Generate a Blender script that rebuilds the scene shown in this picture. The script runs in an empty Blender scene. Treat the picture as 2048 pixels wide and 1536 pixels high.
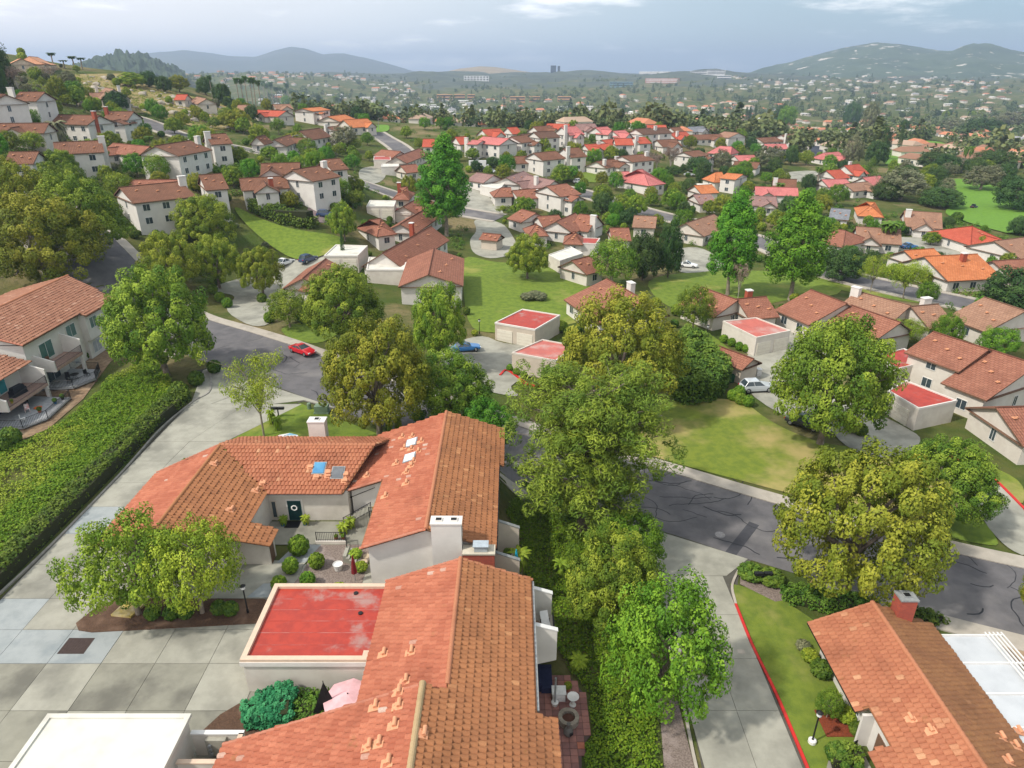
import bpy, bmesh, math, random
import numpy as np
from mathutils import Vector, Matrix, noise
random.seed(7); RNG = np.random.default_rng(7)
scene = bpy.context.scene
COL = scene.collection
R = math.radians

# ---------------------------------------------------------------- camera, sky, sun, exposure
FPX, PITCH, CAMZ = 1364.0, R(24.7), 38.0
cam_d = bpy.data.cameras.new('camera'); cam = bpy.data.objects.new('camera', cam_d); COL.objects.link(cam)
cam.location = (0, 0, CAMZ); cam.rotation_euler = (math.pi/2 - PITCH, 0, 0)
cam_d.sensor_width = 36; cam_d.lens = 36*FPX/2048; cam_d.clip_start = .5; cam_d.clip_end = 60000
scene.camera = cam
SUN_DIR = Vector((-0.78, -0.36, 1.0)).normalized()      # towards the sun
world = bpy.data.worlds.new('World'); scene.world = world; world.use_nodes = True
wn, wl = world.node_tree.nodes, world.node_tree.links
wn.clear()
w_out = wn.new('ShaderNodeOutputWorld'); w_bg = wn.new('ShaderNodeBackground')
sky = wn.new('ShaderNodeTexSky'); sky.sky_type = 'NISHITA'; sky.sun_disc = False
sky.sun_elevation = math.asin(SUN_DIR.z); sky.sun_rotation = math.atan2(SUN_DIR.x, SUN_DIR.y)
sky.air_density = 1.0; sky.dust_density = 1.5; sky.ozone_density = 1.0; sky.altitude = 100
w_bg.inputs['Strength'].default_value = 0.10
tc = wn.new('ShaderNodeTexCoord'); mp = wn.new('ShaderNodeMapping'); mp.inputs['Scale'].default_value = (1, 1, 5.0)
wl.new(tc.outputs['Generated'], mp.inputs['Vector'])
def w_noise(scale, detail, rough, off):
    m = wn.new('ShaderNodeVectorMath'); m.operation = 'ADD'; m.inputs[1].default_value = off
    wl.new(mp.outputs['Vector'], m.inputs[0])
    n = wn.new('ShaderNodeTexNoise'); n.inputs['Scale'].default_value = scale
    n.inputs['Detail'].default_value = detail; n.inputs['Roughness'].default_value = rough
    wl.new(m.outputs[0], n.inputs['Vector']); return n
def w_ramp(src, a, b, v0=0.0, v1=1.0):
    r = wn.new('ShaderNodeMapRange'); r.interpolation_type = 'SMOOTHSTEP'
    r.inputs['From Min'].default_value = a; r.inputs['From Max'].default_value = b
    r.inputs['To Min'].default_value = v0; r.inputs['To Max'].default_value = v1
    wl.new(src, r.inputs['Value']); return r
def w_mix(fac, a, b):
    m = wn.new('ShaderNodeMix'); m.data_type = 'RGBA'
    wl.new(fac, m.inputs['Factor'])
    for s, v in ((m.inputs[6], a), (m.inputs[7], b)):
        if isinstance(v, tuple): s.default_value = (*v, 1)
        else: wl.new(v, s)
    return m
nrm_ = wn.new('ShaderNodeVectorMath'); nrm_.operation = 'DOT_PRODUCT'; nrm_.inputs[1].default_value = Vector((SUN_DIR.x, SUN_DIR.y, 0)).normalized()
wl.new(tc.outputs['Generated'], nrm_.inputs[0])
side = w_ramp(nrm_.outputs['Value'], -.95, .25)                       # the haze is brighter towards the sun's side
veil_c = w_mix(side.outputs['Result'], (3.9, 5.7, 6.6), (11.6, 11.3, 11.3))
veil = w_ramp(w_noise(1.1, 4, .5, (3.1, 4.2, 9.7)).outputs['Fac'], .30, .66, .62, .97)      # broad thin cloud veil
puff = w_ramp(w_noise(5.0, 8, .58, (0.7, 7.4, 1.3)).outputs['Fac'], .50, .70, 0, .75)      # brighter puffs inside it
v1 = w_mix(veil.outputs['Result'], sky.outputs['Color'], veil_c.outputs[2])
v2 = w_mix(puff.outputs['Result'], v1.outputs[2], (15.5, 15.2, 15.0))
wl.new(v2.outputs[2], w_bg.inputs['Color']); wl.new(w_bg.outputs[0], w_out.inputs['Surface'])
sun_d = bpy.data.lights.new('sun', 'SUN'); sun = bpy.data.objects.new('sun', sun_d); COL.objects.link(sun)
sun_d.energy = 3.7; sun_d.angle = R(3); sun_d.color = (1, .95, .86)
sun.rotation_euler = SUN_DIR.to_track_quat('Z', 'Y').to_euler(); sun.location = (-60, -30, 120)
vs = scene.view_settings; vs.view_transform = 'Standard'; vs.look = 'None'; vs.exposure = 0.2; vs.gamma = 1; vs.use_curve_mapping = False
cy = scene.cycles; cy.use_denoising = True; cy.max_bounces = 6; cy.diffuse_bounces = 3; cy.glossy_bounces = 2
cy.transmission_bounces = 3; cy.transparent_max_bounces = 6; cy.volume_bounces = 0; cy.caustics_reflective = cy.caustics_refractive = False

# ---------------------------------------------------------------- pixels to rays, terrain
CP, SP = math.cos(PITCH), math.sin(PITCH)
def ray(px, py):
    dx, dy = (px-1024)/FPX, (768-py)/FPX
    return Vector((dx, CP+dy*SP, -SP+dy*CP))
def P(px, py, z):
    d = ray(px, py); t = (z-CAMZ)/d.z
    return Vector((d.x*t, d.y*t, z))
def proj(x, y, z):
    z = z-CAMZ; f = y*CP-z*SP; u = y*SP+z*CP
    return (1024+FPX*x/f, 768-FPX*u/f) if f > .5 else (-9e9, -9e9)
def sm(t): t = np.clip(t, 0, 1); return t*t*(3-2*t)
def near_z(x, y):
    k = sm((y-58)/27.); a = -2-33*k; b = 1.3+4.7*k; return -2.5*sm((x-a)/(b-a))
def ctl():
    out = []
    def D(px, py, d): v = ray(px, py).normalized()*d; out.append((v.x, v.y, v.z+CAMZ))
    def Z(px, py, z): v = P(px, py, z); out.append(tuple(v))
    for x in (-60, -35, -15, 0, 20, 45): out.append((x, 108, float(near_z(x, 108))))
    for x in (-30, 0, 30): out.append((x, 60, float(near_z(x, 60))))
    out += [(-100, 95, 3), (90, 108, -3), (80, 60, -3), (-70, 60, 1)]
    D(330, 461, 165); D(170, 340, 212); D(345, 340, 207); D(150, 280, 250); D(50, 228, 250); D(0, 345, 190)
    D(60, 138, 430); D(-150, 100, 420); D(-150, 300, 220); D(280, 165, 420); D(349, 269, 270); D(420, 262, 300); D(560, 372, 190); D(640, 392, 188)
    D(700, 335, 255); D(770, 290, 320); D(560, 222, 420); D(690, 235, 430); D(0, 112, 520); D(300, 150, 480)
    Z(1000, 560, -2); Z(1200, 480, -3); D(1100, 408, 227); D(1130, 312, 310); D(1240, 262, 390); D(900, 320, 290); D(870, 250, 410)
    Z(1700, 490, -4); Z(1850, 590, -3); Z(1400, 530, -3.5); Z(1950, 430, -7); Z(2300, 500, -5); Z(1850, 310, -10); Z(1600, 330, -5); Z(1400, 330, -2)
    Z(1480, 270, -3); Z(2100, 330, -10); Z(1750, 260, -12); Z(1250, 380, -1); Z(1600, 430, -4); Z(800, 470, 0); Z(520, 520, .5); Z(2300, 250, -12)
    for px in (-400, 0, 400, 800, 1200, 1600, 2000, 2400):
        k = max(0, (560-px)/560.)
        for d, z in ((700, -22+14*k), (1000, -32+16*k), (1600, -34+12*k), (2300, -20+12*k), (3000, 2+20*k), (3800, 14), (6500, -5), (14000, -10)):
            v = ray(px, 600); a = math.atan2(v.x, v.y); out.append((d*math.sin(a), d*math.cos(a), z))
    for px in (150, 420, 600):     # town ridge on the left
        v = ray(px, 600); a = math.atan2(v.x, v.y); out.append((2600*math.sin(a), 2600*math.cos(a), 22))
    return np.array(out)
CTL = ctl()
def uvw(x, y): return np.stack([np.arctan2(x, y)*2.2, np.log(np.hypot(x, y)+1e-6)], -1)
CUV = uvw(CTL[:, 0], CTL[:, 1])
def tk(d2): return .5*d2*np.log(d2+1e-9)
def tps():
    n = len(CTL); d2 = ((CUV[:, None]-CUV[None])**2).sum(-1)
    A = np.zeros((n+3, n+3)); A[:n, :n] = tk(d2)+np.eye(n)*2e-3; A[:n, n] = 1; A[:n, n+1:] = CUV; A[n, :n] = 1; A[n+1:, :n] = CUV.T
    return np.linalg.solve(A, np.concatenate([CTL[:, 2], np.zeros(3)]))
TW = tps()
def ground_arr(x, y):
    x = np.asarray(x, float); y = np.asarray(y, float); q = uvw(x, y); n = len(CTL)
    d2 = ((q[..., None, :]-CUV)**2).sum(-1)
    far = tk(d2)@TW[:n]+TW[n]+q@TW[n+1:]
    w = sm((y-100)/25.)*1.0; w = np.maximum(w, sm((-x-75)/25.)); w = np.maximum(w, sm((x-75)/25.))
    return near_z(x, y)*(1-w)+far*w
def gz(x, y): return float(ground_arr(x, y))
TS = np.concatenate([np.arange(15, 120, .6), 120*1.006**np.arange(0, 720)])
def at(px, py, h=0.0):
    d = ray(px, py); x, y, z = d.x*TS, d.y*TS, CAMZ+d.z*TS
    g = ground_arr(x, y)+h-z; i = np.argmax(g > 0)
    if not g[i] > 0: i = len(TS)-1
    if i == 0: i = 1
    k = g[i-1]/(g[i-1]-g[i]) if g[i] != g[i-1] else 0
    t = TS[i-1]+(TS[i]-TS[i-1])*min(max(k, 0), 1)
    return Vector((d.x*t, d.y*t, CAMZ+d.z*t))

# ---------------------------------------------------------------- mesh helpers
class MB:
    def __init__(s): s.v = []; s.f = []; s.m = []; s.uv = []
    def poly(s, pts, m=0, uv=None):
        b = len(s.v); s.v += [tuple(p) for p in pts]; s.f.append(tuple(range(b, b+len(pts)))); s.m.append(m); s.uv.append(uv)
    def hexa(s, b4, t4, m=0, mt=None):
        s.poly(b4[::-1], m); s.poly(t4, m if mt is None else mt)
        for i in range(4): j = (i+1) % 4; s.poly([b4[i], b4[j], t4[j], t4[i]], m)
    def box(s, x0, x1, y0, y1, z0, z1, m=0, mt=None):
        s.hexa([(x0, y0, z0), (x1, y0, z0), (x1, y1, z0), (x0, y1, z0)], [(x0, y0, z1), (x1, y0, z1), (x1, y1, z1), (x0, y1, z1)], m, mt)
    def rbox(s, c, u, L, W, z0, z1, m=0, mt=None):      # oriented box: u = unit xy direction of its length
        n = Vector((-u[1], u[0])); u = Vector((u[0], u[1])); c = Vector((c[0], c[1]))
        q = [c-u*L/2-n*W/2, c+u*L/2-n*W/2, c+u*L/2+n*W/2, c-u*L/2+n*W/2]
        s.hexa([(p.x, p.y, z0) for p in q], [(p.x, p.y, z1) for p in q], m, mt)
    def prism(s, xy, z0, z1, m=0, mt=None):
        n = len(xy); g = lambda z, i: z if not isinstance(z, (list, tuple)) else z[i]
        lo = [(p[0], p[1], g(z0, i)) for i, p in enumerate(xy)]; hi = [(p[0], p[1], g(z1, i)) for i, p in enumerate(xy)]
        s.poly(hi, m if mt is None else mt); s.poly(lo[::-1], m)
        for i in range(n): j = (i+1) % n; s.poly([lo[i], lo[j], hi[j], hi[i]], m)
    def tube(s, p0, p1, r0, r1=None, n=8, m=0, caps=True):
        r1 = r0 if r1 is None else r1; p0, p1 = Vector(p0), Vector(p1); d = (p1-p0)
        if d.length < 1e-6: return
        d.normalize(); a = d.orthogonal().normalized(); b = d.cross(a)
        A = [p0+(a*math.cos(2*math.pi*i/n)+b*math.sin(2*math.pi*i/n))*r0 for i in range(n)]
        B = [p1+(a*math.cos(2*math.pi*i/n)+b*math.sin(2*math.pi*i/n))*r1 for i in range(n)]
        for i in range(n): j = (i+1) % n; s.poly([A[i], A[j], B[j], B[i]], m)
        if caps: s.poly(A[::-1], m); s.poly(B, m)
    def lathe(s, c, prof, n=16, m=0):     # prof = [(r, z)...]
        rows = [[(c[0]+r*math.cos(2*math.pi*i/n), c[1]+r*math.sin(2*math.pi*i/n), c[2]+z) for i in range(n)] for r, z in prof]
        for a, b in zip(rows, rows[1:]):
            for i in range(n): j = (i+1) % n; s.poly([a[i], a[j], b[j], b[i]], m)
        s.poly(rows[-1], m); s.poly(rows[0][::-1], m)
    def build(s, name, mats, parent=None, origin=None, smooth=False):
        me = bpy.data.meshes.new(name); o = Vector(origin) if origin is not None else Vector(); q_ = parent if origin is None else None
        while q_ is not None: o = o+q_.location; q_ = q_.parent
        me.from_pydata([(p[0]-o.x, p[1]-o.y, p[2]-o.z) for p in s.v], [], s.f)
        if not isinstance(mats, (list, tuple)): mats = [mats]
        for mm in mats: me.materials.append(mm)
        me.polygons.foreach_set('material_index', s.m)
        if any(u is not None for u in s.uv):
            uvl = me.uv_layers.new(name='UVMap'); fl = []
            for f, u in zip(s.f, s.uv): fl += [c for q in (u if u is not None else [(0, 0)]*len(f)) for c in q]
            uvl.data.foreach_set('uv', fl)
        if smooth: me.polygons.foreach_set('use_smooth', [True]*len(s.f))
        me.update(); ob = bpy.data.objects.new(name, me); COL.objects.link(ob)
        if parent is not None: ob.parent = parent
        elif origin is not None: ob.location = o
        return ob
def mesh_np(name, V, Fc, mats, smooth=False, cols=None):
    """V (n,3), Fc (m,k) with constant k; cols (m,4) per face"""
    me = bpy.data.meshes.new(name); V = np.ascontiguousarray(V, np.float32); Fc = np.ascontiguousarray(Fc, np.int32); k = Fc.shape[1]
    me.vertices.add(len(V)); me.vertices.foreach_set('co', V.ravel())
    me.loops.add(Fc.size); me.loops.foreach_set('vertex_index', Fc.ravel())
    me.polygons.add(len(Fc)); me.polygons.foreach_set('loop_start', np.arange(0, Fc.size, k, dtype=np.int32))
    me.polygons.foreach_set('use_smooth', np.full(len(Fc), smooth))
    for mm in (mats if isinstance(mats, (list, tuple)) else [mats]): me.materials.append(mm)
    if cols is not None:
        ca = me.color_attributes.new('Col', 'FLOAT_COLOR', 'CORNER')
        ca.data.foreach_set('color', np.repeat(np.asarray(cols, np.float32), k, axis=0).ravel())
    me.update(); me.validate(); return me
def link(name, me, parent=None, loc=(0, 0, 0), rz=0, sc=(1, 1, 1)):
    o = bpy.data.objects.new(name, me); COL.objects.link(o); o.location = loc; o.rotation_euler = (0, 0, rz); o.scale = sc
    if parent is not None: o.parent = parent
    return o
def tag(o, label=None, cat=None, group=None, kind=None):
    if label: o['label'] = label
    if cat: o['category'] = cat
    if group: o['group'] = group
    if kind: o['kind'] = kind
    return o
def thing(name, label, cat, loc=(0, 0, 0), rz=0, group=None):
    o = bpy.data.objects.new(name, None); COL.objects.link(o); o.location = loc; o.rotation_euler = (0, 0, rz); o.empty_display_size = .3
    return tag(o, label, cat, group)
def copy_tree(o, parent=None):
    c = o.copy(); COL.objects.link(c); c.parent = parent
    for ch in o.children: copy_tree(ch, c)
    return c
def one(mb, name, mat, label, cat, loc, group=None, rz=0, smooth=False):    # a thing that is one mesh, built in local coordinates
    o = mb.build(name, mat, None, (0, 0, 0), smooth); o.location = loc; o.rotation_euler = (0, 0, rz); return tag(o, label, cat, group)

# ---------------------------------------------------------------- materials
MATS = {}
def newmat(name):
    m = bpy.data.materials.new(name); m.use_nodes = True; nt = m.node_tree; b = nt.nodes['Principled BSDF']
    MATS[name] = m; return m, nt, b
def nd(nt, t, **kw):
    n = nt.nodes.new(t)
    for k, v in kw.items(): setattr(n, k, v)
    return n
def mixc(nt, fac, a, b, blend='MIX'):
    m = nd(nt, 'ShaderNodeMix', data_type='RGBA', blend_type=blend)
    for s, v in ((m.inputs[0], fac), (m.inputs[6], a), (m.inputs[7], b)):
        if isinstance(v, (int, float)): s.default_value = v
        elif isinstance(v, tuple): s.default_value = (*v[:3], 1)
        else: nt.links.new(v, s)
    return m.outputs[2]
def ramp(nt, src, a, b, v0=0., v1=1.):
    r = nd(nt, 'ShaderNodeMapRange', interpolation_type='SMOOTHSTEP')
    for k, v in (('From Min', a), ('From Max', b), ('To Min', v0), ('To Max', v1)): r.inputs[k].default_value = v
    nt.links.new(src, r.inputs['Value']); return r.outputs['Result']
def nz(nt, scale, detail=4, rough=.55, coord='pos', vec=None):
    n = nd(nt, 'ShaderNodeTexNoise'); n.inputs['Scale'].default_value = scale; n.inputs['Detail'].default_value = detail; n.inputs['Roughness'].default_value = rough
    if vec is not None: nt.links.new(vec, n.inputs['Vector'])
    elif coord == 'pos': g = nd(nt, 'ShaderNodeNewGeometry'); nt.links.new(g.outputs['Position'], n.inputs['Vector'])
    else: g = nd(nt, 'ShaderNodeTexCoord'); nt.links.new(g.outputs['Object'], n.inputs['Vector'])
    return n.outputs['Fac']
def bump(nt, b, src, strength=.3, dist=.05):
    n = nd(nt, 'ShaderNodeBump'); n.inputs['Strength'].default_value = strength; n.inputs['Distance'].default_value = dist
    nt.links.new(src, n.inputs['Height']); nt.links.new(n.outputs[0], b.inputs['Normal'])
def plain(name, c1, c2=None, scale=3., rough=.8, bmp=0., bscale=None, metal=0., c3=None, s3=.12, r3=(.5, .7), spec=.3, coord='pos', rnd=0.):
    if name in MATS: return MATS[name]
    m, nt, b = newmat(name); b.inputs['Roughness'].default_value = rough; b.inputs['Metallic'].default_value = metal
    b.inputs['Specular IOR Level'].default_value = spec
    c2 = c2 or tuple(x*.82 for x in c1)
    col = mixc(nt, ramp(nt, nz(nt, scale, 5, .6, coord), .35, .68), c1, c2)
    if c3: col = mixc(nt, ramp(nt, nz(nt, s3, 5, .6, coord), *r3), col, c3)
    if rnd:
        oi = nd(nt, 'ShaderNodeObjectInfo'); col = mixc(nt, ramp(nt, oi.outputs['Random'], 0, 1, 0, rnd), col, tuple(x*.45 for x in c1))
    nt.links.new(col, b.inputs['Base Color'])
    if bmp: bump(nt, b, nz(nt, bscale or scale*4, 5, .6, coord), bmp)
    return m
def leafmat(name, c_dark, c_light, c_tip, trans=.25, vary=.5):
    trans *= .55
    m, nt, b = newmat(name); b.inputs['Roughness'].default_value = .62; b.inputs['Specular IOR Level'].default_value = .18
    at_ = nd(nt, 'ShaderNodeAttribute', attribute_name='Col'); sep = nd(nt, 'ShaderNodeSeparateColor'); nt.links.new(at_.outputs['Color'], sep.inputs[0])
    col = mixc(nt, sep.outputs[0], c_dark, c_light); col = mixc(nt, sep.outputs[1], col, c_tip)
    oi = nd(nt, 'ShaderNodeObjectInfo'); hs = nd(nt, 'ShaderNodeHueSaturation')
    nt.links.new(ramp(nt, oi.outputs['Random'], 0, 1, .5-.03*vary, .5+.03*vary), hs.inputs['Hue'])
    mu = nd(nt, 'ShaderNodeMath', operation='MULTIPLY'); mu.inputs[1].default_value = 7.31; nt.links.new(oi.outputs['Random'], mu.inputs[0])
    fr = nd(nt, 'ShaderNodeMath', operation='FRACT'); nt.links.new(mu.outputs[0], fr.inputs[0])
    nt.links.new(ramp(nt, fr.outputs[0], 0, 1, 1-.3*vary, 1+.3*vary), hs.inputs['Value']); nt.links.new(col, hs.inputs['Color'])
    nt.links.new(hs.outputs[0], b.inputs['Base Color'])
    tr = nd(nt, 'ShaderNodeBsdfTranslucent'); nt.links.new(hs.outputs[0], tr.inputs['Color']); mx = nd(nt, 'ShaderNodeMixShader'); mx.inputs[0].default_value = trans
    nt.links.new(b.outputs[0], mx.inputs[1]); nt.links.new(tr.outputs[0], mx.inputs[2]); nt.links.new(mx.outputs[0], nt.nodes['Material Output'].inputs['Surface'])
    return m
def tilemat(name, c1, c2, c3, moss=(.16, .12, .03)):     # real tiles, colour per tile in Col
    m, nt, b = newmat(name); b.inputs['Roughness'].default_value = .8; b.inputs['Specular IOR Level'].default_value = .25
    at_ = nd(nt, 'ShaderNodeAttribute', attribute_name='Col'); sep = nd(nt, 'ShaderNodeSeparateColor'); nt.links.new(at_.outputs['Color'], sep.inputs[0])
    col = mixc(nt, sep.outputs[0], c1, c2); col = mixc(nt, sep.outputs[1], col, c3)
    col = mixc(nt, ramp(nt, nz(nt, .35, 5, .65), .50, .74, 0, .6), col, tuple(x*.62 for x in c1))
    col = mixc(nt, ramp(nt, nz(nt, .9, 6, .7), .60, .78, 0, .55), col, moss)
    col = mixc(nt, ramp(nt, nz(nt, 14, 3, .7), .35, .75, 0, .35), col, tuple(x*.55 for x in c1))
    nt.links.new(col, b.inputs['Base Color']); bump(nt, b, nz(nt, 30, 3, .6), .25, .02); return m
def roofmat(name, c1, c2, tile=.34, course=.45):     # tiled roof further off: UV in metres
    if name in MATS: return MATS[name]
    m, nt, b = newmat(name); b.inputs['Roughness'].default_value = .85; b.inputs['Specular IOR Level'].default_value = .2
    uv = nd(nt, 'ShaderNodeUVMap'); br = nd(nt, 'ShaderNodeTexBrick'); br.offset = .5
    for k, v in (('Scale', 1.), ('Mortar Size', .028), ('Brick Width', tile*1.6), ('Row Height', course), ('Bias', -.1), ('Mortar Smooth', .6)): br.inputs[k].default_value = v
    br.inputs['Color1'].default_value = (*c1, 1); br.inputs['Color2'].default_value = (*c2, 1); br.inputs['Mortar'].default_value = (*[x*.42 for x in c1], 1)
    nt.links.new(uv.outputs[0], br.inputs['Vector'])
    col = mixc(nt, ramp(nt, nz(nt, .25, 5, .65), .42, .72, 0, .55), br.outputs['Color'], tuple(x*.6 for x in c1))
    col = mixc(nt, ramp(nt, nz(nt, 1.3, 5, .7), .52, .8, 0, .45), col, tuple(min(1, x*1.35+.03) for x in c2))
    nt.links.new(col, b.inputs['Base Color'])
    sx = nd(nt, 'ShaderNodeSeparateXYZ'); nt.links.new(uv.outputs[0], sx.inputs[0])
    w = nd(nt, 'ShaderNodeMath', operation='MULTIPLY'); w.inputs[1].default_value = 2*math.pi/tile; nt.links.new(sx.outputs[0], w.inputs[0])
    sn = nd(nt, 'ShaderNodeMath', operation='SINE'); nt.links.new(w.outputs[0], sn.inputs[0])
    ad = nd(nt, 'ShaderNodeMath', operation='MULTIPLY_ADD'); ad.inputs[1].default_value = -.8; nt.links.new(br.outputs['Fac'], ad.inputs[0]); nt.links.new(sn.outputs[0], ad.inputs[2])
    bump(nt, b, ad.outputs[0], .55, .06); return m
stucco = plain('stucco_cream', (.62, .575, .51), (.56, .51, .45), .8, .9, .15, 40, c3=(.47, .43, .37), s3=.3, r3=(.56, .8))
stucco_w = plain('stucco_white', (.66, .63, .585), (.60, .57, .53), .7, .9, .12, 40, c3=(.58, .54, .49), s3=.25, r3=(.58, .82))
stucco_b = plain('stucco_beige', (.55, .48, .395), (.49, .425, .35), .8, .9, .15, 40, c3=(.42, .36, .29), s3=.3, r3=(.56, .8))
trim = plain('trim_peach', (.62, .47, .35), (.55, .42, .32), 2, .8, .1)
fascia = plain('fascia_brown', (.16, .09, .055), None, 3, .75)
dark = plain('dark_metal', (.012, .012, .013), None, 8, .45)
grey_metal = plain('grey_metal', (.32, .33, .33), (.24, .25, .25), 4, .5, metal=.2)
white_p = plain('white_paint', (.70, .69, .665), (.64, .63, .605), 2, .6)
glass = plain('window_glass', (.03, .045, .055), (.055, .075, .085), .6, .08, spec=.6)
glass_teal = plain('window_teal', (.035, .12, .105), (.05, .17, .145), .5, .12, spec=.6)
blind = plain('window_blind', (.42, .44, .46), (.3, .33, .36), 2, .35, spec=.5)
redroof = plain('red_coating', (.40, .045, .025), (.31, .034, .022), 1.6, .5, .12, 5, c3=(.34, .19, .165), s3=.42, r3=(.56, .72), spec=.4)
redroof2 = plain('red_coating_faded', (.48, .13, .10), (.40, .11, .09), .9, .6, c3=(.46, .30, .27), s3=.25, r3=(.48, .7))
pinkroof = plain('pink_coating', (.52, .17, .16), (.46, .15, .14), .9, .7)
whiteroof = plain('white_coating', (0.616, 0.605, 0.539), (0.550, 0.533, 0.473), .5, .7, .08, 6, c3=(0.462, 0.440, 0.385), s3=.5, r3=(.52, .74))
brick_red = plain('brick_clay', (.42, .085, .040), (.32, .06, .032), 9, .85, .25, 30, c3=(.24, .05, .03), s3=2.5, r3=(.55, .75))
brick_far = plain('brick_far', (.36, .085, .045), (.28, .07, .04), 5, .85)
mortar = plain('mortar', (.42, .36, .30), None, 8, .9)
bark = plain('bark', (.13, .10, .075), (.24, .20, .165), 3, .95, .5, 14, coord='obj')
bark_pale = plain('bark_pale', (.30, .25, .20), (.20, .16, .125), 3, .95, .4, 14, coord='obj')
concrete = plain('concrete', (.345, .335, .28), (.285, .277, .23), .7, .85, .12, 22, c3=(.19, .185, .155), s3=.17, r3=(.45, .70))
concrete_b = plain('concrete_blue', (0.312, 0.335, 0.335), (0.265, 0.289, 0.289), .8, .85, .12, 22, c3=(0.211, 0.242, 0.257), s3=.2, r3=(.52, .75))
concrete_d = plain('concrete_dark', (.27, .262, .212), (.22, .213, .172), .6, .88, .12, 22, c3=(.135, .13, .108), s3=.2, r3=(.44, .68))
sidewalk = plain('sidewalk_concrete', (0.413, 0.370, 0.314), (0.353, 0.318, 0.267), .8, .88, .1, 20, c3=(0.284, 0.258, 0.215), s3=.2, r3=(.52, .75))
asphalt = plain('asphalt', (.135, .128, .132), (.10, .096, .10), .5, .9, .25, 40, c3=(.19, .178, .172), s3=.10, r3=(.46, .66))
seal = plain('crack_seal', (.022, .022, .026), None, 3, .6)
red_paint = plain('red_kerb_paint', (.55, .025, .02), (.45, .03, .025), 3, .55)
gravel = plain('gravel', (.245, .195, .165), (.13, .10, .085), 9, .95, .8, 16, c3=(.30, .245, .22), s3=.5)
mulch = plain('mulch', (.115, .065, .04), (.07, .04, .026), 8, .95, .8, 14, c3=(.17, .105, .07), s3=.5)
soil = plain('soil', (.26, .175, .105), (.16, .105, .065), 2.2, .95, .5, 8, c3=(.33, .24, .155), s3=.35)
clay_patch = plain('clay_mortar_patch', (.60, .29, .16), (.53, .25, .14), 5, .85)
def lawnmat(name, g1, g2, dry, r=(.54, .74), s=.09):
    return plain(name, g1, g2, 1.1, .95, .6, 18, c3=dry, s3=s, r3=r)
lawn = lawnmat('lawn', (.145, .205, .022), (.098, .152, .017), (.29, .27, .07))
lawn_dry = lawnmat('lawn_dry', (.165, .205, .024), (.115, .16, .02), (.36, .29, .11), (.44, .62), .075)
lawn_mid = lawnmat('lawn_mid', (.150, .195, .024), (.105, .15, .02), (.30, .265, .09), (.52, .74), .12)
lawn_golf = lawnmat('lawn_golf', (.125, .25, .022), (.095, .20, .02), (.17, .27, .04), (.6, .8), .05)
# ---------------------------------------------------------------- ground sheet
def make_ground():
    az = np.radians(np.linspace(-78, 78, 330)); rr = np.exp(np.linspace(math.log(3), math.log(15000), 380))
    A, Rr = np.meshgrid(az, rr, indexing='ij'); X, Y = Rr*np.sin(A), Rr*np.cos(A); Z = ground_arr(X, Y)
    wob = np.array([noise.noise((x*.02, y*.02, 1.7)) for x, y in zip(X.ravel(), Y.ravel())]).reshape(X.shape)
    Z = Z+wob*sm((Rr-500)/900.)*9*(1-sm((Rr-4000)/1500.))
    V = np.stack([X, Y, Z], -1).reshape(-1, 3); n, m = X.shape; i = np.arange(n-1)[:, None]*m+np.arange(m-1)[None]
    Fc = np.stack([i, i+m, i+m+1, i+1], -1).reshape(-1, 4)[:, ::-1]
    mt, nt, b = newmat('ground_cover'); b.inputs['Roughness'].default_value = 1; b.inputs['Specular IOR Level'].default_value = .1
    c = mixc(nt, ramp(nt, nz(nt, .12, 6, .65), .38, .62), (.058, .088, .018), (.10, .105, .03))
    c = mixc(nt, ramp(nt, nz(nt, .035, 6, .6), .50, .66), c, (.21, .165, .085))
    c = mixc(nt, ramp(nt, nz(nt, .9, 5, .6), .45, .75, 0, .6), c, (.045, .060, .016))
    nt.links.new(c, b.inputs['Base Color']); bump(nt, b, nz(nt, 2.2, 5, .65), .7, .3)
    o = link('ground', mesh_np('ground', V, Fc, mt, True)); tag(o, 'rolling ground of grass, soil and low scrub', None, None, 'structure'); return o
make_ground()
def spline(pts, n=8):
    p = [Vector(q).to_2d() for q in pts]; p = [p[0]*2-p[1]]+p+[p[-1]*2-p[-2]]; out = []
    for a, b, c, d in zip(p, p[1:], p[2:], p[3:]):
        for k in range(n):
            t = k/n; out.append(.5*((2*b)+(c-a)*t+(2*a-5*b+4*c-d)*t*t+(3*b-a-3*c+d)*t**3))
    return out+[p[-2]]
def px_xy(l): return [at(*q).to_2d() for q in l]
def cells(xy, step):
    bm = bmesh.new(); bm.faces.new([bm.verts.new((p[0], p[1], 0)) for p in xy]); xs = [p[0] for p in xy]; ys = [p[1] for p in xy]
    for k, (lo, hi, no) in enumerate(((min(xs), max(xs), (1, 0, 0)), (min(ys), max(ys), (0, 1, 0)))):
        g = math.ceil(lo/step)*step
        while g < hi:
            bmesh.ops.bisect_plane(bm, geom=bm.verts[:]+bm.edges[:]+bm.faces[:], plane_co=Vector(no)*g, plane_no=no); g += step
    return bm
class Poly(list):
    def __init__(s, pts): super().__init__([(p[0], p[1]) for p in pts]); s.bb = (min(p[0] for p in s), max(p[0] for p in s), min(p[1] for p in s), max(p[1] for p in s))
OCC = []
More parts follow.
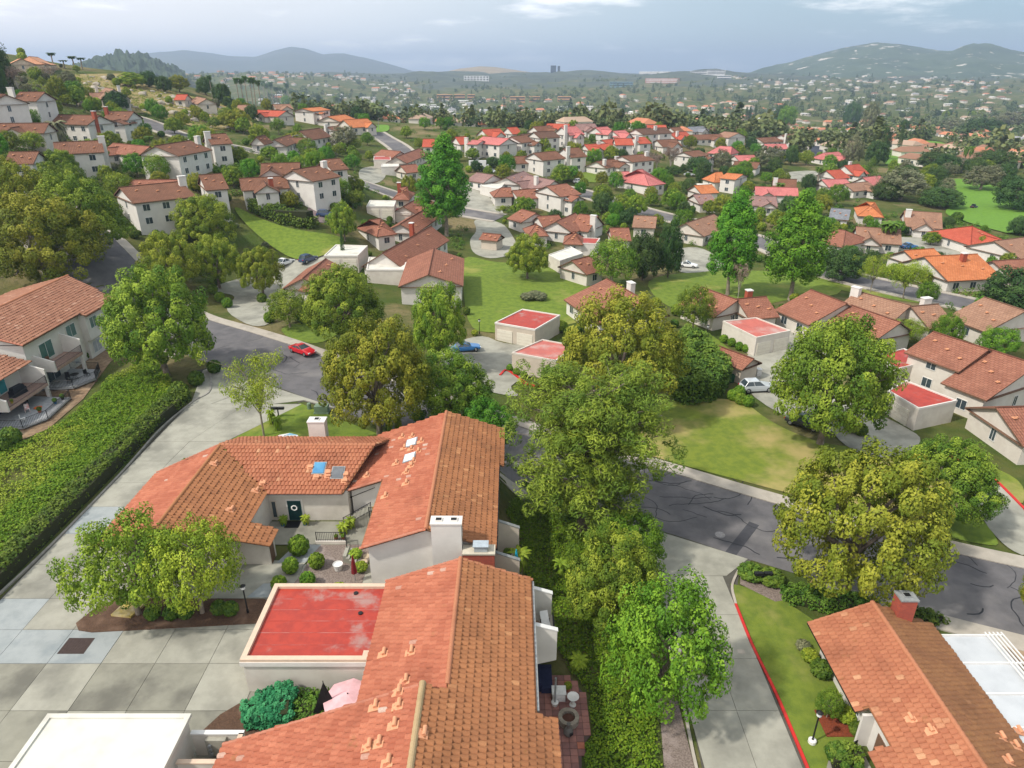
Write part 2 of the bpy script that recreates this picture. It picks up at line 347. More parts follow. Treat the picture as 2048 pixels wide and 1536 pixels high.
def patch(name, xy, mat, off, step=3.0, label=None, cat=None, kind='structure', skirt=0.0, flat=None):
    if name in ('road', 'lane', 'court', 'driveway', 'lawn'): OCC.append((Poly(xy), name))
    bm = cells(xy, step); bm.verts.ensure_lookup_table()
    z = ground_arr([v.co.x for v in bm.verts], [v.co.y for v in bm.verts]) if flat is None else [flat]*len(bm.verts)
    for v, h in zip(bm.verts, z): v.co.z = h+off
    bmesh.ops.recalc_face_normals(bm, faces=bm.faces[:])
    for f in bm.faces:
        if f.normal.z < 0: f.normal_flip()
    if skirt:
        be = [e for e in bm.edges if e.is_boundary]; r = bmesh.ops.extrude_edge_only(bm, edges=be)
        for g in r['geom']:
            if isinstance(g, bmesh.types.BMVert): g.co.z -= skirt
    me = bpy.data.meshes.new(name); bm.to_mesh(me); bm.free(); me.materials.append(mat)
    o = bpy.data.objects.new(name, me); COL.objects.link(o); return tag(o, label, cat, None, kind)
def ribbon(name, pts, w, mat, z0, z1, parent=None, n=6, smooth_it=True, kind='structure', label=None):
    """a raised strip (kerb, wall) along a polyline, z offsets over the ground"""
    s = spline(pts, n) if smooth_it else [Vector(q).to_2d() for q in pts]; mb = MB(); L = []; Rr = []
    for i, p in enumerate(s):
        d = (s[min(i+1, len(s)-1)]-s[max(i-1, 0)]).normalized(); nn = Vector((-d.y, d.x))*w/2; L.append(p+nn); Rr.append(p-nn)
    g = [gz(p.x, p.y) for p in s]
    for i in range(len(s)-1):
        a = [Rr[i], Rr[i+1], L[i+1], L[i]]; zz = [g[i], g[i+1], g[i+1], g[i]]
        mb.poly([(q.x, q.y, h+z1) for q, h in zip(a, zz)])
        for k in (0, 2): q0, q1, h0, h1 = a[k], a[k+1], zz[k], zz[k+1]; mb.poly([(q0.x, q0.y, h0+z0), (q1.x, q1.y, h1+z0), (q1.x, q1.y, h1+z1), (q0.x, q0.y, h0+z1)])
    for i, rev in ((0, 0), (len(s)-1, 1)):
        q = [(Rr[i].x, Rr[i].y, g[i]+z0), (L[i].x, L[i].y, g[i]+z0), (L[i].x, L[i].y, g[i]+z1), (Rr[i].x, Rr[i].y, g[i]+z1)]; mb.poly(q[::-1] if not rev else q)
    o = mb.build(name, mat, parent)
    if parent is None: tag(o, label, None, None, kind)
    return o
# --- streets
FAR_K = [(-98, 150), (-84, 139), (-75, 131), (-62, 118.5), (-50, 108.3), (-34, 97), (-24, 90.2), (-6, 79.5), (6, 71.8), (18.7, 63.8), (25.3, 59.6), (38.9, 51.6), (50, 46.8), (62, 42)]
NEAR_K = [(-106, 141), (-94, 131), (-84, 121), (-70, 109), (-58, 100), (-42, 88.8), (-29, 80.3), (-16, 71.4), (0, 61.8), (9, 56.9), (15.5, 53.4), (22.6, 49.2), (32.5, 44.0), (41, 40.2), (54, 35)]
road_xy = spline(FAR_K, 5)+spline(NEAR_K, 5)[::-1]
road = patch('road', road_xy, asphalt, .03, 2, 'curving asphalt street')
def cracks(parent, region, n, seed, off=.036):
    rnd = random.Random(seed)
    for k in range(n):
        a, b = rnd.random(), rnd.random(); i = rnd.randrange(*region); f, g = spline(FAR_K, 5), spline(NEAR_K, 5)
        p = f[min(i, len(f)-1)].lerp(g[min(i+2, len(g)-1)], .08+.84*rnd.random()); ang = rnd.choice((-.55, -.5, 1.1, rnd.uniform(0, 3.1))); L = rnd.uniform(2, 8); pts = [p.copy()]
        for _ in range(int(L/.5)): ang += rnd.uniform(-.5, .5); pts.append(pts[-1]+Vector((math.cos(ang), math.sin(ang)))*.5)
        mb = MB(); w = rnd.uniform(.03, .07)
        for q0, q1 in zip(pts, pts[1:]):
            d = (q1-q0).normalized(); nn = Vector((-d.y, d.x))*w; mb.poly([(q.x, q.y, gz(q.x, q.y)+off) for q in (q0-nn, q1-nn, q1+nn, q0+nn)])
        mb.build('crack_seal', seal, parent)
cracks(road, (42, 66), 44, 3); cracks(road, (18, 34), 20, 5)
for (px, py, L, ang) in ((1475, 1090, 8.5, .9), (1150, 950, 6, -.5)):
    p = at(px, py); d = Vector((math.cos(ang), math.sin(ang))); nn = Vector((-d.y, d.x))*.5
    mb = MB(); mb.poly([(q.x, q.y, gz(q.x, q.y)+.034) for q in (p.xy-d*L/2-nn, p.xy+d*L/2-nn, p.xy+d*L/2+nn, p.xy-d*L/2+nn)]); mb.build('trench_patch', plain('asphalt_dark', (.06, .06, .068), None, 2, .9), road)
mh = at(1440, 1070); mb = MB(); mb.lathe((mh.x, mh.y, gz(mh.x, mh.y)+.035), [(.48, 0), (.48, .012), (.36, .012), (.35, .004), (.0, .004)], 20); mb.build('manhole_cover', plain('iron', (.20, .19, .19), (.28, .27, .27), 6, .6), road)
for nm, K, side in (('far', FAR_K, 1), ('near', NEAR_K, -1)):
    s = spline(K, 5); o2 = []
    for w0, w1 in ((0, 1.9),):
        outer = []
        for i, p in enumerate(s): d = (s[min(i+1, len(s)-1)]-s[max(i-1, 0)]).normalized(); outer.append(p+Vector((-d.y, d.x))*side*w1)
    if nm == 'far': patch('pavement', s+outer[::-1], sidewalk, .12, 2.5, 'concrete pavement on the lawn side of the street', skirt=.12)
    else:
        segs = [(0, 24), (36, 47), (57, len(s))]
        for a, b in segs: patch('pavement', s[a:b]+outer[a:b][::-1], sidewalk, .12, 2.5, 'concrete pavement beside the houses', skirt=.12)
def px_road(name, pxl, w, mat=asphalt, off=.12, side=True):
    s = spline(px_xy(pxl), 6); L, Rr = [], []
    for i, p in enumerate(s): d = (s[min(i+1, len(s)-1)]-s[max(i-1, 0)]).normalized(); nn = Vector((-d.y, d.x))*w/2; L.append(p+nn); Rr.append(p-nn)
    patch(name, L+Rr[::-1], mat, off, 6, 'asphalt lane between the houses')
    if side:
        for q, sg in ((L, 1), (Rr, -1)):
            o = [a+(a-b).normalized()*1.6 for a, b in zip(q, s)]; patch('pavement', q+o[::-1], sidewalk, off+.12, 6, 'pale concrete pavement along a lane', skirt=.3)
px_road('lane', [(200, 218), (283, 240), (350, 268), (430, 287), (510, 303), (610, 328), (700, 358), (783, 388), (880, 415), (1000, 437)], 8)
px_road('lane', [(745, 262), (765, 275), (790, 290), (806, 305), (800, 322)], 8)
px_road('lane', [(1090, 372), (1170, 388), (1290, 424), (1420, 455), (1540, 492), (1650, 542), (1800, 580), (1945, 612), (2080, 650)], 8.5)
px_road('lane', [(1585, 272), (1605, 280), (1625, 288), (1632, 298), (1620, 312)], 8, plain('asphalt_new', (.05, .055, .08), None, 1, .8))
# --- lawns
def soften(xy, it=2):
    for _ in range(it): xy = [q for a, b in zip(xy, xy[1:]+xy[:1]) for q in (a.lerp(b, .22), a.lerp(b, .78))]
    return xy
def lawn_px(pxl, mat=lawn, off=.06, lab='mown lawn', step=4): return patch('lawn', soften(px_xy(pxl)), mat, off, step, lab)
patch('lawn', [(-32.6, 66), (-26.6, 76.8), (-17.2, 70), (-8, 64.3), (-8, 58), (-33.5, 58)], lawn, .05, 3, 'mown lawn behind the courtyard house')
lawn_px([(925, 508), (1000, 528), (1090, 522), (1130, 560), (1260, 590), (1200, 640), (1000, 668), (935, 660), (925, 560)])
lawn_px([(465, 412), (520, 440), (600, 466), (700, 480), (660, 512), (600, 528), (530, 485), (480, 440)], lawn, .4, step=2)
lawn_px([(1285, 556), (1420, 540), (1640, 545), (1700, 590), (1560, 600), (1430, 640), (1320, 610)])
lawn_px([(1640, 542), (1690, 556), (1900, 606), (1860, 612), (1640, 575)])
lawn_px([(1230, 830), (1348, 800), (1480, 797), (1545, 848), (1640, 888), (1760, 900), (1900, 950), (1960, 1040), (1860, 1062), (1520, 972), (1360, 930), (1230, 890)], lawn_dry, .07)
lawn_px([(1862, 1068), (1935, 1005), (2008, 1094), (1960, 1090)], lawn, .10)
lawn_px([(1965, 925), (2048, 965), (2048, 1020), (1990, 962)], lawn_dry, .09)
patch('lawn', [(18.9, 46.5), (22.3, 45.2), (24.5, 42), (24.5, 31), (22.9, 31), (21.2, 31), (20, 29.2), (19, 29.2), (19, 35), (18.75, 39.6), (18.8, 44)], lawn_mid, .09, 2, 'dry lawn between the red kerb and the low house')
lawn_px([(1370, 640), (1440, 680), (1500, 740), (1440, 720), (1365, 670)])
lawn_px([(555, 655), (640, 640), (690, 660), (640, 690), (580, 680)])
lawn_px([(1075, 355), (1230, 340), (1270, 350), (1210, 370)], lawn, .2); lawn_px([(1230, 240), (1280, 232), (1300, 242), (1240, 258)], lawn, .25)
lawn_px([(740, 252), (778, 250), (780, 264), (745, 266)], lawn_golf, .3)
lawn_px([(1750, 334), (1800, 284), (1885, 283), (1905, 300), (1850, 330)], lawn_golf, .3, 'bright golf fairway', 8)
lawn_px([(1865, 366), (1930, 355), (2060, 395), (2060, 480), (1930, 445), (1880, 425), (1930, 400)], lawn_golf, .3, 'bright golf green', 8)
lawn_px([(1890, 325), (2048, 320), (2060, 335), (1900, 340)], lawn_golf, .3, 'golf rough', 8)
# --- concrete courts further off
def court(pxl, mat=concrete, off=.10, lab='concrete court between garages'): return patch('court', soften(px_xy(pxl)), mat, off, 4, lab)
court([(405, 582), (480, 556), (560, 530), (640, 500), (670, 505), (660, 522), (600, 556), (560, 600), (545, 650), (500, 655), (445, 618), (478, 590)])
court([(860, 705), (960, 668), (1010, 690), (1110, 690), (1120, 735), (1010, 770), (1050, 800), (900, 765)])
court([(1490, 705), (1560, 665), (1720, 640), (1650, 740), (1720, 825), (1810, 880), (1770, 900), (1690, 872), (1560, 832), (1485, 778)])
court([(1630, 795), (1720, 812), (1800, 850), (1850, 880), (1810, 912), (1735, 918), (1670, 880)], concrete, .115)
court([(1340, 500), (1400, 492), (1460, 530), (1420, 544), (1350, 548)])
court([(895, 374), (950, 370), (985, 400), (1015, 432), (955, 446), (895, 410)]); court([(945, 438), (990, 442), (1012, 452), (1030, 480), (1040, 505), (985, 520), (945, 508), (938, 480), (955, 462)])
court([(715, 335), (775, 330), (770, 362), (722, 372)]); court([(1560, 345), (1640, 340), (1640, 362), (1575, 366)]); court([(1740, 470), (2048, 480), (2048, 530), (1790, 510)])
court([(620, 410), (690, 440), (640, 450), (610, 430)], plain('gravel_violet', (.20, .15, .15), None, 3, .9), .12, 'gravel parking pad')
court([(1930, 935), (1985, 958), (2060, 1030), (2060, 1120), (2010, 1096), (1962, 1040)], concrete, .11)
# --- near drive: slabs with recessed joints
def slab_drive():
    root = patch('driveway', [(-40.4, 18), (-9, 18), (-9, 46), (-33, 46), (-33.8, 57), (-33.4, 66), (-26.4, 77.4), (-19, 73.6), (-29.5, 80.6), (-42, 88.9), (-44, 87), (-39.3, 80), (-40.8, 73), (-40.6, 60)], plain('joint_filler', (.07, .065, .05), None, 3, .95), .012, 4, 'concrete driveway and parking court of jointed slabs')
    xs = [-40.35, -36.55, -32.75, -28.95, -25.15, -21.35, -17.6, -13.5, -9.2]; ys = [18, 21, 24.3, 27.9, 31.5, 35.4, 38.6, 41.9, 46]
    blue = {(0, 3), (0, 5), (1, 5), (2, 5), (0, 6)}
    for i in range(len(xs)-1):
        for j in range(len(ys)-1):
            mb = MB(); mb.box(xs[i]+.018, xs[i+1]-.018, ys[j]+.018, ys[j+1]-.018, -.05, .055+.004*((i*7+j*3) % 3))
            mt = concrete_b if (i, j) in blue else (concrete_d if j < 5 and (i+j) % 3 else concrete)
            mb.build('slab', mt, root)
    y = 46.0; k = 0
    while y < 76:
        y1 = min(y+4.2, 76.5)
        for a, b in ((-40.35, -36.6), (-36.6, -32.8)):
            def cl(x, yy): return x if yy < 66 or a == -40.35 and x == a else x+(yy-66)*.62*(1 if x > -36 else .5)
            mb = MB(); mb.prism([(cl(a, y)+.018, y+.018), (cl(b, y)-.018, y+.018), (cl(b, y1)-.018, y1-.018), (cl(a, y1)+.018, y1-.018)], -.05, .055+.004*(k % 3))
            mb.build('slab', concrete_b if k == 2 else concrete, root); k += 1
        y = y1
    for q in ([(-40.2, 76.5), (-37.7, 76.5), (-33, 82.7), (-42, 88.6), (-43, 87)], [(-37.6, 76.54), (-29.8, 76.54), (-26.3, 77.6), (-20, 74.4), (-29.4, 80.2), (-32.9, 82.5)]):
        mb = MB(); mb.prism(q, -.05, .07); mb.build('slab', concrete, root)
    return root
slab_drive()
mb = MB(); gp = at(153, 1293); mb.box(gp.x-.95, gp.x+.95, gp.y-.75, gp.y+.75, .02, .075)
for k in range(9): mb.box(gp.x-.9+k*.2, gp.x-.82+k*.2, gp.y-.7, gp.y+.7, .075, .085)
o = mb.build('drain_grate', plain('rust_iron', (.06, .04, .035), None, 5, .8), None, (gp.x, gp.y, 0)); tag(o, 'square brown iron drain grate set in pale concrete slabs', 'drain')
ribbon('kerb', [(-41.6, 36), (-40.6, 46), (-40.5, 60), (-40.9, 70), (-40.2, 77), (-39.4, 80.5), (-42.5, 88.2)], .22, plain('kerb_old', (.30, .285, .255), (.21, .20, .18), 1.5, .9), -.1, .17, label='weathered concrete kerb below the hedge')
# --- right drive and red kerb
dr = patch('driveway', [(11.6, 20), (18.7, 20), (18.75, 29.3), (18.8, 35), (18.5, 39.6), (18.5, 44), (20.2, 48), (21.8, 49.7), (15.4, 53.4), (9.5, 56.5), (9.5, 50), (12, 44), (12.4, 34)], plain('joint_filler2', (.09, .085, .07), None, 3, .95), .02, 3, 'concrete driveway with a red kerb')
ys = [20, 24.5, 29, 33.6, 38.2, 42.8, 47.5]
for j in range(len(ys)-1):
    for a, b in ((12.3, 15.6), (15.63, 18.55)):
        zz = gz((a+b)/2, ys[j]); mb = MB(); mb.box(a, b, ys[j]+.015, ys[j+1]-.015, zz-.05, zz+.06); mb.build('slab', concrete, dr)
mb = MB(); zz = -2.5; mb.prism([(12.1, 47.53), (18.9, 47.53), (21.5, 49.8), (15.4, 53.2), (9.8, 56.2), (9.8, 52)], zz-.05, zz+.06); mb.build('slab', concrete, dr)
for (px, py, s) in ((1482, 1304, .55), (1455, 1300, .8)):
    q = at(px, py); mb = MB(); mb.box(q.x-s/2, q.x+s/2, q.y-s*.4, q.y+s*.4, -2.47, -2.432); mb.build('utility_cover', sidewalk, dr)
ribbon('kerb', [(20.2, 48.3), (19.0, 46.2), (18.65, 44)], .2, sidewalk, -.1, .15, label='pale kerb at the drive mouth')
ribbon('kerb', [(18.65, 44), (18.6, 39.6), (18.85, 34.9), (18.85, 29.3), (18.8, 20)], .2, red_paint, -.1, .15, label='red painted kerb along a curved drive')
ribbon('kerb', [(11.9, 44), (12.1, 36), (11.75, 29), (11.7, 20)], .2, sidewalk, -.1, .13, label='pale concrete kerb beside the gravel strip')
ribbon('kerb', px_xy([(1898, 912), (1950, 935), (1990, 962), (2060, 1032)]), .25, red_paint, -.1, .22, label='red painted kerb beside the far drive')
ribbon('kerb', px_xy([(1000, 752), (1012, 742), (1030, 752), (1055, 770), (1080, 775)]), .3, red_paint, -.1, .25, label='red kerb round a small planting bed')
patch('gravel_bed', [(9.0, 24), (11.6, 24), (11.7, 35), (10.4, 34.5)], gravel, .06, 3, 'gravel strip beside the drive')
patch('planting_bed', [(-32.9, 39.2), (-32.4, 40.6), (-31.2, 41.9), (-19.6, 41.8), (-18, 41.4), (-18, 39.3), (-31.2, 38.3), (-32.3, 38.5)], mulch, .13, 3, 'mulched island bed under two small trees', skirt=.14)
patch('planting_bed', [(-18.9, 31.2), (-17.6, 32.4), (-9, 32.4), (-9, 29.3), (-20, 29.2)], mulch, .10, 3, 'mulched bed beside the red roofed garage')
patch('court', [(-26, 41.9), (-18.9, 41.9), (-17.4, 46.5), (-22.5, 46.5), (-25, 44.6)], concrete, .08, 3, 'front walk of pale concrete')
for a, b, m_ in ((42.0, 43.6, concrete_b), (46.2, 49.2, concrete_b)):
    patch('walk_slab', [(-20.6+(b-42)*.25, b), (-18.4+(b-42)*.25, b), (-18.6+(a-42)*.25, a), (-21+(a-42)*.25, a)], m_, .095, 3, 'bluish walk slab')
patch('gravel_bed', [(-18.5, 40.6), (-12.2, 40.6), (-12.2, 48.6), (-17.2, 48.9), (-17.4, 45)], gravel, .09, 3, 'gravel courtyard bed with round shrubs')
patch('court', [(-22.3, 48.6), (-12, 48.6), (-12, 52), (-22.3, 52)], concrete_d, .10, 3, 'entrance courtyard of worn concrete')
patch('soil_bank', [(-66, 62), (-58, 62), (-54, 70), (-54.5, 78), (-57.5, 90), (-57, 99), (-61, 99), (-62, 80)], soil, .08, 3, 'bare soil bank under the balconies')
patch('gravel_bed', px_xy([(1480, 1150), (1560, 1170), (1580, 1200), (1550, 1205), (1480, 1170)]), gravel, .10, 3, 'gravel bed at the mailbox corner')
patch('soil_bank', [(34, 30), (44, 30), (46, 37), (38, 40.6), (34.5, 39)], soil, .06, 3, 'sandy verge beyond the patio cover')
mb = MB(); mb.prism([(-30.6, 39.9), (-29.0, 39.7), (-28.5, 41.2), (-30.2, 41.4)], .1, .30); o = mb.build('utility_pad', plain('pad_cream', (.55, .46, .28), (.45, .34, .08), 1.2, .85), None, (-29.5, 40.5, .1)); tag(o, 'cream concrete utility pad with yellow stain in mulch', 'utility pad')
# ---------------------------------------------------------------- tiled roofs of the near houses
TW_, TC_ = .36, .48
def tile_local():
    xs = [0, .07, .18, .29, .36]; hs = [.0, .055, .07, .055, .0]; v = []; f = []
    for (yy, zz) in ((0, 0.0), (TC_+.05, .06)): v += [(x, yy, zz+h) for x, h in zip(xs, hs)]
    v += [(x, TC_+.05, -.01) for x in xs]
    for i in range(4): f.append((i, i+1, 6+i, 5+i)); f.append((5+i, 6+i, 11+i, 10+i))
    return np.array(v), np.array(f)[:, ::-1]
TV, TF = tile_local()
clay_a = tilemat('clay_tile_red', (.345, .105, .058), (.48, .175, .10), (.50, .38, .31))
clay_b = tilemat('clay_tile_brown', (.30, .125, .055), (.39, .165, .07), (.46, .22, .10), (.17, .12, .025))
clay_c = tilemat('clay_tile_rose', (.345, .125, .066), (.43, .172, .09), (.53, .28, .155))
def inpoly(x, y, pl):
    bb = getattr(pl, 'bb', None)
    if bb and not (bb[0] <= x <= bb[1] and bb[2] <= y <= bb[3]): return False
    c = False; j = len(pl)-1
    for i in range(len(pl)):
        (xi, yi), (xj, yj) = pl[i], pl[j]
        if (yi > y) != (yj > y) and x < (xj-xi)*(y-yi)/(yj-yi)+xi: c = not c
        j = i
    return c
class TiledRoof:
    """slopes of real tiles; the largest 300 are objects, the others one joined part"""
    def __init__(s, root, rnd): s.root = root; s.t = []; s.rnd = random.Random(rnd); s.slab = MB(); s.caps = []
    def slope(s, pts, u, mat, pale=.04, holes=()):
        pts = [Vector(p) for p in pts]; u = Vector(u).normalized(); n = (pts[1]-pts[0]).cross(pts[2]-pts[0]).normalized()
        if n.z < 0: n = -n
        v = n.cross(u); v = v if v.z < 0 else -v
        if u.cross(v).dot(n) < 0: u = -u
        o = pts[0]; pl = [((p-o).dot(u), (p-o).dot(v)) for p in pts]; top = [p+n*.02 for p in pts]; bot = [p-n*.16 for p in pts]
        s.slab.poly(top if (top[1]-top[0]).cross(top[2]-top[0]).dot(n) > 0 else top[::-1], 0); s.slab.poly(bot, 1)
        for i in range(len(pts)): j = (i+1) % len(pts); s.slab.poly([bot[i], bot[j], top[j], top[i]], 1)
        v0 = min(q[1] for q in pl); v1 = max(q[1] for q in pl); u0 = min(q[0] for q in pl); u1 = max(q[0] for q in pl)
        r = v0; row = 0
        while r < v1-.1:
            c = u0+(0 if row % 2 else TW_/2)-TW_; patchy = 0
            while c < u1:
                if inpoly(c+TW_/2, r+TC_*.5, pl):
                    p = o+u*c+v*r+n*.03
                    k = s.rnd.random(); patchy = pale*6 if patchy and s.rnd.random() < .6 else 0
                    al = 1 if s.rnd.random() < pale*(1+6*patchy) else 0; patchy = al
                    s.t.append((p, u, v, n*s.rnd.choice((.85, 1, 1, 1.1, 1.3)), mat, min(1, max(0, k*.7+.45*noise.noise(p*.5))), al*s.rnd.uniform(.4, 1)))
                c += TW_
            r += TC_; row += 1
    def cap(s, a, b, mat, r=.17, name='ridge_tile'): s.caps.append((Vector(a), Vector(b), mat, r, name))
    def finish(s, limit=300):
        roof = s.slab.build('roof', [clay_b, fascia], s.root); rl = s.root.location
        mats = []; [mats.append(t[4]) for t in s.t if t[4] not in mats]
        vis = []
        for i, t in enumerate(s.t):
            x, y = proj(*(t[0]+t[2]*.2)); d = (t[0]-cam.location).length
            vis.append((d if -5 < x < 2053 and -5 < y < 1541 else d+500, i))
        vis.sort(); pick = set(i for d, i in vis[:limit] if d < 400); var = {}
        for i in pick:
            p, u, v, n, m, k, a = s.t[i]; key = (m.name, round(k*5), round(a*2))
            if key not in var: var[key] = mesh_np('tile', TV, TF, m, False, np.tile([[key[1]/5, key[2]/2, 0, 1]], (len(TF), 1)))
            o = bpy.data.objects.new('tile', var[key]); COL.objects.link(o); o.parent = roof
            M = Matrix((u, v, n)).transposed().to_4x4(); M.translation = p-rl; o.matrix_basis = M
        for m in mats:
            rest = [t for i, t in enumerate(s.t) if t[4] is m and i not in pick]
            if not rest: continue
            B = np.array([[list(t[1]), list(t[2]), list(t[3])] for t in rest]); O = np.array([list(t[0]-rl) for t in rest])
            V = np.einsum('vk,tkj->tvj', TV, B)+O[:, None]; Fc = TF[None]+(np.arange(len(rest))*len(TV))[:, None, None]
            cols = np.repeat(np.array([[t[5], t[6], 0, 1] for t in rest]), len(TF), axis=0)
            tag(link('tile_field', mesh_np('tile_field', V.reshape(-1, 3), Fc.reshape(-1, 4), m, False, cols), roof), kind='stuff')
        for a, b, m, r, name in s.caps:
            d = b-a; L = d.length; d.normalize(); side = d.cross(Vector((0, 0, 1))).normalized(); up = side.cross(d); k = max(1, round(L/.42)); me = None
            mb = MB(); st = L/k; A = [(math.cos(t)*r, math.sin(t)*r) for t in [math.pi*i/6 for i in range(7)]]
            for i in range(6): mb.poly([(A[i][0]*.88, 0, A[i][1]*.88-.03), (A[i+1][0]*.88, 0, A[i+1][1]*.88-.03), (A[i+1][0], st+.04, A[i+1][1]), (A[i][0], st+.04, A[i][1])])
            mb.poly([(x, st+.04, z) for x, z in A]); mb.poly([(x*.88, 0, z*.88-.03) for x, z in A[::-1]]); tmp = mb.build(name, m, None, (0, 0, 0)); me = tmp.data; bpy.data.objects.remove(tmp)
            ca = me.color_attributes.new('Col', 'FLOAT_COLOR', 'CORNER'); ca.data.foreach_set('color', [.5, .15, 0, 1]*len(me.loops))
            for i in range(k):
                o = bpy.data.objects.new(name, me); COL.objects.link(o); o.parent = roof
                M = Matrix((side, d, up)).transposed().to_4x4(); M.translation = a+d*(i*st)-rl+up*.05; o.matrix_basis = M
        return roof
def plane_hit(px, py, p0, n):
    d = ray(px, py); c = Vector((0, 0, CAMZ)); t = (Vector(p0)-c).dot(n)/d.dot(n); return c+d*t
def vent_mesh():
    mb = MB(); mb.box(-.27, .27, -.36, .36, .05, .11); mb.tube((-.1, -.12, .17), (.42, -.12, .22), .13, .13, 10); mb.box(.2, .34, -.05, .22, .05, .10)
    me = mb.build('roof_vent', clay_patch, None, (0, 0, 0)); d = me.data; bpy.data.objects.remove(me); return d
VENT = vent_mesh()
def vent_on(roof, root, px, py, p0, n, u, sc=1.0):
    h = plane_hit(px, py, p0, n); u = Vector(u); v = n.cross(u); o = bpy.data.objects.new('roof_vent', VENT); COL.objects.link(o); o.parent = roof
    M = Matrix((u*sc, v*sc, n*sc)).transposed().to_4x4(); M.translation = h-root.location+n*.05; o.matrix_basis = M
def pbox(root, name, mat, *a): mb = MB(); mb.box(*a); return mb.build(name, mat, root)
# window kinds, shared meshes: local x = width, y = outwards, z = height (centre at origin)
WM = {}
def win_mesh(w, h, gl, fr, bars=1):
    key = (round(w, 2), round(h, 2), gl.name, fr.name, bars)
    if key not in WM:
        mb = MB(); f = .07
        for x0, x1, z0, z1 in ((-w/2-f, w/2+f, -h/2-f, -h/2), (-w/2-f, w/2+f, h/2, h/2+f), (-w/2-f, -w/2, -h/2, h/2), (w/2, w/2+f, -h/2, h/2)): mb.box(x0, x1, -.05, .06, z0, z1, 0)
        for k in range(bars): x = -w/2+w*(k+1)/(bars+1); mb.box(x-.025, x+.025, .0, .045, -h/2, h/2, 0)
        fo = mb.build('window', fr, None, (0, 0, 0)); mb = MB(); mb.box(-w/2, w/2, -.04, .02, -h/2, h/2, 0); go = mb.build('pane', gl, None, (0, 0, 0))
        WM[key] = (fo.data, go.data); bpy.data.objects.remove(fo); bpy.data.objects.remove(go)
    return WM[key]
def window(root, pos, nrm, w, h, gl=None, fr=None, bars=1, name='window'):
    a, b = win_mesh(w, h, gl or glass, fr or white_p, bars); rz = math.atan2(nrm[0], -nrm[1])+math.pi
    o = link(name, a, root, Vector(pos)-root.location, rz); link('pane', b, o); return o
def brickmat():
    m, nt, b = newmat('brick_courses'); tc = nd(nt, 'ShaderNodeNewGeometry'); s = nd(nt, 'ShaderNodeSeparateXYZ'); nt.links.new(tc.outputs['Position'], s.inputs[0])
    ad = nd(nt, 'ShaderNodeMath', operation='ADD'); nt.links.new(s.outputs[0], ad.inputs[0]); nt.links.new(s.outputs[1], ad.inputs[1])
    cx = nd(nt, 'ShaderNodeCombineXYZ'); nt.links.new(ad.outputs[0], cx.inputs[0]); nt.links.new(s.outputs[2], cx.inputs[1])
    br = nd(nt, 'ShaderNodeTexBrick')
    for k, v in (('Scale', 1.), ('Mortar Size', .013), ('Brick Width', .27), ('Row Height', .10), ('Bias', 0.)): br.inputs[k].default_value = v
    br.inputs['Color1'].default_value = (.46, .075, .035, 1); br.inputs['Color2'].default_value = (.34, .05, .03, 1); br.inputs['Mortar'].default_value = (.22, .10, .075, 1)
    nt.links.new(cx.outputs[0], br.inputs['Vector']); nt.links.new(br.outputs['Color'], b.inputs['Base Color']); b.inputs['Roughness'].default_value = .85; bump(nt, b, br.outputs['Fac'], -.5, .02); return m
brickm = brickmat()
def chimney(root, x0, x1, y0, y1, z0, z1, mat, cap=stucco_w, flues=2):
    mb = MB(); mb.box(x0, x1, y0, y1, z0, z1); c = mb.build('chimney', mat, root); c2 = MB(); c2.box(x0-.06, x1+.06, y0-.06, y1+.06, z1, z1+.12)
    for k in range(flues):
        fx = x0+(x1-x0)*(k+.5)/flues; c2.box(fx-.28, fx+.28, y0+.25, y1-.25, z1+.12, z1+.22)
    cp = c2.build('chimney_cap', cap, root)
    for k in range(flues): fx = x0+(x1-x0)*(k+.5)/flues; c3 = MB(); c3.box(fx-.22, fx+.22, y0+.31, y1-.31, z1+.22, z1+.226); c3.build('flue', dark, root)
    return c
# ================================================================ house A : long tiled house in front
A = thing('tiled_house', 'long house with moss edged tile roof stepping up beside the red flat garage roof', 'house', (-3.7, 30, 0))
SA = .37; ax = -3.7; az = 6.0
ra = TiledRoof(A, 1)
zr = az-SA*(1.45-ax); zl = az-SA*(ax+9.2)
ra.slope([(ax, 39.4, az), (1.45, 39.4, zr), (1.45, 28.2, zr), (ax, 28.2, az)], (0, 1, 0), clay_b, .02)
ra.slope([(ax, 39.4, az), (-9.2, 39.4, zl), (-9.2, 27.9, zl), (ax, 27.9, az)], (0, 1, 0), clay_a, .014)
a2x = -5.05; a2z = az+SA*1.35
ra.slope([(a2x, 27.9, a2z), (ax-.02, 27.9, az), (ax-.02, 28.18, az), (1.45, 28.18, zr), (1.45, 27.9, zr), (2.55, 27.9, zr-.4), (2.55, 16, zr-.4), (a2x, 16, a2z)], (0, 1, 0), clay_b, .02)
a2l = -16.8; a2zl = a2z-.365*(a2x-a2l)
ra.slope([(a2x, 27.9, a2z), (a2l, 27.4, a2zl), (a2l, 16, a2zl), (a2x, 16, a2z)], (0, 1, 0), clay_a, .014)
moss_cap = tilemat('mossy_cap', (.36, .24, .10), (.42, .30, .16), (.38, .36, .32), (.34, .22, .03))
ra.cap((ax, 28.3, az), (ax, 39.4, az), clay_c); ra.cap((a2x, 16, a2z), (a2x, 27.95, a2z), moss_cap, .2)
ra.cap((a2x-.2, 27.85, a2z-.06), (a2l, 27.35, a2zl+.02), clay_a, .12, 'rake_tile'); ra.cap((ax, 39.35, az), (-9.2, 39.35, zl), clay_a, .12, 'rake_tile'); ra.cap((ax, 39.35, az), (1.45, 39.35, zr), clay_c, .12, 'rake_tile')
roofA = ra.finish()
nAl = Vector((-.365, 0, 1)).normalized(); nAr = Vector((SA, 0, 1)).normalized()
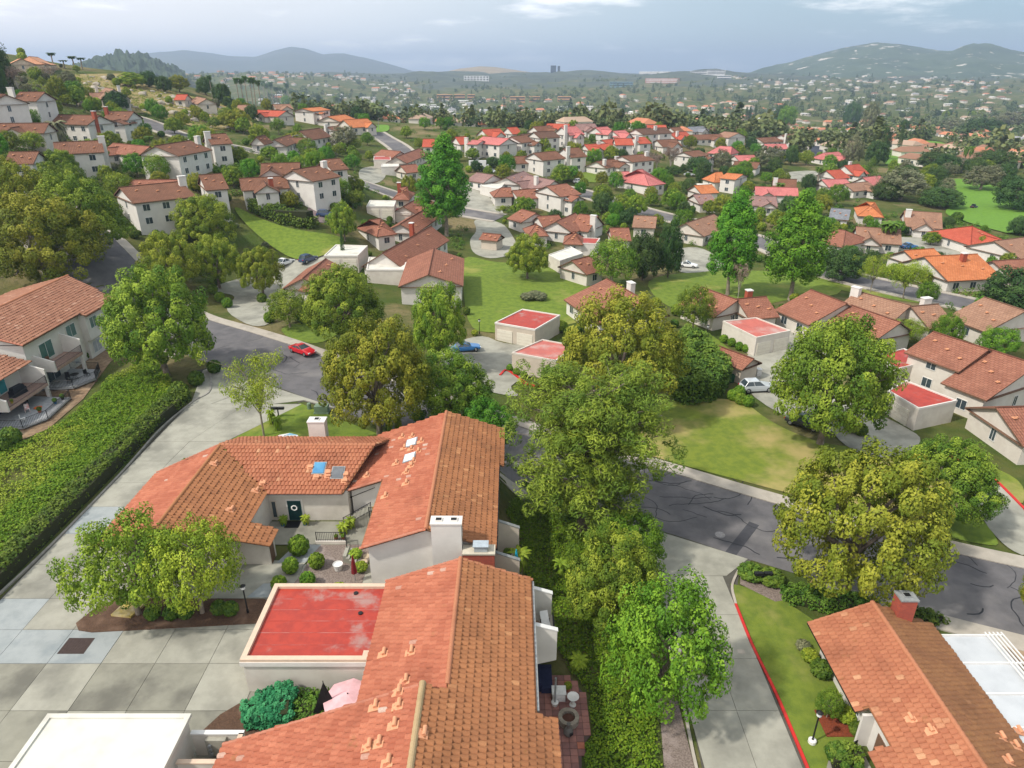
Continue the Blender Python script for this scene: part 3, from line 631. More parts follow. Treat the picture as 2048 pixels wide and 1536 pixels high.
for px, py in ((767, 1312), (822, 1308), (811, 1366), (797, 1388), (750, 1418), (797, 1416), (788, 1455), (737, 1498), (757, 1492), (776, 1530)): vent_on(roofA, A, px, py, (a2x, 27, a2z) if py > 1380 else (ax, 30, az), nAl if py > 1380 else Vector((-SA, 0, 1)).normalized(), (0, 1, 0), .95)
vent_on(roofA, A, 842, 1471, (a2x, 27, a2z), nAr, (0, 1, 0), .95)
mb = MB(); mb.box(-8.8, 1.1, 16, 39.1, -3, zl-.05); mb.poly([(-8.8, 39.1, zl-.05), (1.1, 39.1, zl-.05), (ax, 39.1, az-.2)][::-1]); mb.box(-16.3, -8.8, 16, 27.2, -.5, a2zl); mb.poly([(-16.3, 27.2, a2zl), (-8.8, 27.2, a2zl), (a2x, 27.2, a2z-.2)][::-1]); mb.poly([(-8.8, 27.2, a2zl), (1.1, 27.2, a2zl), (a2x, 27.2, a2z-.2)][::-1]); mb.build('wall', stucco, A)
pbox(A, 'gutter', grey_metal, 1.45, 1.6, 28.2, 39.3, zr-.18, zr-.04); pbox(A, 'gutter', white_p, 2.55, 2.68, 16, 27.9, zr-.58, zr-.45)
# balcony bay on the slope side
for y0, zi, zo, zb, xo in ((39.15, 3.6, 2.95, -2.6, 2.95), (35.3, 3.8, 3.15, .5, 3.1)):
    mb = MB(); mb.hexa([(1.1, y0, zb-.6), (xo, y0, zb), (xo, y0+.22, zb), (1.1, y0+.22, zb-.6)], [(1.1, y0, zi), (xo, y0, zo), (xo, y0+.22, zo), (1.1, y0+.22, zi)]); mb.build('side_wall', stucco_w, A)
    mb = MB(); mb.hexa([(1.1, y0-.05, zi), (xo+.05, y0-.05, zo), (xo+.05, y0+.27, zo), (1.1, y0+.27, zi)], [(1.1, y0-.05, zi+.08), (xo+.05, y0-.05, zo+.08), (xo+.05, y0+.27, zo+.08), (1.1, y0+.27, zi+.08)]); mb.build('wall_coping', white_p, A)
pbox(A, 'balcony_floor', sidewalk, 1.1, 3.05, 35.52, 39.15, .75, 1.0)
mb = MB()
for y in np.arange(35.6, 39.1, .16): mb.box(3.0, 3.02, y, y+.02, 1.0, 1.95)
mb.box(2.98, 3.04, 35.52, 39.15, 1.95, 2.0); mb.build('balcony_railing', dark, A)
# patio below
pz = -2.42
patio = patch('patio', [(1.2, 22), (4.2, 27.0), (4.6, 30.8), (5.25, 31.6), (5.2, 34.9), (4.2, 36.6), (1.2, 36.6)], plain('paver_joint', (.10, .07, .06), None, 4, .95), 0, 3, 'paved patio of square pavers', flat=pz)
pav = [plain('paver_plum', (.24, .115, .10), (.19, .095, .085), 3, .9), plain('paver_rose', (.33, .155, .125), (.27, .13, .11), 3, .9), plain('paver_coral', (.45, .16, .10), None, 3, .9)]
rnd = random.Random(4)
for i in range(9):
    for j in range(24):
        x, y = 1.3+i*.5, 24.6+j*.5
        if inpoly(x+.25, y+.25, [(1.2, 22), (4.2, 27.0), (4.6, 30.8), (5.25, 31.6), (5.2, 34.9), (4.2, 36.6), (1.2, 36.6)]):
            mb = MB(); mb.box(x+.01, x+.48, y+.01, y+.48, pz-.02, pz+.045+.006*rnd.random()); mb.build('paver', pav[0] if rnd.random() < .55 else (pav[1] if rnd.random() < .88 else pav[2]), patio)
# ================================================================ garage with red flat roof
G = thing('flat_garage', 'flat roofed garage with stained bright red roof and peach coping', 'garage', (-13.5, 36.5, 0))
pbox(G, 'wall', stucco, -17.7, -9.3, 33.05, 40.15, -.2, 2.78)
mb = MB(); mb.box(-17.45, -8.95, 33.3, 39.9, 2.70, 2.80); mb.build('roof', redroof, G)
for a in ((-17.8, -9.0, 39.9, 40.25), (-17.8, -9.5, 32.95, 33.3), (-17.8, -17.45, 33.3, 39.9), (-9.85, -9.5, 33.3, 33.75), (-9.5, -8.9, 33.45, 33.75)): pbox(G, 'coping', trim, *a, 2.78, 3.02)
pbox(G, 'fascia_band', stucco_w, -17.84, -9.46, 32.9, 32.97, 2.45, 2.8)
for px, py in ((712, 1187), (721, 1227)):
    q = P(px, py, 2.8); mb = MB(); mb.lathe((q.x, q.y, 2.8), [(.17, 0), (.17, .08), (.12, .1)], 12); mb.build('roof_drain', dark, G)
seam = plain('red_seam', (.27, .032, .022), (.40, .17, .15), .8, .55)
for k, y in enumerate((34.4, 35.5, 36.6, 37.7, 38.8)): pbox(G, 'roof_seam', seam, -17.44, -9.2, y, y+.05, 2.80, 2.806)
# ================================================================ white roofed garage and meter yard
W = thing('flat_garage', 'white flat roofed garage next to the meter yard', 'garage', (-23.5, 24, 0))
pbox(W, 'wall', stucco, -27.6, -19.4, 14, 28.65, -.2, 2.85); pbox(W, 'roof', whiteroof, -27.5, -19.5, 14, 28.55, 2.85, 2.93)
for a in ((-27.8, -19.2, 28.55, 28.85), (-27.8, -27.5, 14, 28.55), (-19.5, -19.2, 14, 28.55)): pbox(W, 'coping', whiteroof, *a, 2.8, 3.03)
MY = thing('meter_yard', 'low stucco walled meter yard with an electric meter cabinet', 'wall', (-17.7, 27, 0))
for a in ((-19.2, -16.1, 28.3, 28.5), (-16.3, -16.1, 26.6, 28.3), (-19.2, -16.1, 26.4, 26.6)):
    pbox(MY, 'wall', stucco, *a, -.2, 1.9); pbox(MY, 'coping', white_p if a[2] > 28 else trim, a[0]-.04, a[1]+.04, a[2]-.04, a[3]+.04, 1.9, 2.0)
pbox(MY, 'yard_floor', concrete_d, -19.2, -16.3, 26.6, 28.3, 0, .07)
mc = pbox(MY, 'meter_cabinet', plain('cabinet', (.36, .34, .28), None, 2, .6), -18.3, -17.1, 28.0, 28.28, .4, 1.75)
for x, z in ((-18.05, 1.35), (-18.05, 1.0), (-18.05, .65), (-17.35, .9), (-17.35, .6)):
    mb = MB(); mb.tube((x, 28.0, z), (x, 27.86, z), .12, .11, 12); mb.build('meter', grey_metal, mc)
# ================================================================ house B : two level gabled house
B = thing('tiled_house', 'gabled house with two tone tile roof, white chimney block and outdoor stair', 'house', (-6.6, 52, 0))
bx = -6.6; bz = 6.0; SBL = .35; zR = bz-.345*5.4
rb = TiledRoof(B, 2)
rb.slope([(bx, 42.9, bz), (-1.25, 42.9, zR), (-1.25, 55.4, zR), (-.75, 55.4, zR-.17), (-.75, 62.6, zR-.17), (bx-.15, 62.6, bz)], (0, 1, 0), clay_b, .05)
zL = bz-SBL*5.2
rb.slope([(bx, 42.9, bz), (-11.8, 42.9, zL), (-11.8, 52.6, zL), (-15.2, 52.6, bz-SBL*8.6), (-14.6, 62.3, bz-SBL*8.0), (bx-.15, 62.6, bz)], (0, 1, 0), clay_a, .015)
rb.cap((bx, 42.9, bz), (bx-.15, 62.6, bz), clay_c, .19); rb.cap((bx-.2, 42.85, bz-.05), (-11.8, 42.85, zL), clay_a, .13, 'rake_tile'); rb.cap((-11.8, 52.55, zL+.02), (-15.2, 52.55, bz-SBL*8.6+.02), clay_a, .13, 'rake_tile')
roofB = rb.finish()
nBl = Vector((-SBL, 0, 1)).normalized()
for px, py in ((804, 877), (824, 876), (842, 886), (808, 899), (822, 901), (836, 906), (792, 930), (826, 926), (822, 935), (812, 948), (812, 970), (770, 996), (733, 955)): vent_on(roofB, B, px, py, (bx, 50, bz), nBl, (0, 1, 0), 1.0)
skyl = plain('skylight_white', (.66, .74, .80), (.55, .65, .74), .7, .12, spec=.6)
def skylight(root, roof, px, py, p0, n, u, mat, w=.6, h=.85):
    q = plane_hit(px, py, p0, n)-root.location; u = Vector(u); v = n.cross(u)
    mb = MB(); mb.box(-w-.1, w+.1, -h-.1, h+.1, .0, .12); f = mb.build('skylight', grey_metal, None, (0, 0, 0)); g = MB(); g.box(-w, w, -h, h, .12, .17); g.build('pane', mat, f, (0, 0, 0)); f.parent = roof
    M = Matrix((u, v, n)).transposed().to_4x4(); M.translation = q+n*.05; f.matrix_basis = M
for px, py in ((824, 887), (820, 917)): skylight(B, roofB, px, py, (bx, 50, bz), nBl, (0, 1, 0), skyl, .65, .5)
mb = MB(); mb.box(-11.3, -1.7, 43.3, 62.2, -3, zR-.25); mb.poly([(-11.3, 43.3, zR-.25), (-1.7, 43.3, zR-.25), (bx, 43.3, bz-.22)]); mb.box(-14.8, -11.3, 53, 62.0, -.5, bz-SBL*8.3)
mb.poly([(-14.8, 53, bz-SBL*8.3), (-11.3, 53, bz-SBL*8.3), (-11.3, 53, zL-.05)]); mb.build('wall', stucco_w, B)
chimney(B, -6.15, -3.85, 42.35, 43.3, -1, 6.8, stucco_w); ch = chimney(B, -3.75, -1.35, 41.9, 42.95, -1, 4.35, brickm, plain('cap_cream', (.55, .50, .40), None, 2, .8), 1)
mb = MB(); mb.box(-2.9, -1.9, 42.05, 42.75, 4.5, 4.95); mb.box(-3.0, -1.8, 41.98, 42.82, 4.95, 5.02); mb.build('spark_arrestor', plain('galvanised', (.5, .56, .6), None, 3, .35, metal=.4), B)
pbox(B, 'gutter', dark, -1.25, -1.12, 42.9, 55.4, zR-.16, zR-.03)
for y0, zt in ((43.1, 3.1), (47.3, 3.1)):
    mb = MB(); mb.hexa([(-1.7, y0, -2.6), (.6, y0, -2.6 if y0 > 45 else .6), (.6, y0+.2, -2.6 if y0 > 45 else .6), (-1.7, y0+.2, -2.6)], [(-1.7, y0, zt+.6), (.6, y0, zt-.3), (.6, y0+.2, zt-.3), (-1.7, y0+.2, zt+.6)]); mb.build('side_wall', stucco_b, B)
    mb = MB(); mb.hexa([(-1.7, y0-.05, zt+.6), (.65, y0-.05, zt-.3), (.65, y0+.25, zt-.3), (-1.7, y0+.25, zt+.6)], [(-1.7, y0-.05, zt+.68), (.65, y0-.05, zt-.22), (.65, y0+.25, zt-.22), (-1.7, y0+.25, zt+.68)]); mb.build('wall_coping', grey_metal, B)
pbox(B, 'balcony_floor', sidewalk, -1.7, .6, 43.3, 47.3, .05, .25)
# stair
st = MB(); n = 9
for k in range(n): st.box(-15.3+k*.30, -15.0+k*.30+.02, 51.2, 52.5, .1, .1+.19*(k+1))
st.build('stair', concrete, B); pbox(B, 'landing', concrete_d, -12.6, -11.3, 50.2, 52.5, 1.65, 1.85)
def railing(root, pts, h=.95, step=.14):
    mb = MB()
    for (a, b) in zip(pts, pts[1:]):
        a, b = Vector(a), Vector(b); L = (b-a).length; k = int(L/step)
        for i in range(k+1): p = a.lerp(b, i/max(1, k)); mb.box(p.x-.012, p.x+.012, p.y-.012, p.y+.012, p.z, p.z+h)
        mb.tube(a+Vector((0, 0, h)), b+Vector((0, 0, h)), .03, .03, 6); mb.tube(a+Vector((0, 0, .1)), b+Vector((0, 0, .1)), .02, .02, 6)
        for p in (a, b): mb.box(p.x-.03, p.x+.03, p.y-.03, p.y+.03, p.z-.1, p.z+h+.05)
    return mb.build('railing', dark, root)
railing(B, [(-15.3, 51.1, .2), (-12.7, 51.1, 1.85)]); railing(B, [(-12.7, 50.3, 1.85), (-11.6, 50.3, 1.85)])
mb = MB(); mb.tube((-15.0, 52.9, 2.1), (-12.6, 52.9, 3.2), .03, .03, 6); mb.build('handrail', dark, B)
pbox(B, 'gate', plain('wood_gate', (.42, .25, .08), (.34, .19, .06), 5, .7), -12.4, -11.35, 50.28, 50.34, 1.9, 2.9)
# ================================================================ house C : courtyard wing
Cc = thing('tiled_house', 'courtyard house with brown and salmon tile slopes meeting in a valley', 'house', (-24, 52, 0))
cz = 5.2; rc = TiledRoof(Cc, 3); cy0 = 57.2; ce = 3.25; cye = 51.9
rc.slope([(-27.9, cy0, cz), (-13.2, cy0, cz), (-15.3, cye, ce), (-22.2, cye, ce)], (1, 0, 0), clay_c, .02)
rc.slope([(-28.4, cy0, cz), (-13.2, cy0, cz), (-12, 61.5, 3.6), (-28, 61.5, 3.6)], (1, 0, 0), clay_c, .02)
sl = (cz-ce)/(28.1-22.2); zf = cz-sl*8.2
rc.slope([(-28.1, cy0, cz), (-22.2, cye, ce), (-22.2, 47.6, ce), (-19.9, 47.6, zf), (-19.9, 45.4, zf), (-28.1, 44.2, cz)], (0, 1, 0), clay_b, .01)
rc.slope([(-28.1, cy0, cz), (-33.9, 55.6, 3.0), (-33.9, 44.6, 3.0), (-28.1, 44.2, cz)], (0, 1, 0), clay_a, .005)
rc.cap((-28.1, 44.2, cz), (-28.1, cy0+.1, cz), clay_b, .17); rc.cap((-28.1, cy0, cz), (-13.2, cy0, cz), clay_c, .18); rc.cap((-28.3, cy0+.1, cz-.05), (-33.9, 55.7, 3.05), clay_a, .11, 'rake_tile'); rc.cap((-19.9, 45.35, zf), (-24.5, 44.7, cz-sl*3.6), clay_b, .12, 'rake_tile')
roofC = rc.finish()
nCs = Vector((0, -(cz-ce)/(cy0-cye), 1)).normalized(); nCe = Vector((sl, 0, 1)).normalized()
for px, py in ((632, 955), (655, 952), (688, 962), (655, 946), (525, 967), (620, 935), (690, 950)): vent_on(roofC, Cc, px, py, (-20, cy0, cz), nCs, (1, 0, 0), .9)
for px, py in ((427, 930), (510, 984), (459, 1022)): vent_on(roofC, Cc, px, py, (-28.1, 50, cz), nCe, (0, 1, 0), 1.0)
skylight(Cc, roofC, 639, 938, (-20, cy0, cz), nCs, (1, 0, 0), plain('skylight_blue', (.05, .20, .38), (.08, .28, .46), .8, .15, spec=.6), .5, .62); skylight(Cc, roofC, 676, 947, (-20, cy0, cz), nCs, (1, 0, 0), plain('skylight_grey', (.10, .11, .12), (.16, .17, .18), .8, .15, spec=.6), .5, .62)
mb = MB(); mb.box(-22.6, -15, 52.3, 61, -.3, ce-.1); mb.box(-33.4, -22.7, 45.2, 56.8, -.3, 2.9); mb.box(-22.7, -20.3, 46, 47.3, -.3, zf-.1); mb.box(-22.5, -22.3, 47.3, 52.3, -.3, ce-.1); mb.build('wall', stucco, Cc)
pbox(Cc, 'gutter', grey_metal, -22.1, -15.4, cye-.14, cye-.02, ce-.14, ce-.02)
pbox(Cc, 'utility_door', fascia, -20.29, -20.24, 46.1, 46.9, .1, 2.0)
dq = P(593, 1040, .1); dx = dq.x
door = pbox(Cc, 'front_door', plain('door_teal', (.012, .055, .055), (.018, .07, .07), 3, .4), dx-.62, dx+.62, 52.2, 52.32, .1, 2.2)
mb = MB()
for k in range(9): mb.box(dx-.55+k*.13, dx-.53+k*.13, 52.17, 52.2, .25, 2.1)
mb.build('security_grille', dark, door)
mb = MB()
for k in range(14): a = 2*math.pi*k/14; mb.lathe((dx+.24*math.cos(a), 52.13, 1.5+.24*math.sin(a)), [(.02, -.05), (.075, 0), (.02, .05)], 6)
mb.build('wreath', white_p, door); window(Cc, (dx-1.9, 52.28, 1.25), (0, -1, 0), .35, 1.7, glass, stucco_b, 0, 'side_light'); pbox(Cc, 'door_frame', stucco_w, dx-.75, dx+.75, 52.24, 52.31, .1, 2.3)
mb = MB(); mb.box(dx-.8, dx+.5, 51.0, 52.0, .105, .125); tag(mb.build('door_mat', dark, None, (dx, 51.5, .1)), 'black door mat at the teal front door', 'mat')
chimney(Cc, -20.9, -19.2, 61.6, 62.7, 0, 5.3, stucco_w, white_p, 1)
# courtyard railing on low wall
CR = thing('courtyard_wall', 'low courtyard wall with black iron railing above the gravel bed', 'wall', (-15.8, 48.8, 0)); pbox(CR, 'wall', stucco, -17.3, -14.6, 48.7, 48.95, -.1, .35); railing(CR, [(-17.2, 48.82, .35), (-14.7, 48.82, .35)], .9, .15); railing(CR, [(-14.6, 48.8, .35), (-14.2, 47.4, .3)], .9, .15)
ST = thing('garden_steps', 'short flight of garden steps beside the courtyard railing', 'steps', (-13.6, 47.5, 0))
for k in range(5): pbox(ST, 'step', concrete, -14.3+.28*k, -14.0+.28*k, 46.2-.12*k, 47.6-.1*k, 0, .75-.14*k)
# ================================================================ house D : lower right house
D = thing('tiled_house', 'low house with rose tile slope, brick chimney and white patio cover', 'house', (26.6, 31, -2.5))
dxr = 26.6; dz = 2.3; dzl = .35; rd = TiledRoof(D, 5); sld = (dz-dzl)/(dxr-22.3)
rd.slope([(dxr, 38.9, dz), (22.3, 39.0, dzl), (22.3, 31.2, dzl), (23.0, 31.2, dzl+sld*.7), (23.0, 28.5, dzl+sld*.7), (21.9, 28.5, dzl-.18), (21.9, 20, dzl-.18), (dxr, 20, dz)], (0, 1, 0), clay_c, .05)
rd.slope([(dxr, 38.9, dz), (31.4, 38.9, dz-.43*4.8), (31.4, 20, dz-.43*4.8), (dxr, 20, dz)], (0, 1, 0), tilemat('clay_tile_dark', (.23, .105, .05), (.29, .14, .06), (.36, .18, .09), (.22, .12, .035)), .01)
rd.cap((dxr, 20, dz), (dxr, 39, dz), clay_c, .18); rd.cap((dxr, 38.95, dz-.03), (22.3, 38.95, dzl), clay_c, .12, 'rake_tile')
roofD = rd.finish(); nDl = Vector((-sld, 0, 1)).normalized(); nDr = Vector((.43, 0, 1)).normalized()
for px, py in ((1822, 1442), (1862, 1465)): vent_on(roofD, D, px, py, (dxr, 30, dz), nDl, (0, 1, 0), .9)
for px, py in ((2002, 1478), (2030, 1496), (2036, 1466), (2015, 1525)): vent_on(roofD, D, px, py, (dxr, 30, dz), nDr, (0, 1, 0), .9)
mb = MB(); mb.box(23.4, 31, 20, 38.6, -3, dzl+.1); mb.poly([(23.4, 38.6, dzl+.1), (31, 38.6, dzl+.1), (dxr, 38.6, dz-.2)][::-1]); mb.build('wall', stucco_w, D); pbox(D, 'gutter', dark, 22.14, 22.28, 31.2, 39, dzl-.12, dzl); pbox(D, 'wing_wall', stucco_w, 22.6, 23.4, 30.9, 31.1, -3, dzl-.05)
chimney(D, 28.1, 29.3, 38.1, 39.1, -2.5, 3.2, brickm, grey_metal, 1); window(D, (23.37, 36.2, -1.1), (-1, 0, 0), 1.6, 1.1, glass, white_p); window(D, (23.37, 33.2, -1.1), (-1, 0, 0), 1.6, 1.1, glass, white_p); pbox(D, 'front_door', fascia, 23.34, 23.4, 29.2, 30.2, -2.5, -.4)
pc = MB(); pc.box(31.2, 35.6, 22, 38.2, -.05, .02)
pco = pc.build('patio_cover', plain('cover_sheet', (.50, .52, .54), (.44, .46, .48), .6, .6), D)
for y in (38.0, 35.4, 32.8, 30.2, 27.6, 25, 22.4): pbox(D, 'rafter', white_p, 31.2, 36.3, y-.06, y+.06, .02, .16)
for x in (35.0, 35.3, 35.6, 35.9, 36.2): pbox(D, 'lattice_slat', white_p, x-.05, x+.05, 22, 38.2, .16, .24)
for y in (37.8, 33, 28, 23): pbox(D, 'post', white_p, 35.4, 35.55, y-.07, y+.07, -2.5, -.05)
patch('court', [(19.6, 27.5), (22.9, 27.5), (22.9, 31), (21.2, 31), (20, 29.2)], concrete, .10, 3, 'small entrance terrace of the low house')
# ================================================================ house E : two storey house on the left
E_ = thing('terrace_house', 'two storey cream house with balconies above the soil bank', 'house', (-62, 84, 0))
re_ = TiledRoof(E_, 6); ex = -68.5; ez = 9.2; eze = 6.7; rose2 = tilemat('clay_tile_grey', (.285, .13, .08), (.35, .17, .105), (.43, .25, .175), (.22, .13, .055))
re_.slope([(ex, 102.5, ez), (-59.6, 98.6, eze), (-59.6, 90.9, eze), (-60.6, 90.9, eze+.28), (-60.6, 78.8, eze+.28), (ex, 78.8, ez)], (0, 1, 0), rose2, .06)
re_.slope([(ex, 102.5, ez), (-78, 102.5, eze), (-78, 78.8, eze), (ex, 78.8, ez)], (0, 1, 0), rose2, .06)
re_.slope([(-66, 78.4, 6.6), (-60.2, 78.4, 5.0), (-60.2, 66, 5.0), (-66, 66, 6.6)], (0, 1, 0), rose2, .06)
re_.cap((ex, 78.8, ez), (ex, 102.5, ez), clay_c, .2); re_.cap((ex, 78.75, ez), (-60.6, 78.75, eze+.28), clay_a, .16, 'rake_tile'); re_.finish(300)
mb = MB(); mb.box(-77.5, -61.2, 79.4, 98.0, -.5, eze+.1); mb.box(-61.2, -60.2, 91.2, 98.0, 2.9, eze-.05); mb.box(-61.2, -60.7, 91.2, 98.0, -.5, 2.9); mb.poly([(-77.5, 79.4, eze), (-61.2, 79.4, eze), (ex, 79.4, ez-.2)]); mb.box(-70, -61.6, 66, 78.6, -.5, 5.0); mb.build('wall', stucco_w, E_)
for y, x, z, w, h, g in ((92.8, -60.18, 5.2, 1.7, 1.5, glass_teal), (96.3, -60.18, 5.2, 1.7, 1.5, glass_teal), (89, -61.17, 5.2, 2.0, 1.7, glass_teal), (93, -60.68, 1.5, 1.9, 1.7, blind), (96.6, -60.68, 1.5, 1.9, 1.7, blind), (89, -61.17, 1.5, 2.0, 1.9, blind), (83.3, -61.17, 4.6, 2.6, 2.2, glass_teal), (74, -61.57, 3.6, 2.6, 2.2, plain('door_cyan', (.04, .30, .34), None, 2, .3)), (83.3, -61.17, 1.2, 2.6, 2.2, glass), (74, -61.57, .6, 2.6, 2.2, glass)): window(E_, (x, y, z), (1, 0, 0), w, h, g, white_p)
for y0, y1, zf_, xo in ((80.4, 86.6, 3.1, -58.6), (70.6, 78.2, 2.3, -58.4)):
    fl = pbox(E_, 'balcony_floor', plain('deck_pink', (.40, .27, .22), None, 3, .8), -61.6, xo, y0+.2, y1-.2, zf_-.35, zf_)
    for yy, zt in ((y0, 1.2), (y1-.2, 2.0)):
        mb = MB(); mb.hexa([(-61.6, yy, zf_-.4), (xo, yy, zf_-.4), (xo, yy+.2, zf_-.4), (-61.6, yy+.2, zf_-.4)], [(-61.6, yy, zf_+zt+.8), (xo, yy, zf_+zt-.2), (xo, yy+.2, zf_+zt-.2), (-61.6, yy+.2, zf_+zt+.8)]); mb.build('side_wall', stucco_w, E_)
    railing(E_, [(xo-.06, y0+.25, zf_), (xo-.06, y1-.25, zf_)], 1.0, .16); pbox(E_, 'post', stucco_w, xo-.4, xo, y1-.5, y1-.2, -.5, zf_-.35)
for pts in ([(-61.4, 80.0), (-57.2, 80.6), (-55.8, 83.4), (-57.0, 86.5), (-61.2, 86.8)], [(-61.6, 69.2), (-56.6, 69.6), (-55.2, 72), (-55.8, 77.6), (-61.4, 78)]):
    mb = MB(); mb.prism(pts[::1], .25, .45); dk = mb.build('deck', plain('deck_grey', (.33, .34, .35), (.25, .26, .27), 3, .8), E_); railing(E_, [(x, y, .45) for x, y in pts], 1.0, .17)
    for x, y in pts[1:4]: pbox(E_, 'deck_post', fascia, x-.08, x+.08, y-.08, y+.08, -.4, .25)
# ---------------------------------------------------------------- plants: leaf-sized faces spread through the crown
def leaves(C, Rd, N, size, rng, outward=None, up=.35, aspect=.55, tip_bias=0.0, droop=0.0):
    """C (k,3) puff centres, Rd (k,) radii, N leaves per puff -> verts, quads, colours"""
    k = len(C); idx = np.repeat(np.arange(k), N); n = len(idx)
    d = rng.normal(size=(n, 3)); d /= np.linalg.norm(d, axis=1, keepdims=True)
    rad = Rd[idx]*(.70+.30*rng.random(n)**.6); p = C[idx]+d*rad[:, None]
    nr = d*.8+rng.normal(size=(n, 3))*.45+np.array([0, 0, up])
    if outward is not None: nr += outward[idx]*.5
    nr /= np.linalg.norm(nr, axis=1, keepdims=True)
    t = np.cross(nr, rng.normal(size=(n, 3))); t /= np.linalg.norm(t, axis=1, keepdims=True)+1e-9; t[:, 2] -= droop; b = np.cross(nr, t)
    s = size*(.65+.7*rng.random(n)); a = t*s[:, None]; bb = b*(s*aspect)[:, None]
    V = np.stack([p-a, p-bb, p+a, p+bb], 1).reshape(-1, 3); Fc = np.arange(4*n).reshape(-1, 4)
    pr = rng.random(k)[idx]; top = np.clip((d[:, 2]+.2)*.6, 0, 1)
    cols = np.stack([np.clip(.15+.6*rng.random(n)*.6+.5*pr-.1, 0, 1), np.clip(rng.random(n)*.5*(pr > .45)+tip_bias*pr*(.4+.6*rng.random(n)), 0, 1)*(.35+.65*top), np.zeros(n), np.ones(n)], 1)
    return V, Fc, cols
def branches(mb, base, tips, r0, rng, h0, spread=.6):
    """trunk to the fork height, limbs bending to the tips"""
    base = Vector(base); fork = base+Vector((rng.normal()*.08*h0, rng.normal()*.08*h0, h0)); mb.tube(base-Vector((0, 0, .3)), base+(fork-base)*.12, r0*1.5, r0*1.08, 9); mb.tube(base+(fork-base)*.12, fork, r0*1.08, r0*.78, 9)
    for t in tips:
        t = Vector(t); m1 = fork.lerp(t, .38)+Vector((rng.normal()*.3, rng.normal()*.3, -.1+abs(rng.normal())*.35)); m2 = fork.lerp(t, .72)+Vector((rng.normal()*.25, rng.normal()*.25, .1))
        rr = r0*(.32+.25*rng.random()); mb.tube(fork, m1, rr*1.3, rr, 6); mb.tube(m1, m2, rr, rr*.6, 5); mb.tube(m2, t, rr*.6, rr*.22, 5)
def fib(n, rng, jit=.12):
    i = np.arange(n)+.5; ph = np.arccos(1-2*i/n); th = math.pi*(1+5**.5)*i
    d = np.stack([np.cos(th)*np.sin(ph), np.sin(th)*np.sin(ph), np.cos(ph)], 1)+rng.normal(size=(n, 3))*jit
    return d/np.linalg.norm(d, axis=1, keepdims=True)
PROTO = {}
def proto(kind, seed, trunk, crown, tmat, cmat):
    me = trunk.build('trunk', tmat, None, (0, 0, 0), True); tm = me.data; bpy.data.objects.remove(me)
    cm = mesh_np('crown', crown[0], crown[1], cmat, False, crown[2]); PROTO.setdefault(kind, []).append((tm, cm))
def cat_(l): 
    off = 0; V = []; Fc = []; Cc_ = []
    for v, f, c in l: V.append(v); Fc.append(f+off); Cc_.append(c); off += len(v)
    return np.concatenate(V), np.concatenate(Fc), np.concatenate(Cc_)
def round_tree(kind, seed, Rx, Rz, h0, npuff, pr, nl, ls, cmat, tmat=bark, lump=.22, flat_bottom=-.45, tip=.5, egg=0., r0=.28):
    rng = np.random.default_rng(seed); d = fib(npuff, rng); d = d[d[:, 2] > flat_bottom]
    lob = np.array([1+lump*noise.noise(Vector(q)*1.7+Vector((seed*3.1, 0, 0)))+.10*noise.noise(Vector(q)*4+Vector((0, seed, 0))) for q in d])
    w = 1-egg*np.clip(d[:, 2], 0, 1); C = d*np.stack([Rx*w, Rx*w, np.full(len(d), Rz)], 1)*lob[:, None]*(.80+.20*rng.random(len(d)))[:, None]
    inner = fib(max(10, npuff//4), rng)*np.array([Rx, Rx, Rz])*.58; C = np.concatenate([C, inner]); out = np.concatenate([d, inner/np.linalg.norm(inner, axis=1, keepdims=True)])
    zc = h0+Rz*(-flat_bottom)*.9; C[:, 2] += zc; Rd = pr*(.7+.6*rng.random(len(C)))
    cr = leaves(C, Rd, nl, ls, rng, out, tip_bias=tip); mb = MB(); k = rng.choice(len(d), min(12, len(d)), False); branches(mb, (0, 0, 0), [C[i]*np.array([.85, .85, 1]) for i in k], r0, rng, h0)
    proto(kind, seed, mb, cr, tmat, cmat)
lf_round = leafmat('leaf_round', (0.060, 0.127, 0.012), (0.173, 0.277, 0.022), (0.434, 0.496, 0.053), .32)
lf_yellow = leafmat('leaf_yellow', (.085, .14, .011), (.225, .275, .022), (.43, .425, .05), .34)
lf_bright = leafmat('leaf_bright', (0.045, 0.133, 0.010), (0.114, 0.275, 0.019), (0.255, 0.422, 0.031), .34)
lf_dark = leafmat('leaf_dark', (0.029, 0.070, 0.019), (0.067, 0.129, 0.027), (0.129, 0.203, 0.040), .22)
lf_grey = leafmat('leaf_grey', (0.097, 0.114, 0.060), (0.189, 0.200, 0.102), (0.297, 0.276, 0.156), .25)
lf_pine = leafmat('leaf_pine', (0.057, 0.112, 0.014), (0.167, 0.235, 0.022), (0.294, 0.337, 0.036), .28)
lf_airy = leafmat('leaf_airy', (0.106, 0.180, 0.016), (0.263, 0.360, 0.026), (0.480, 0.526, 0.053), .36)
lf_hedge = leafmat('leaf_hedge', (0.042, 0.097, 0.012), (0.106, 0.187, 0.019), (0.210, 0.284, 0.032), .22)
lf_clip = leafmat('leaf_clipped', (0.074, 0.157, 0.012), (0.157, 0.277, 0.019), (0.300, 0.406, 0.036), .22)
lf_blue = leafmat('leaf_juniper', (0.016, 0.135, 0.052), (0.038, 0.230, 0.087), (0.081, 0.297, 0.114), .15)
lf_ivy = leafmat('leaf_ivy', (0.064, 0.160, 0.008), (0.134, 0.282, 0.013), (0.270, 0.371, 0.026), .32)
lf_ivyy = leafmat('leaf_ivy_yellow', (0.123, 0.180, 0.013), (0.257, 0.308, 0.021), (0.398, 0.398, 0.046), .32)
lf_pink = leafmat('leaf_bare', (0.176, 0.129, 0.095), (0.297, 0.216, 0.162), (0.378, 0.297, 0.230), .1)
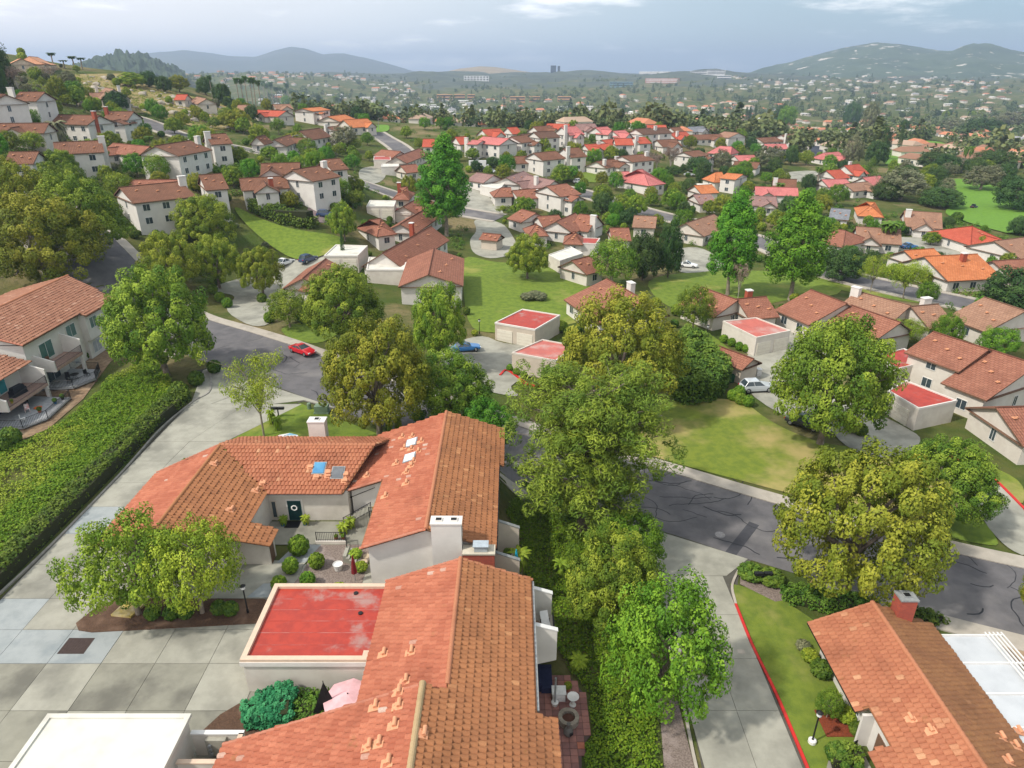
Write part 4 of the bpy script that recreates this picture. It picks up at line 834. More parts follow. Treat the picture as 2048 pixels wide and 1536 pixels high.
for sd in (11, 12, 13): round_tree('round', sd, 4.9, 4.6, 2.6, 250, .62, 200, .105, lf_round, tip=.8)
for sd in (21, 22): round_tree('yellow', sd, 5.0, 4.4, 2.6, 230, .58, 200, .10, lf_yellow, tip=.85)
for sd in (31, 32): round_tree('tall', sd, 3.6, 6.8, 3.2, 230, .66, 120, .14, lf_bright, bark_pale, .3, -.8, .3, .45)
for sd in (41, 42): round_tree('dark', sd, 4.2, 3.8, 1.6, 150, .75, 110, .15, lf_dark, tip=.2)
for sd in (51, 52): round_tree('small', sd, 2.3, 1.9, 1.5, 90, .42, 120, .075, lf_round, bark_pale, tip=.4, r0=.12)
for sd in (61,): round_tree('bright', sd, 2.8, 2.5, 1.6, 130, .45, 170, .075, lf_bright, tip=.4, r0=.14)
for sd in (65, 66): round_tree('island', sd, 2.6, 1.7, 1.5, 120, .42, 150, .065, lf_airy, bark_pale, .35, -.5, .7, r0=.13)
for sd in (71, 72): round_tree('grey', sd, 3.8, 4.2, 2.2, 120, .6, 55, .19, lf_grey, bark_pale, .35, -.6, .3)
def airy_tree(kind, seed, cmat, Rx, Rz, h0, nb, nl, ls, tmat=bark_pale, r0=.13):
    rng = np.random.default_rng(seed); mb = MB(); mb.tube((0, 0, -.3), (0, .05, h0), r0, r0*.8, 8); C = []
    for i in range(nb):
        a = 2*math.pi*i/nb+rng.normal()*.3; e = .25+.75*rng.random(); L = Rx*(.6+.45*rng.random())
        m = Vector((math.cos(a)*L*.45, math.sin(a)*L*.45, h0+Rz*e*.75)); t = Vector((math.cos(a)*L, math.sin(a)*L, h0+Rz*e*1.05))
        mb.tube((0, .05, h0*(.75+.25*rng.random())), m, r0*.5, r0*.32, 5); mb.tube(m, t, r0*.32, r0*.1, 5)
        for j in range(6):
            q = m.lerp(t, rng.random()*1.1)+Vector(rng.normal(size=3)*[.8, .8, .25]); mb.tube(m.lerp(t, .3), q, r0*.14, r0*.05, 4); C.append(q)
    C = np.array([list(q) for q in C]); C = np.concatenate([C, C+rng.normal(size=C.shape)*[.55, .55, .2]])
    cr = leaves(C, np.full(len(C), .55), nl, ls, rng, None, .9, .5, .6); cr[0][:, 2] = cr[0][:, 2]; proto(kind, seed, mb, cr, tmat, cmat)
airy_tree('airy', 81, lf_airy, 3.2, 4.0, 2.4, 13, 60, .085); airy_tree('airy', 82, lf_airy, 2.9, 3.3, 2.0, 17, 90, .08)
airy_tree('bare', 85, lf_pink, 3.2, 6.5, 2.4, 14, 26, .15, plain('bark_white', (.45, .40, .35), (.32, .28, .25), 3, .9, coord='obj'))
def pine(seed):
    rng = np.random.default_rng(seed); mb = MB(); H = 15.; mb.tube((0, 0, -.4), (.3, 0, 6), .55, .42, 10); mb.tube((.3, 0, 6), (0, .3, H*.93), .42, .12, 8); C = []; Rd = []
    for i in range(64):
        z = 3.2+(H-3.6)*(i/64.)**.9; a = i*2.4+rng.normal()*.4; mx = 6.6*(1-((z-6)/(H-4.6))**2*.62) if z > 6 else 4.4+z*.36; L = mx*(.55+.45*rng.random())
        p0 = Vector((.2, .1, z-.9)); t = Vector((math.cos(a)*L, math.sin(a)*L, z+rng.normal()*.5+.4)); m = p0.lerp(t, .55)+Vector((0, 0, -.3)); mb.tube(p0, m, .13, .08, 6); mb.tube(m, t, .08, .03, 5)
        for j in range(9):
            f = .35+.7*rng.random(); q = p0.lerp(t, f)+Vector(rng.normal(size=3)*[.95, .95, .45]); C.append(list(q)); Rd.append(.5+.35*rng.random())
            if j < 4: mb.tube(m, q, .03, .012, 4)
    C = np.array(C); cr = leaves(C, np.array(Rd), 130, .17, rng, None, .7, .24, .6); proto('pine', seed, mb, cr, bark, lf_pine)
pine(91)
def cypress(seed, H, Rb, cmat, kind):
    rng = np.random.default_rng(seed); n = 110; z = rng.random(n)*H; rr = Rb*np.clip(1.15*(1-(z/H)**1.8), .05, 1)*np.clip(z/H*9+.35, 0, 1); a = rng.random(n)*6.28
    C = np.stack([np.cos(a)*rr, np.sin(a)*rr, z+.3], 1); mb = MB(); mb.tube((0, 0, -.3), (0, 0, H*.8), .14, .05, 7); proto(kind, seed, mb, leaves(C, np.full(n, Rb*.5+.12), 46, .15, rng, None, 1.2, .35, .2), bark, cmat)
cypress(95, 9., .85, lf_dark, 'cypress'); cypress(96, 6, 2.3, lf_hedge, 'cone')
def palm(seed, H, nf, L, kind, cmat, tr=.24):
    rng = np.random.default_rng(seed); mb = MB(); p = Vector((0, 0, -.3)); k = 9
    for i in range(k): q = Vector((.03*i*i*.12, 0, H*(i+1)/k)); mb.tube(p, q, tr*(1.25-.3*i/k), tr*(1.2-.3*(i+1)/k), 8, 0, i in (0, k-1)); p = q
    V, Fc, Cl = [], [], []
    for i in range(nf):
        a = i*2.4+rng.normal()*.2; e = 1.25-1.9*(i/nf)+rng.normal()*.1; prev = None
        for s in range(7):
            t = s/6; r = L*t; ang = e-1.3*t*t; c = np.array([math.cos(a)*r*math.cos(ang*.6), math.sin(a)*r*math.cos(ang*.6), H+L*(math.sin(e)*t-.75*t*t)])+[p.x, 0, 0]
            w = L*.17*(math.sin(math.pi*(.12+.86*t)))+.02; sd = np.array([-math.sin(a), math.cos(a), 0])*w
            row = [c-sd+[0, 0, -w*.5], c, c+sd+[0, 0, -w*.5]]
            if prev is not None:
                for u_, v_ in ((0, 1), (1, 2)):
                    b = len(V); V += [prev[u_], prev[v_], row[v_], row[u_]]; Fc.append([b, b+1, b+2, b+3]); Cl.append([.2+.6*rng.random(), .3*rng.random(), 0, 1])
            prev = row
    proto(kind, seed, mb, (np.array(V), np.array(Fc), np.array(Cl)), bark_pale, cmat)
palm(101, 13, 60, 2.1, 'fanpalm', lf_dark, .22); palm(102, 3.6, 70, 3.6, 'datepalm', lf_grey, .4); palm(103, 1.0, 34, 1.2, 'yucca', lf_airy, .10); palm(104, 7.5, 50, 2.2, 'kingpalm', lf_hedge, .3)
def ball(kind, seed, r, cmat, n=60, sq=.92, ls=.085, nl=70):
    rng = np.random.default_rng(seed); d = fib(n, rng, .05); C = d*r*.86; C[:, 2] = C[:, 2]*sq+r*.86; mb = MB(); mb.tube((0, 0, -.1), (0, 0, r*.9), .06, .04, 6)
    proto(kind, seed, mb, leaves(C, np.full(n, r*.24), nl, ls, rng, d, .3, .6, .3), bark, cmat)
ball('ball', 111, .75, lf_clip); ball('balld', 112, .65, lf_hedge); ball('shrub', 113, 1.0, lf_hedge, 50, .8, .12, 60); ball('shruby', 114, 1.0, lf_airy, 50, .75, .12, 55); ball('shrubg', 115, 1.0, lf_grey, 46, .7, .12, 50)
KN = {'round': 'round_tree', 'yellow': 'round_tree', 'tall': 'tall_tree', 'dark': 'evergreen_tree', 'small': 'small_tree', 'island': 'feathery_tree', 'bright': 'small_tree', 'grey': 'eucalyptus_tree', 'airy': 'feathery_tree', 'bare': 'bare_tree', 'pine': 'pine_tree', 'cypress': 'cypress_tree', 'cone': 'conifer_shrub', 'fanpalm': 'fan_palm', 'datepalm': 'date_palm', 'yucca': 'yucca_plant', 'kingpalm': 'palm_tree', 'ball': 'clipped_shrub', 'balld': 'clipped_shrub', 'shrub': 'shrub', 'shruby': 'shrub', 'shrubg': 'shrub'}
SHRUB = {'ball', 'balld', 'shrub', 'shruby', 'shrubg', 'cone', 'yucca'}
_pc = [0]
PH = {}
for k_, l_ in PROTO.items():
    PH[k_] = [(max(v.co.z for v in cm.vertices), max(abs(v.co.x) for v in cm.vertices)) for tm, cm in l_]
def plant(kind, loc, label, group=None, h=None, w=None, s=1.0, seed=None, rz=None, cat=None):
    """copy a plant; h, w are its real height and width"""
    i = (_pc[0] if seed is None else seed) % len(PROTO[kind]); _pc[0] += 1; tm, cm = PROTO[kind][i]; H, Wd = PH[kind][i]
    sz = h/H if h else s; sx = w/(2*Wd) if w else sz
    o = thing(KN[kind], label, cat or ('shrub' if kind in SHRUB else ('palm' if 'palm' in kind else 'tree')), loc, (_pc[0]*2.399) % 6.283 if rz is None else rz, group); o.scale = (sx, sx, sz)
    link('trunk', tm, o); link('crown' if kind not in SHRUB else 'foliage', cm, o); return o
def tree_px(kind, bx, by, top, wpx, label, group=None, seed=None, dz=0, cat=None):
    """base pixel, pixel row of the top, width in pixels"""
    b = at(bx, by); dep = b.y*CP-(b.z-CAMZ)*SP
    # height: intersect the top row with the vertical plane through the base
    d = ray(bx, top); z = CAMZ+d.z/d.y*b.y; h = max(.3, z-b.z)*(1 if kind != 'fanpalm' else 1)
    return plant(kind, (b.x, b.y, b.z+dz), label, group, h, wpx/FPX*dep*.97, seed=seed, cat=cat)
# ================================================================ big trees one can tell apart
T = tree_px
T('round', 335, 752, 528, 222, 'broad dense round tree between the ivy bank and the street', seed=0)
T('yellow', 105, 590, 378, 250, 'wide yellow green tree behind the two storey cream house', seed=0)
T('round', 180, 520, 335, 190, 'darker round tree behind the wide yellow green tree', seed=1)
T('yellow', 40, 470, 312, 170, 'yellowish tree at the foot of the hillside houses', seed=1)
T('yellow', 355, 590, 455, 130, 'yellow green street tree at the concrete court corner', seed=1)
T('round', 420, 500, 385, 130, 'round tree beside the brown roofed hillside house', seed=2)
T('yellow', 440, 577, 465, 110, 'golden street tree with bare trunk in a kerbed island', seed=0)
T('yellow', 528, 596, 488, 100, 'small golden tree in the concrete court', seed=1)
T('round', 690, 690, 520, 180, 'dark round tree in front of the flat white garage roofs', seed=1)
T('small', 580, 655, 578, 92, 'small tree with white trunk on the corner lawn', seed=0)
T('yellow', 760, 868, 632, 250, 'large speckled tree overhanging the street beside the gabled house', seed=1)
T('round', 880, 735, 560, 125, 'upright green tree beside the blue car', seed=2)
T('round', 900, 850, 700, 190, 'bushy tree leaning over the gabled roof', seed=0)
T('bright', 975, 900, 800, 130, 'bright green tree beside the gabled roof ridge', seed=0)
T('airy', 528, 872, 698, 155, 'feathery slim tree on the lawn behind the courtyard house', seed=0)
T('island', 278, 1230, 1030, 250, 'feathery spreading tree over the pale utility pad', seed=0)
T('island', 405, 1228, 1040, 205, 'clumpy small tree in the island bed beside the lamp post', seed=1)
pine_o = T('pine', 1165, 1062, 728, 440, 'great spreading pine beside the gabled house')
T('yellow', 1235, 830, 578, 275, 'tall yellow green tree beyond the pine', seed=0)
T('round', 1640, 888, 632, 255, 'dense round tree on the dry lawn', seed=2)
T('yellow', 1690, 1188, 890, 365, 'huge pale tipped tree with forked trunk at the street edge', seed=1)
T('round', 1865, 1045, 870, 225, 'loose green tree by the curved far drive', seed=1)
T('round', 1222, 1250, 1065, 215, 'light green tree on the ivy slope next to the pine', seed=0)
T('bright', 1320, 1420, 1175, 275, 'lush bright green tree by the lower driveway', seed=0)
T('bright', 1255, 1140, 1030, 170, 'leafy bush tree between the pine and the drive mouth', seed=0)
T('yellow', 2065, 1255, 1100, 95, 'yellow green street tree beyond the patio cover', seed=0)
T('tall', 893, 472, 262, 126, 'very tall dark green tree rising over the tiled roofs', seed=0)
T('tall', 1455, 590, 372, 120, 'tall loose tree with pale trunk on the upper lawn', seed=1)
T('tall', 1580, 600, 375, 145, 'tall bright tree with pale trunk beside the brick chimney', seed=0)
T('round', 1055, 557, 465, 92, 'neat round tree alone on the sloping lawn', seed=0)
T('small', 1225, 575, 470, 105, 'fine leaved round tree beside the tiled garden house', seed=1)
T('dark', 1335, 555, 435, 62, 'dark narrow evergreen beside the white car', seed=0)
T('dark', 1285, 560, 460, 72, 'dark evergreen next to the fine leaved round tree', seed=1)
T('dark', 1680, 560, 488, 100, 'dark spreading tree on the roadside strip', seed=0)
T('small', 1385, 668, 568, 80, 'small light tree by the tiled entrance wall', seed=0)
T('airy', 1740, 585, 505, 70, 'slim feathery tree beside the far lane', seed=0); T('airy', 1805, 598, 520, 85, 'wide feathery tree beside the far lane', seed=1)
T('dark', 2030, 620, 535, 150, 'dark rounded pine at the edge of the far lane', seed=1)
T('bright', 1850, 610, 562, 48, 'little bright tree beside the far lane')
T('small', 1690, 700, 640, 70, 'young street tree behind the dense round lawn tree', seed=0); T('bright', 1885, 700, 625, 70, 'leafy garden tree between the far roofs')
T('bright', 1990, 715, 655, 90, 'bright garden tree beside the red roof patch'); T('airy', 1810, 690, 640, 80, 'pale garden tree by the white terrace roof', seed=1)
T('round', 690, 482, 398, 60, 'leafy tree rising behind the cypress pole', seed=1); T('cypress', 688, 525, 460, 12, 'thin dark cypress pole in front of the white garage')
T('bare', 1475, 600, 520, 50, 'half bare tree beside the tall bright tree')
T('dark', 400, 262, 225, 42, 'rounded dark shrub tree beside the rocky slope') if False else None
def hedge(name, poly, z0, h, mat, label, dens=60, ls=.10, cat='hedge', step=.45, group=None, shape=None):
    """a clipped or loose hedge over a ground polygon: leaf faces over its top and sides"""
    rng = np.random.default_rng(int(abs(poly[0][0]*13+poly[0][1]*7))); xs = [p[0] for p in poly]; ys = [p[1] for p in poly]; C = []
    X, Y = np.meshgrid(np.arange(min(xs), max(xs)+step, step), np.arange(min(ys), max(ys)+step, step))
    for x, y in zip(X.ravel(), Y.ravel()):
        if not inpoly(x, y, poly): continue
        e = min(abs((x-a[0])*(b[1]-a[1])-(y-a[1])*(b[0]-a[0]))/max(.01, math.hypot(b[0]-a[0], b[1]-a[1])) for a, b in zip(poly, poly[1:]+poly[:1]))
        hh = h*(.78+.22*noise.noise((x*.5, y*.5, 3)))*(.8+.2*min(1, e/.6)); zz = hh
        if e < step*1.3:
            while zz > .15: C.append((x, y, zz)); zz -= step
        else: C.append((x, y, zz))
    C = np.array(C)+rng.normal(size=(len(C), 3))*.07; g = ground_arr(C[:, 0], C[:, 1]) if z0 is None else z0; C[:, 2] += g
    c0 = Vector((sum(xs)/len(xs), sum(ys)/len(ys), float(np.mean(g)))); V, Fc, cl = leaves(C-np.array(c0), np.full(len(C), step*.75), dens, ls, rng, None, .6, .6, .3)
    root = thing(name, label, cat, c0, 0, group); link('foliage', mesh_np('foliage', V, Fc, mat, False, cl), root)
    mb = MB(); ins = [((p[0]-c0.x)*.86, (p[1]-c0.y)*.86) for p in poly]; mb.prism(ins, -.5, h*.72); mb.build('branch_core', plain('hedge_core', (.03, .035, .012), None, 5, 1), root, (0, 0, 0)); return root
def px_hedge(name, pxl, h, mat, label, dens=45, ls=.13, step=.6, cat='hedge', group=None): return hedge(name, [tuple(q) for q in px_xy(pxl)], None, h, mat, label, dens, ls, cat, step, group)
hedge('hedge', [(-42.6, 36), (-41.0, 36), (-41.0, 60), (-41.3, 71), (-40.6, 78), (-43.3, 79), (-43.5, 60)], None, 1.7, lf_hedge, 'long dark hedge along the driveway kerb below the ivy bank', 42, .13, step=.5)
def ground_cover(name, poly, mat, label, n, ls, h, seed, gap=(-9, 9)):
    rng = np.random.default_rng(seed); xs = [p[0] for p in poly]; ys = [p[1] for p in poly]; q = np.stack([rng.uniform(min(xs), max(xs), n), rng.uniform(min(ys), max(ys), n)], 1)
    q = np.array([p for p in q if inpoly(p[0], p[1], poly)]); hz = np.array([.5+.5*noise.noise((p[0]*.45, p[1]*.45, seed)) for p in q])*h+.05
    keep = np.array([gap[0] < noise.fractal(Vector((p[0]*.09, p[1]*.09, 4.2)), 1, 2, 3)+rng.normal()*.06 < gap[1] for p in q]); q = q[keep]; hz = hz[keep]
    C = np.stack([q[:, 0], q[:, 1], ground_arr(q[:, 0], q[:, 1])+hz], 1); V, Fc, cl = leaves(C, np.full(len(C), .22), 5, ls, rng, None, 1.1, .7, .5)
    o = link(name, mesh_np(name, V, Fc, mat, False, cl)); tag(o, label, None, None, 'stuff')
IVY = [(-43.6, 40), (-43.6, 60), (-43.3, 78), (-46, 84), (-52, 90), (-57, 98), (-56, 90), (-53.5, 80), (-53, 71), (-56, 62), (-66, 60), (-66, 40)]
ground_cover('ivy', IVY, lf_ivy, 'bright green ivy bank below the balconies', 38000, .10, .6, 1, (-9, .22)); ground_cover('ivy', IVY, lf_ivyy, 'yellowish ivy patches on the bank', 26000, .10, .62, 2, (.05, .5))
IVY2 = [(1.4, 63), (4, 62.4), (10, 55), (11.5, 46), (11, 35), (10, 34), (8.6, 24), (4.6, 22), (4.5, 27), (4.9, 30.8), (5.5, 31.4), (5.5, 35.2), (4.3, 37), (3.2, 40), (1.2, 41), (1.2, 50), (-.6, 55)]
ground_cover('ivy', IVY2, lf_ivy, 'ivy covered slope between the houses and the lower drive', 20000, .085, .45, 3)
# shrubs near
def B_(kind, x, y, z, w, label, group=None, h=None): return plant(kind, (x, y, z), label, group, h or w*.95, w)
for px, py, w, lb in ((600, 1108, 1.9, 'largest clipped ball shrub in front of the courtyard railing'), (583, 1145, 1.45, 'clipped ball shrub beside the pale walk slab'), (635, 1135, 1.45, 'clipped ball shrub in the middle of the gravel bed')): q = at(px, py); B_('ball', q.x, q.y, .1, w, lb)
for px, py in ((560, 1180), (617, 1172)): q = at(px, py); B_('ball', q.x, q.y, .1, 1.35, 'clipped ball shrub half hidden behind the red garage roof', 'ball shrubs behind the red garage roof')
for px, py in ((308, 1238), (345, 1238), (374, 1236), (440, 1228), (464, 1230)): q = at(px, py); B_('balld', q.x, q.y, .12, 1.25, 'dark clipped ball shrub in the mulched island bed', 'ball shrubs in the island bed')
for px, py, w in ((377, 940, 1.5), (360, 950, .9)): q = at(px, py); B_('ball', q.x, q.y, 0, w, 'clipped ball shrub beside the salmon roof edge' if w > 1 else 'tiny clipped shrub beside the salmon roof edge')
hedge('hedge', [(-17.4, 31.0), (-15.6, 32.6), (-14.4, 32.6), (-13.9, 30.2), (-16.6, 29.8)], 0, 1.7, lf_blue, 'blue green juniper block beside the garage wall', 95, .11, step=.34)
hedge('hedge', [(-13.8, 32.6), (-11.4, 32.6), (-10.6, 29.6), (-13.8, 29.9)], 0, 1.1, lf_hedge, 'low dark hedge between juniper block and black screen', 60, .09, step=.4)
px_hedge('hedge', [(1555, 1190), (1580, 1178), (1690, 1195), (1755, 1215), (1750, 1232), (1650, 1228), (1575, 1208)], 1.0, lf_hedge, 'low spreading juniper under the forked street tree', 60, .10, .42)
px_hedge('hedge', [(1800, 1225), (1850, 1228), (1890, 1245), (1870, 1262), (1815, 1240)], .8, lf_hedge, 'juniper strip behind the brick chimney of the low house', 60, .1, .42)
px_hedge('hedge', [(1650, 1500), (1710, 1500), (1730, 1536), (1660, 1545)], 1.2, lf_hedge, 'square clipped hedge at the low house entrance', 70, .1, .4)
px_hedge('hedge', [(1365, 690), (1395, 700), (1455, 765), (1440, 795), (1395, 815), (1345, 805), (1330, 740)], 4.6, lf_hedge, 'tall dark conifer mass between the pine and the parked silver car', 60, .2, .8)
px_hedge('hedge', [(497, 410), (545, 420), (590, 440), (640, 455), (625, 462), (560, 450), (500, 425)], 3.0, lf_hedge, 'long dark juniper bank above the curved lawn', 60, .24, .95)
for px, py, w in ((1500, 1155, 2.0), (1540, 1165, 2.0)): q = at(px, py); B_('shrub', q.x, q.y, q.z, w*1.2, 'rounded shrub beside the twin mailbox post', 'shrubs at the mailbox', 1.3)
for px, py, w, h, k in ((1640, 1350, 1.7, 1.3, 'shrub'), (1618, 1320, 1.4, 1.0, 'shruby'), (1690, 1440, 1.5, 1.1, 'shruby'), (1715, 1468, 1.3, .9, 'shrub'), (1605, 1300, 1.2, .9, 'shrubg')): q = at(px, py); B_(k, q.x, q.y, q.z, w, 'loose shrub along the wall of the low house', 'shrubs along the low house wall', h)
for px, py in ((1155, 1340), (1125, 1140)): q = at(px, py); plant('yucca', (q.x, q.y, q.z), 'spiky lily clump on the ivy slope', 'lily clumps', 1.1, 2.0)
for px, py in ((555, 860), (545, 848), (780, 865), (795, 862)): q = at(px, py); plant('yucca', (q.x, q.y, q.z), 'yucca tuft on the lawn behind the courtyard house' if px < 700 else 'yucca tuft under the speckled tree', 'yucca tufts', 1.8, 1.5)
for px, py in ((690, 1068), (700, 1055)): q = at(px, py); plant('yucca', (q.x, q.y, .1), 'green fern under the outdoor stair', 'ferns under the stair', 1.0, 1.5)
for px, py, w in ((512, 725, 1), (360, 795, 2.4), (395, 770, 2.2), (430, 745, 2.0), (350, 800, 1.8)): q = at(px, py); B_('shrub', q.x, q.y, q.z, w, 'low shrub under the broad dense round tree', 'shrubs under the round tree')
for px, py, w in ((110, 745, 1.6), (172, 718, 1.5), (25, 890, 2.4), (5, 905, 2.0)): q = at(px, py); B_('balld', q.x, q.y, q.z, w, 'dark shrub on the soil bank below the balconies', 'shrubs on the soil bank')
for px, py, k in ((427, 587, 'ball'), (441, 603, 'ball'), (456, 615, 'ball'), (433, 570, 'balld'), (540, 645, 'ball'), (525, 605, 'balld')): q = at(px, py); B_(k, q.x, q.y, q.z, 2.0, 'clipped ball shrub at the edge of the concrete court', 'ball shrubs round the concrete court')
px_hedge('hedge', [(590, 640), (640, 632), (645, 640), (600, 650)], 1.6, lf_hedge, 'dark box hedge in front of the low tiled house', 50, .15, .6)
for px, py in ((1020, 742), (1033, 750), (1048, 757)): q = at(px, py); B_('ball', q.x, q.y, q.z, 1.2, 'clipped shrub in the red kerbed bed', 'shrubs in the red kerbed bed')
for px, py in ((1465, 800), (1480, 808), (1495, 812), (1478, 792)): q = at(px, py); B_('ball', q.x, q.y, q.z, 1.7, 'rounded shrub in the corner bed near the silver car', 'shrubs near the silver car')
for px, py in ((1447, 685), (1463, 692), (1478, 700), (1492, 704)): q = at(px, py); B_('ball', q.x, q.y, q.z, 1.5, 'clipped shrub along the wall of the faded red garage', 'shrubs along the faded red garage')
for px, py in ((1905, 905), (1930, 925), (1955, 930), (1720, 870), (1700, 862)): q = at(px, py); B_('balld', q.x, q.y, q.z, 1.7, 'clipped shrub beside the far house front', 'shrubs at the far house front')
for px, py, w in ((1055, 600, 3), (1080, 600, 3), (1070, 596, 3)): q = at(px, py); B_('shrubg', q.x, q.y, q.z, w, 'grey green shrub in the round bed on the sloping lawn', 'shrubs in the lawn bed', 1.5)
for px, py in ((1095, 770), (1082, 740)): q = at(px, py); plant('bright' if px > 1090 else 'bare', (q.x, q.y, q.z), 'small purple leaved tree beside the faded pink roof' if px < 1090 else 'leafy sapling below the faded pink roof', None, 3, 2)
# ================================================================ houses further off, built from gabled wings
RF = {'brown': roofmat('roof_brown', (.185, .085, .052), (.225, .105, .062)), 'dark': roofmat('roof_dark', (.125, .066, .045), (.16, .085, .055)), 'rose': roofmat('roof_rose', (.275, .112, .072), (.335, .146, .094)), 'tan': roofmat('roof_tan', (.30, .165, .108), (.36, .205, .135)),
      'red': roofmat('roof_red', (.44, .085, .05), (.50, .115, .065)), 'pink': roofmat('roof_pink', (.52, .16, .15), (.58, .20, .18)), 'orange': roofmat('roof_orange', (.52, .17, .065), (.60, .22, .09)), 'mauve': roofmat('roof_mauve', (.27, .16, .145), (.32, .195, .17)), 'grey': roofmat('roof_grey', (.20, .21, .23), (.26, .27, .29)), 'peach': roofmat('roof_peach', (.62, .30, .17), (.68, .36, .22))}
gdoor = plain('garage_door', (.68, .64, .54), (.62, .58, .49), 2, .7)
LOW = {}
def px_line(h, a, b):
    m = at((a[0]+b[0])/2, (a[1]+b[1])/2, h); z0 = m.z-h
    A_, B_2 = P(a[0], a[1], m.z).xy, P(b[0], b[1], m.z).xy; return A_, B_2, z0
def gable_wing(root, A_, B_2, z0, wl, wr, he, hr, rm, wm, hip=(0, 0), over=.45, nst=1, wins=True, doors=0):
    d = B_2-A_; L = d.length; mid = (A_+B_2)/2; L = min(max(L, 5), 30); u = d.normalized(); A_, B_2 = mid-u*L/2, mid+u*L/2; n = Vector((-u.y, u.x)); ez = z0+he; rz = z0+hr
    ha, hb = hip; R0, R1 = A_+u*ha, B_2-u*hb
    q = lambda p, z: Vector((p.x, p.y, z))
    eL0, eL1, eR0, eR1 = q(A_+n*wl, ez), q(B_2+n*wl, ez), q(A_-n*wr, ez), q(B_2-n*wr, ez); r0, r1 = q(R0, rz), q(R1, rz)
    mb = MB(); th = Vector((0, 0, .2)); slL = math.hypot(wl, hr-he); slR = math.hypot(wr, hr-he)
    mb.poly([r0, r1, eR1, eR0][::-1] if False else [eR0, eR1, r1, r0], 0, [(0, slR), (L, slR), (L-hb, 0), (ha, 0)]); mb.poly([eL1, eL0, r0, r1], 0, [(L, slL), (0, slL), (ha, 0), (L-hb, 0)])
    if ha: mb.poly([eL0, eR0, r0], 0, [(0, slL), (wl+wr, slL), (wl, 0)])
    if hb: mb.poly([eR1, eL1, r1], 0, [(0, slL), (wl+wr, slL), (wr, 0)])
    for a, b in ((eR0, eR1), (eL1, eL0)): mb.poly([a-th, b-th, b, a], 1)
    for a, b, r, hp in ((eL0, eR0, r0, ha), (eR1, eL1, r1, hb)):
        if hp: mb.poly([a-th, b-th, b, a], 1)
        else: mb.poly([a-th, r-th, r, a], 1); mb.poly([r-th, b-th, b, r], 1)
    mb.poly([eR0-th, eL0-th, eL1-th, eR1-th], 1); roof = mb.build('roof', [rm, fascia], root)
    mb = MB(); mb.tube(r0+Vector((0, 0, .02)), r1+Vector((0, 0, .02)), .13, .13, 6)
    if ha: mb.tube(r0, eL0, .1, .1, 5); mb.tube(r0, eR0, .1, .1, 5)
    if hb: mb.tube(r1, eL1, .1, .1, 5); mb.tube(r1, eR1, .1, .1, 5)
    mb.build('ridge_cap', rm, root)
    o = over; c = [A_+u*o-n*(wr-o), B_2-u*o-n*(wr-o), B_2-u*o+n*(wl-o), A_+u*o+n*(wl-o)]; sl_l, sl_r = (hr-he)/wl, (hr-he)/wr
    mb = MB(); zt = ez-.08; lo = [q(p, z0-2.5) for p in c]; hi = [q(p, zt+o*(sl_r if i < 2 else sl_l)-.1) for i, p in enumerate(c)]
    for i in range(4): j = (i+1) % 4; mb.poly([lo[i], lo[j], hi[j], hi[i]])
    if not ha: mb.poly([hi[3], hi[0], q(A_+u*o, rz-.22)])
    if not hb: mb.poly([hi[1], hi[2], q(B_2-u*o, rz-.22)])
    mb.build('wall', wm, root); OCC.append((Poly(c), 'house'))
    if wins:
        cam2 = Vector((0, 0))
        sides = [(A_+u*o-n*(wr-o), u, -n, L-2*o), (B_2-u*o+n*(wl-o), -u, n, L-2*o), (A_+u*o+n*(wl-o), -n, -u, wl+wr-2*o), (B_2-u*o-n*(wr-o), n, u, wl+wr-2*o)]
        for si, (p0, dr, nr, ln) in enumerate(sides):
            if (cam2-(p0+dr*ln/2)).dot(nr) <= 0: continue
            if si >= 2 and ln > 4: k = 1
            else: k = max(1, int(ln/3.6))
            for s in range(nst):
                for i in range(k):
                    w, h = (1.3, 1.25) if si < 2 else (.8, 1.4)
                    if doors and si < 2 and s == 0 and i < doors:
                        g = p0+dr*(1.8+i*3.2); mb = MB(); mb.rbox(g+nr*.02, dr, 2.6, .1, z0, z0+2.15); mb.build('garage_door', gdoor, root); continue
                    g = p0+dr*(ln*(i+.5)/k)+nr*.02; window(root, (g.x, g.y, z0+1.5+s*2.65), nr, w, h, glass, white_p)
    return roof, r0, r1, u, n
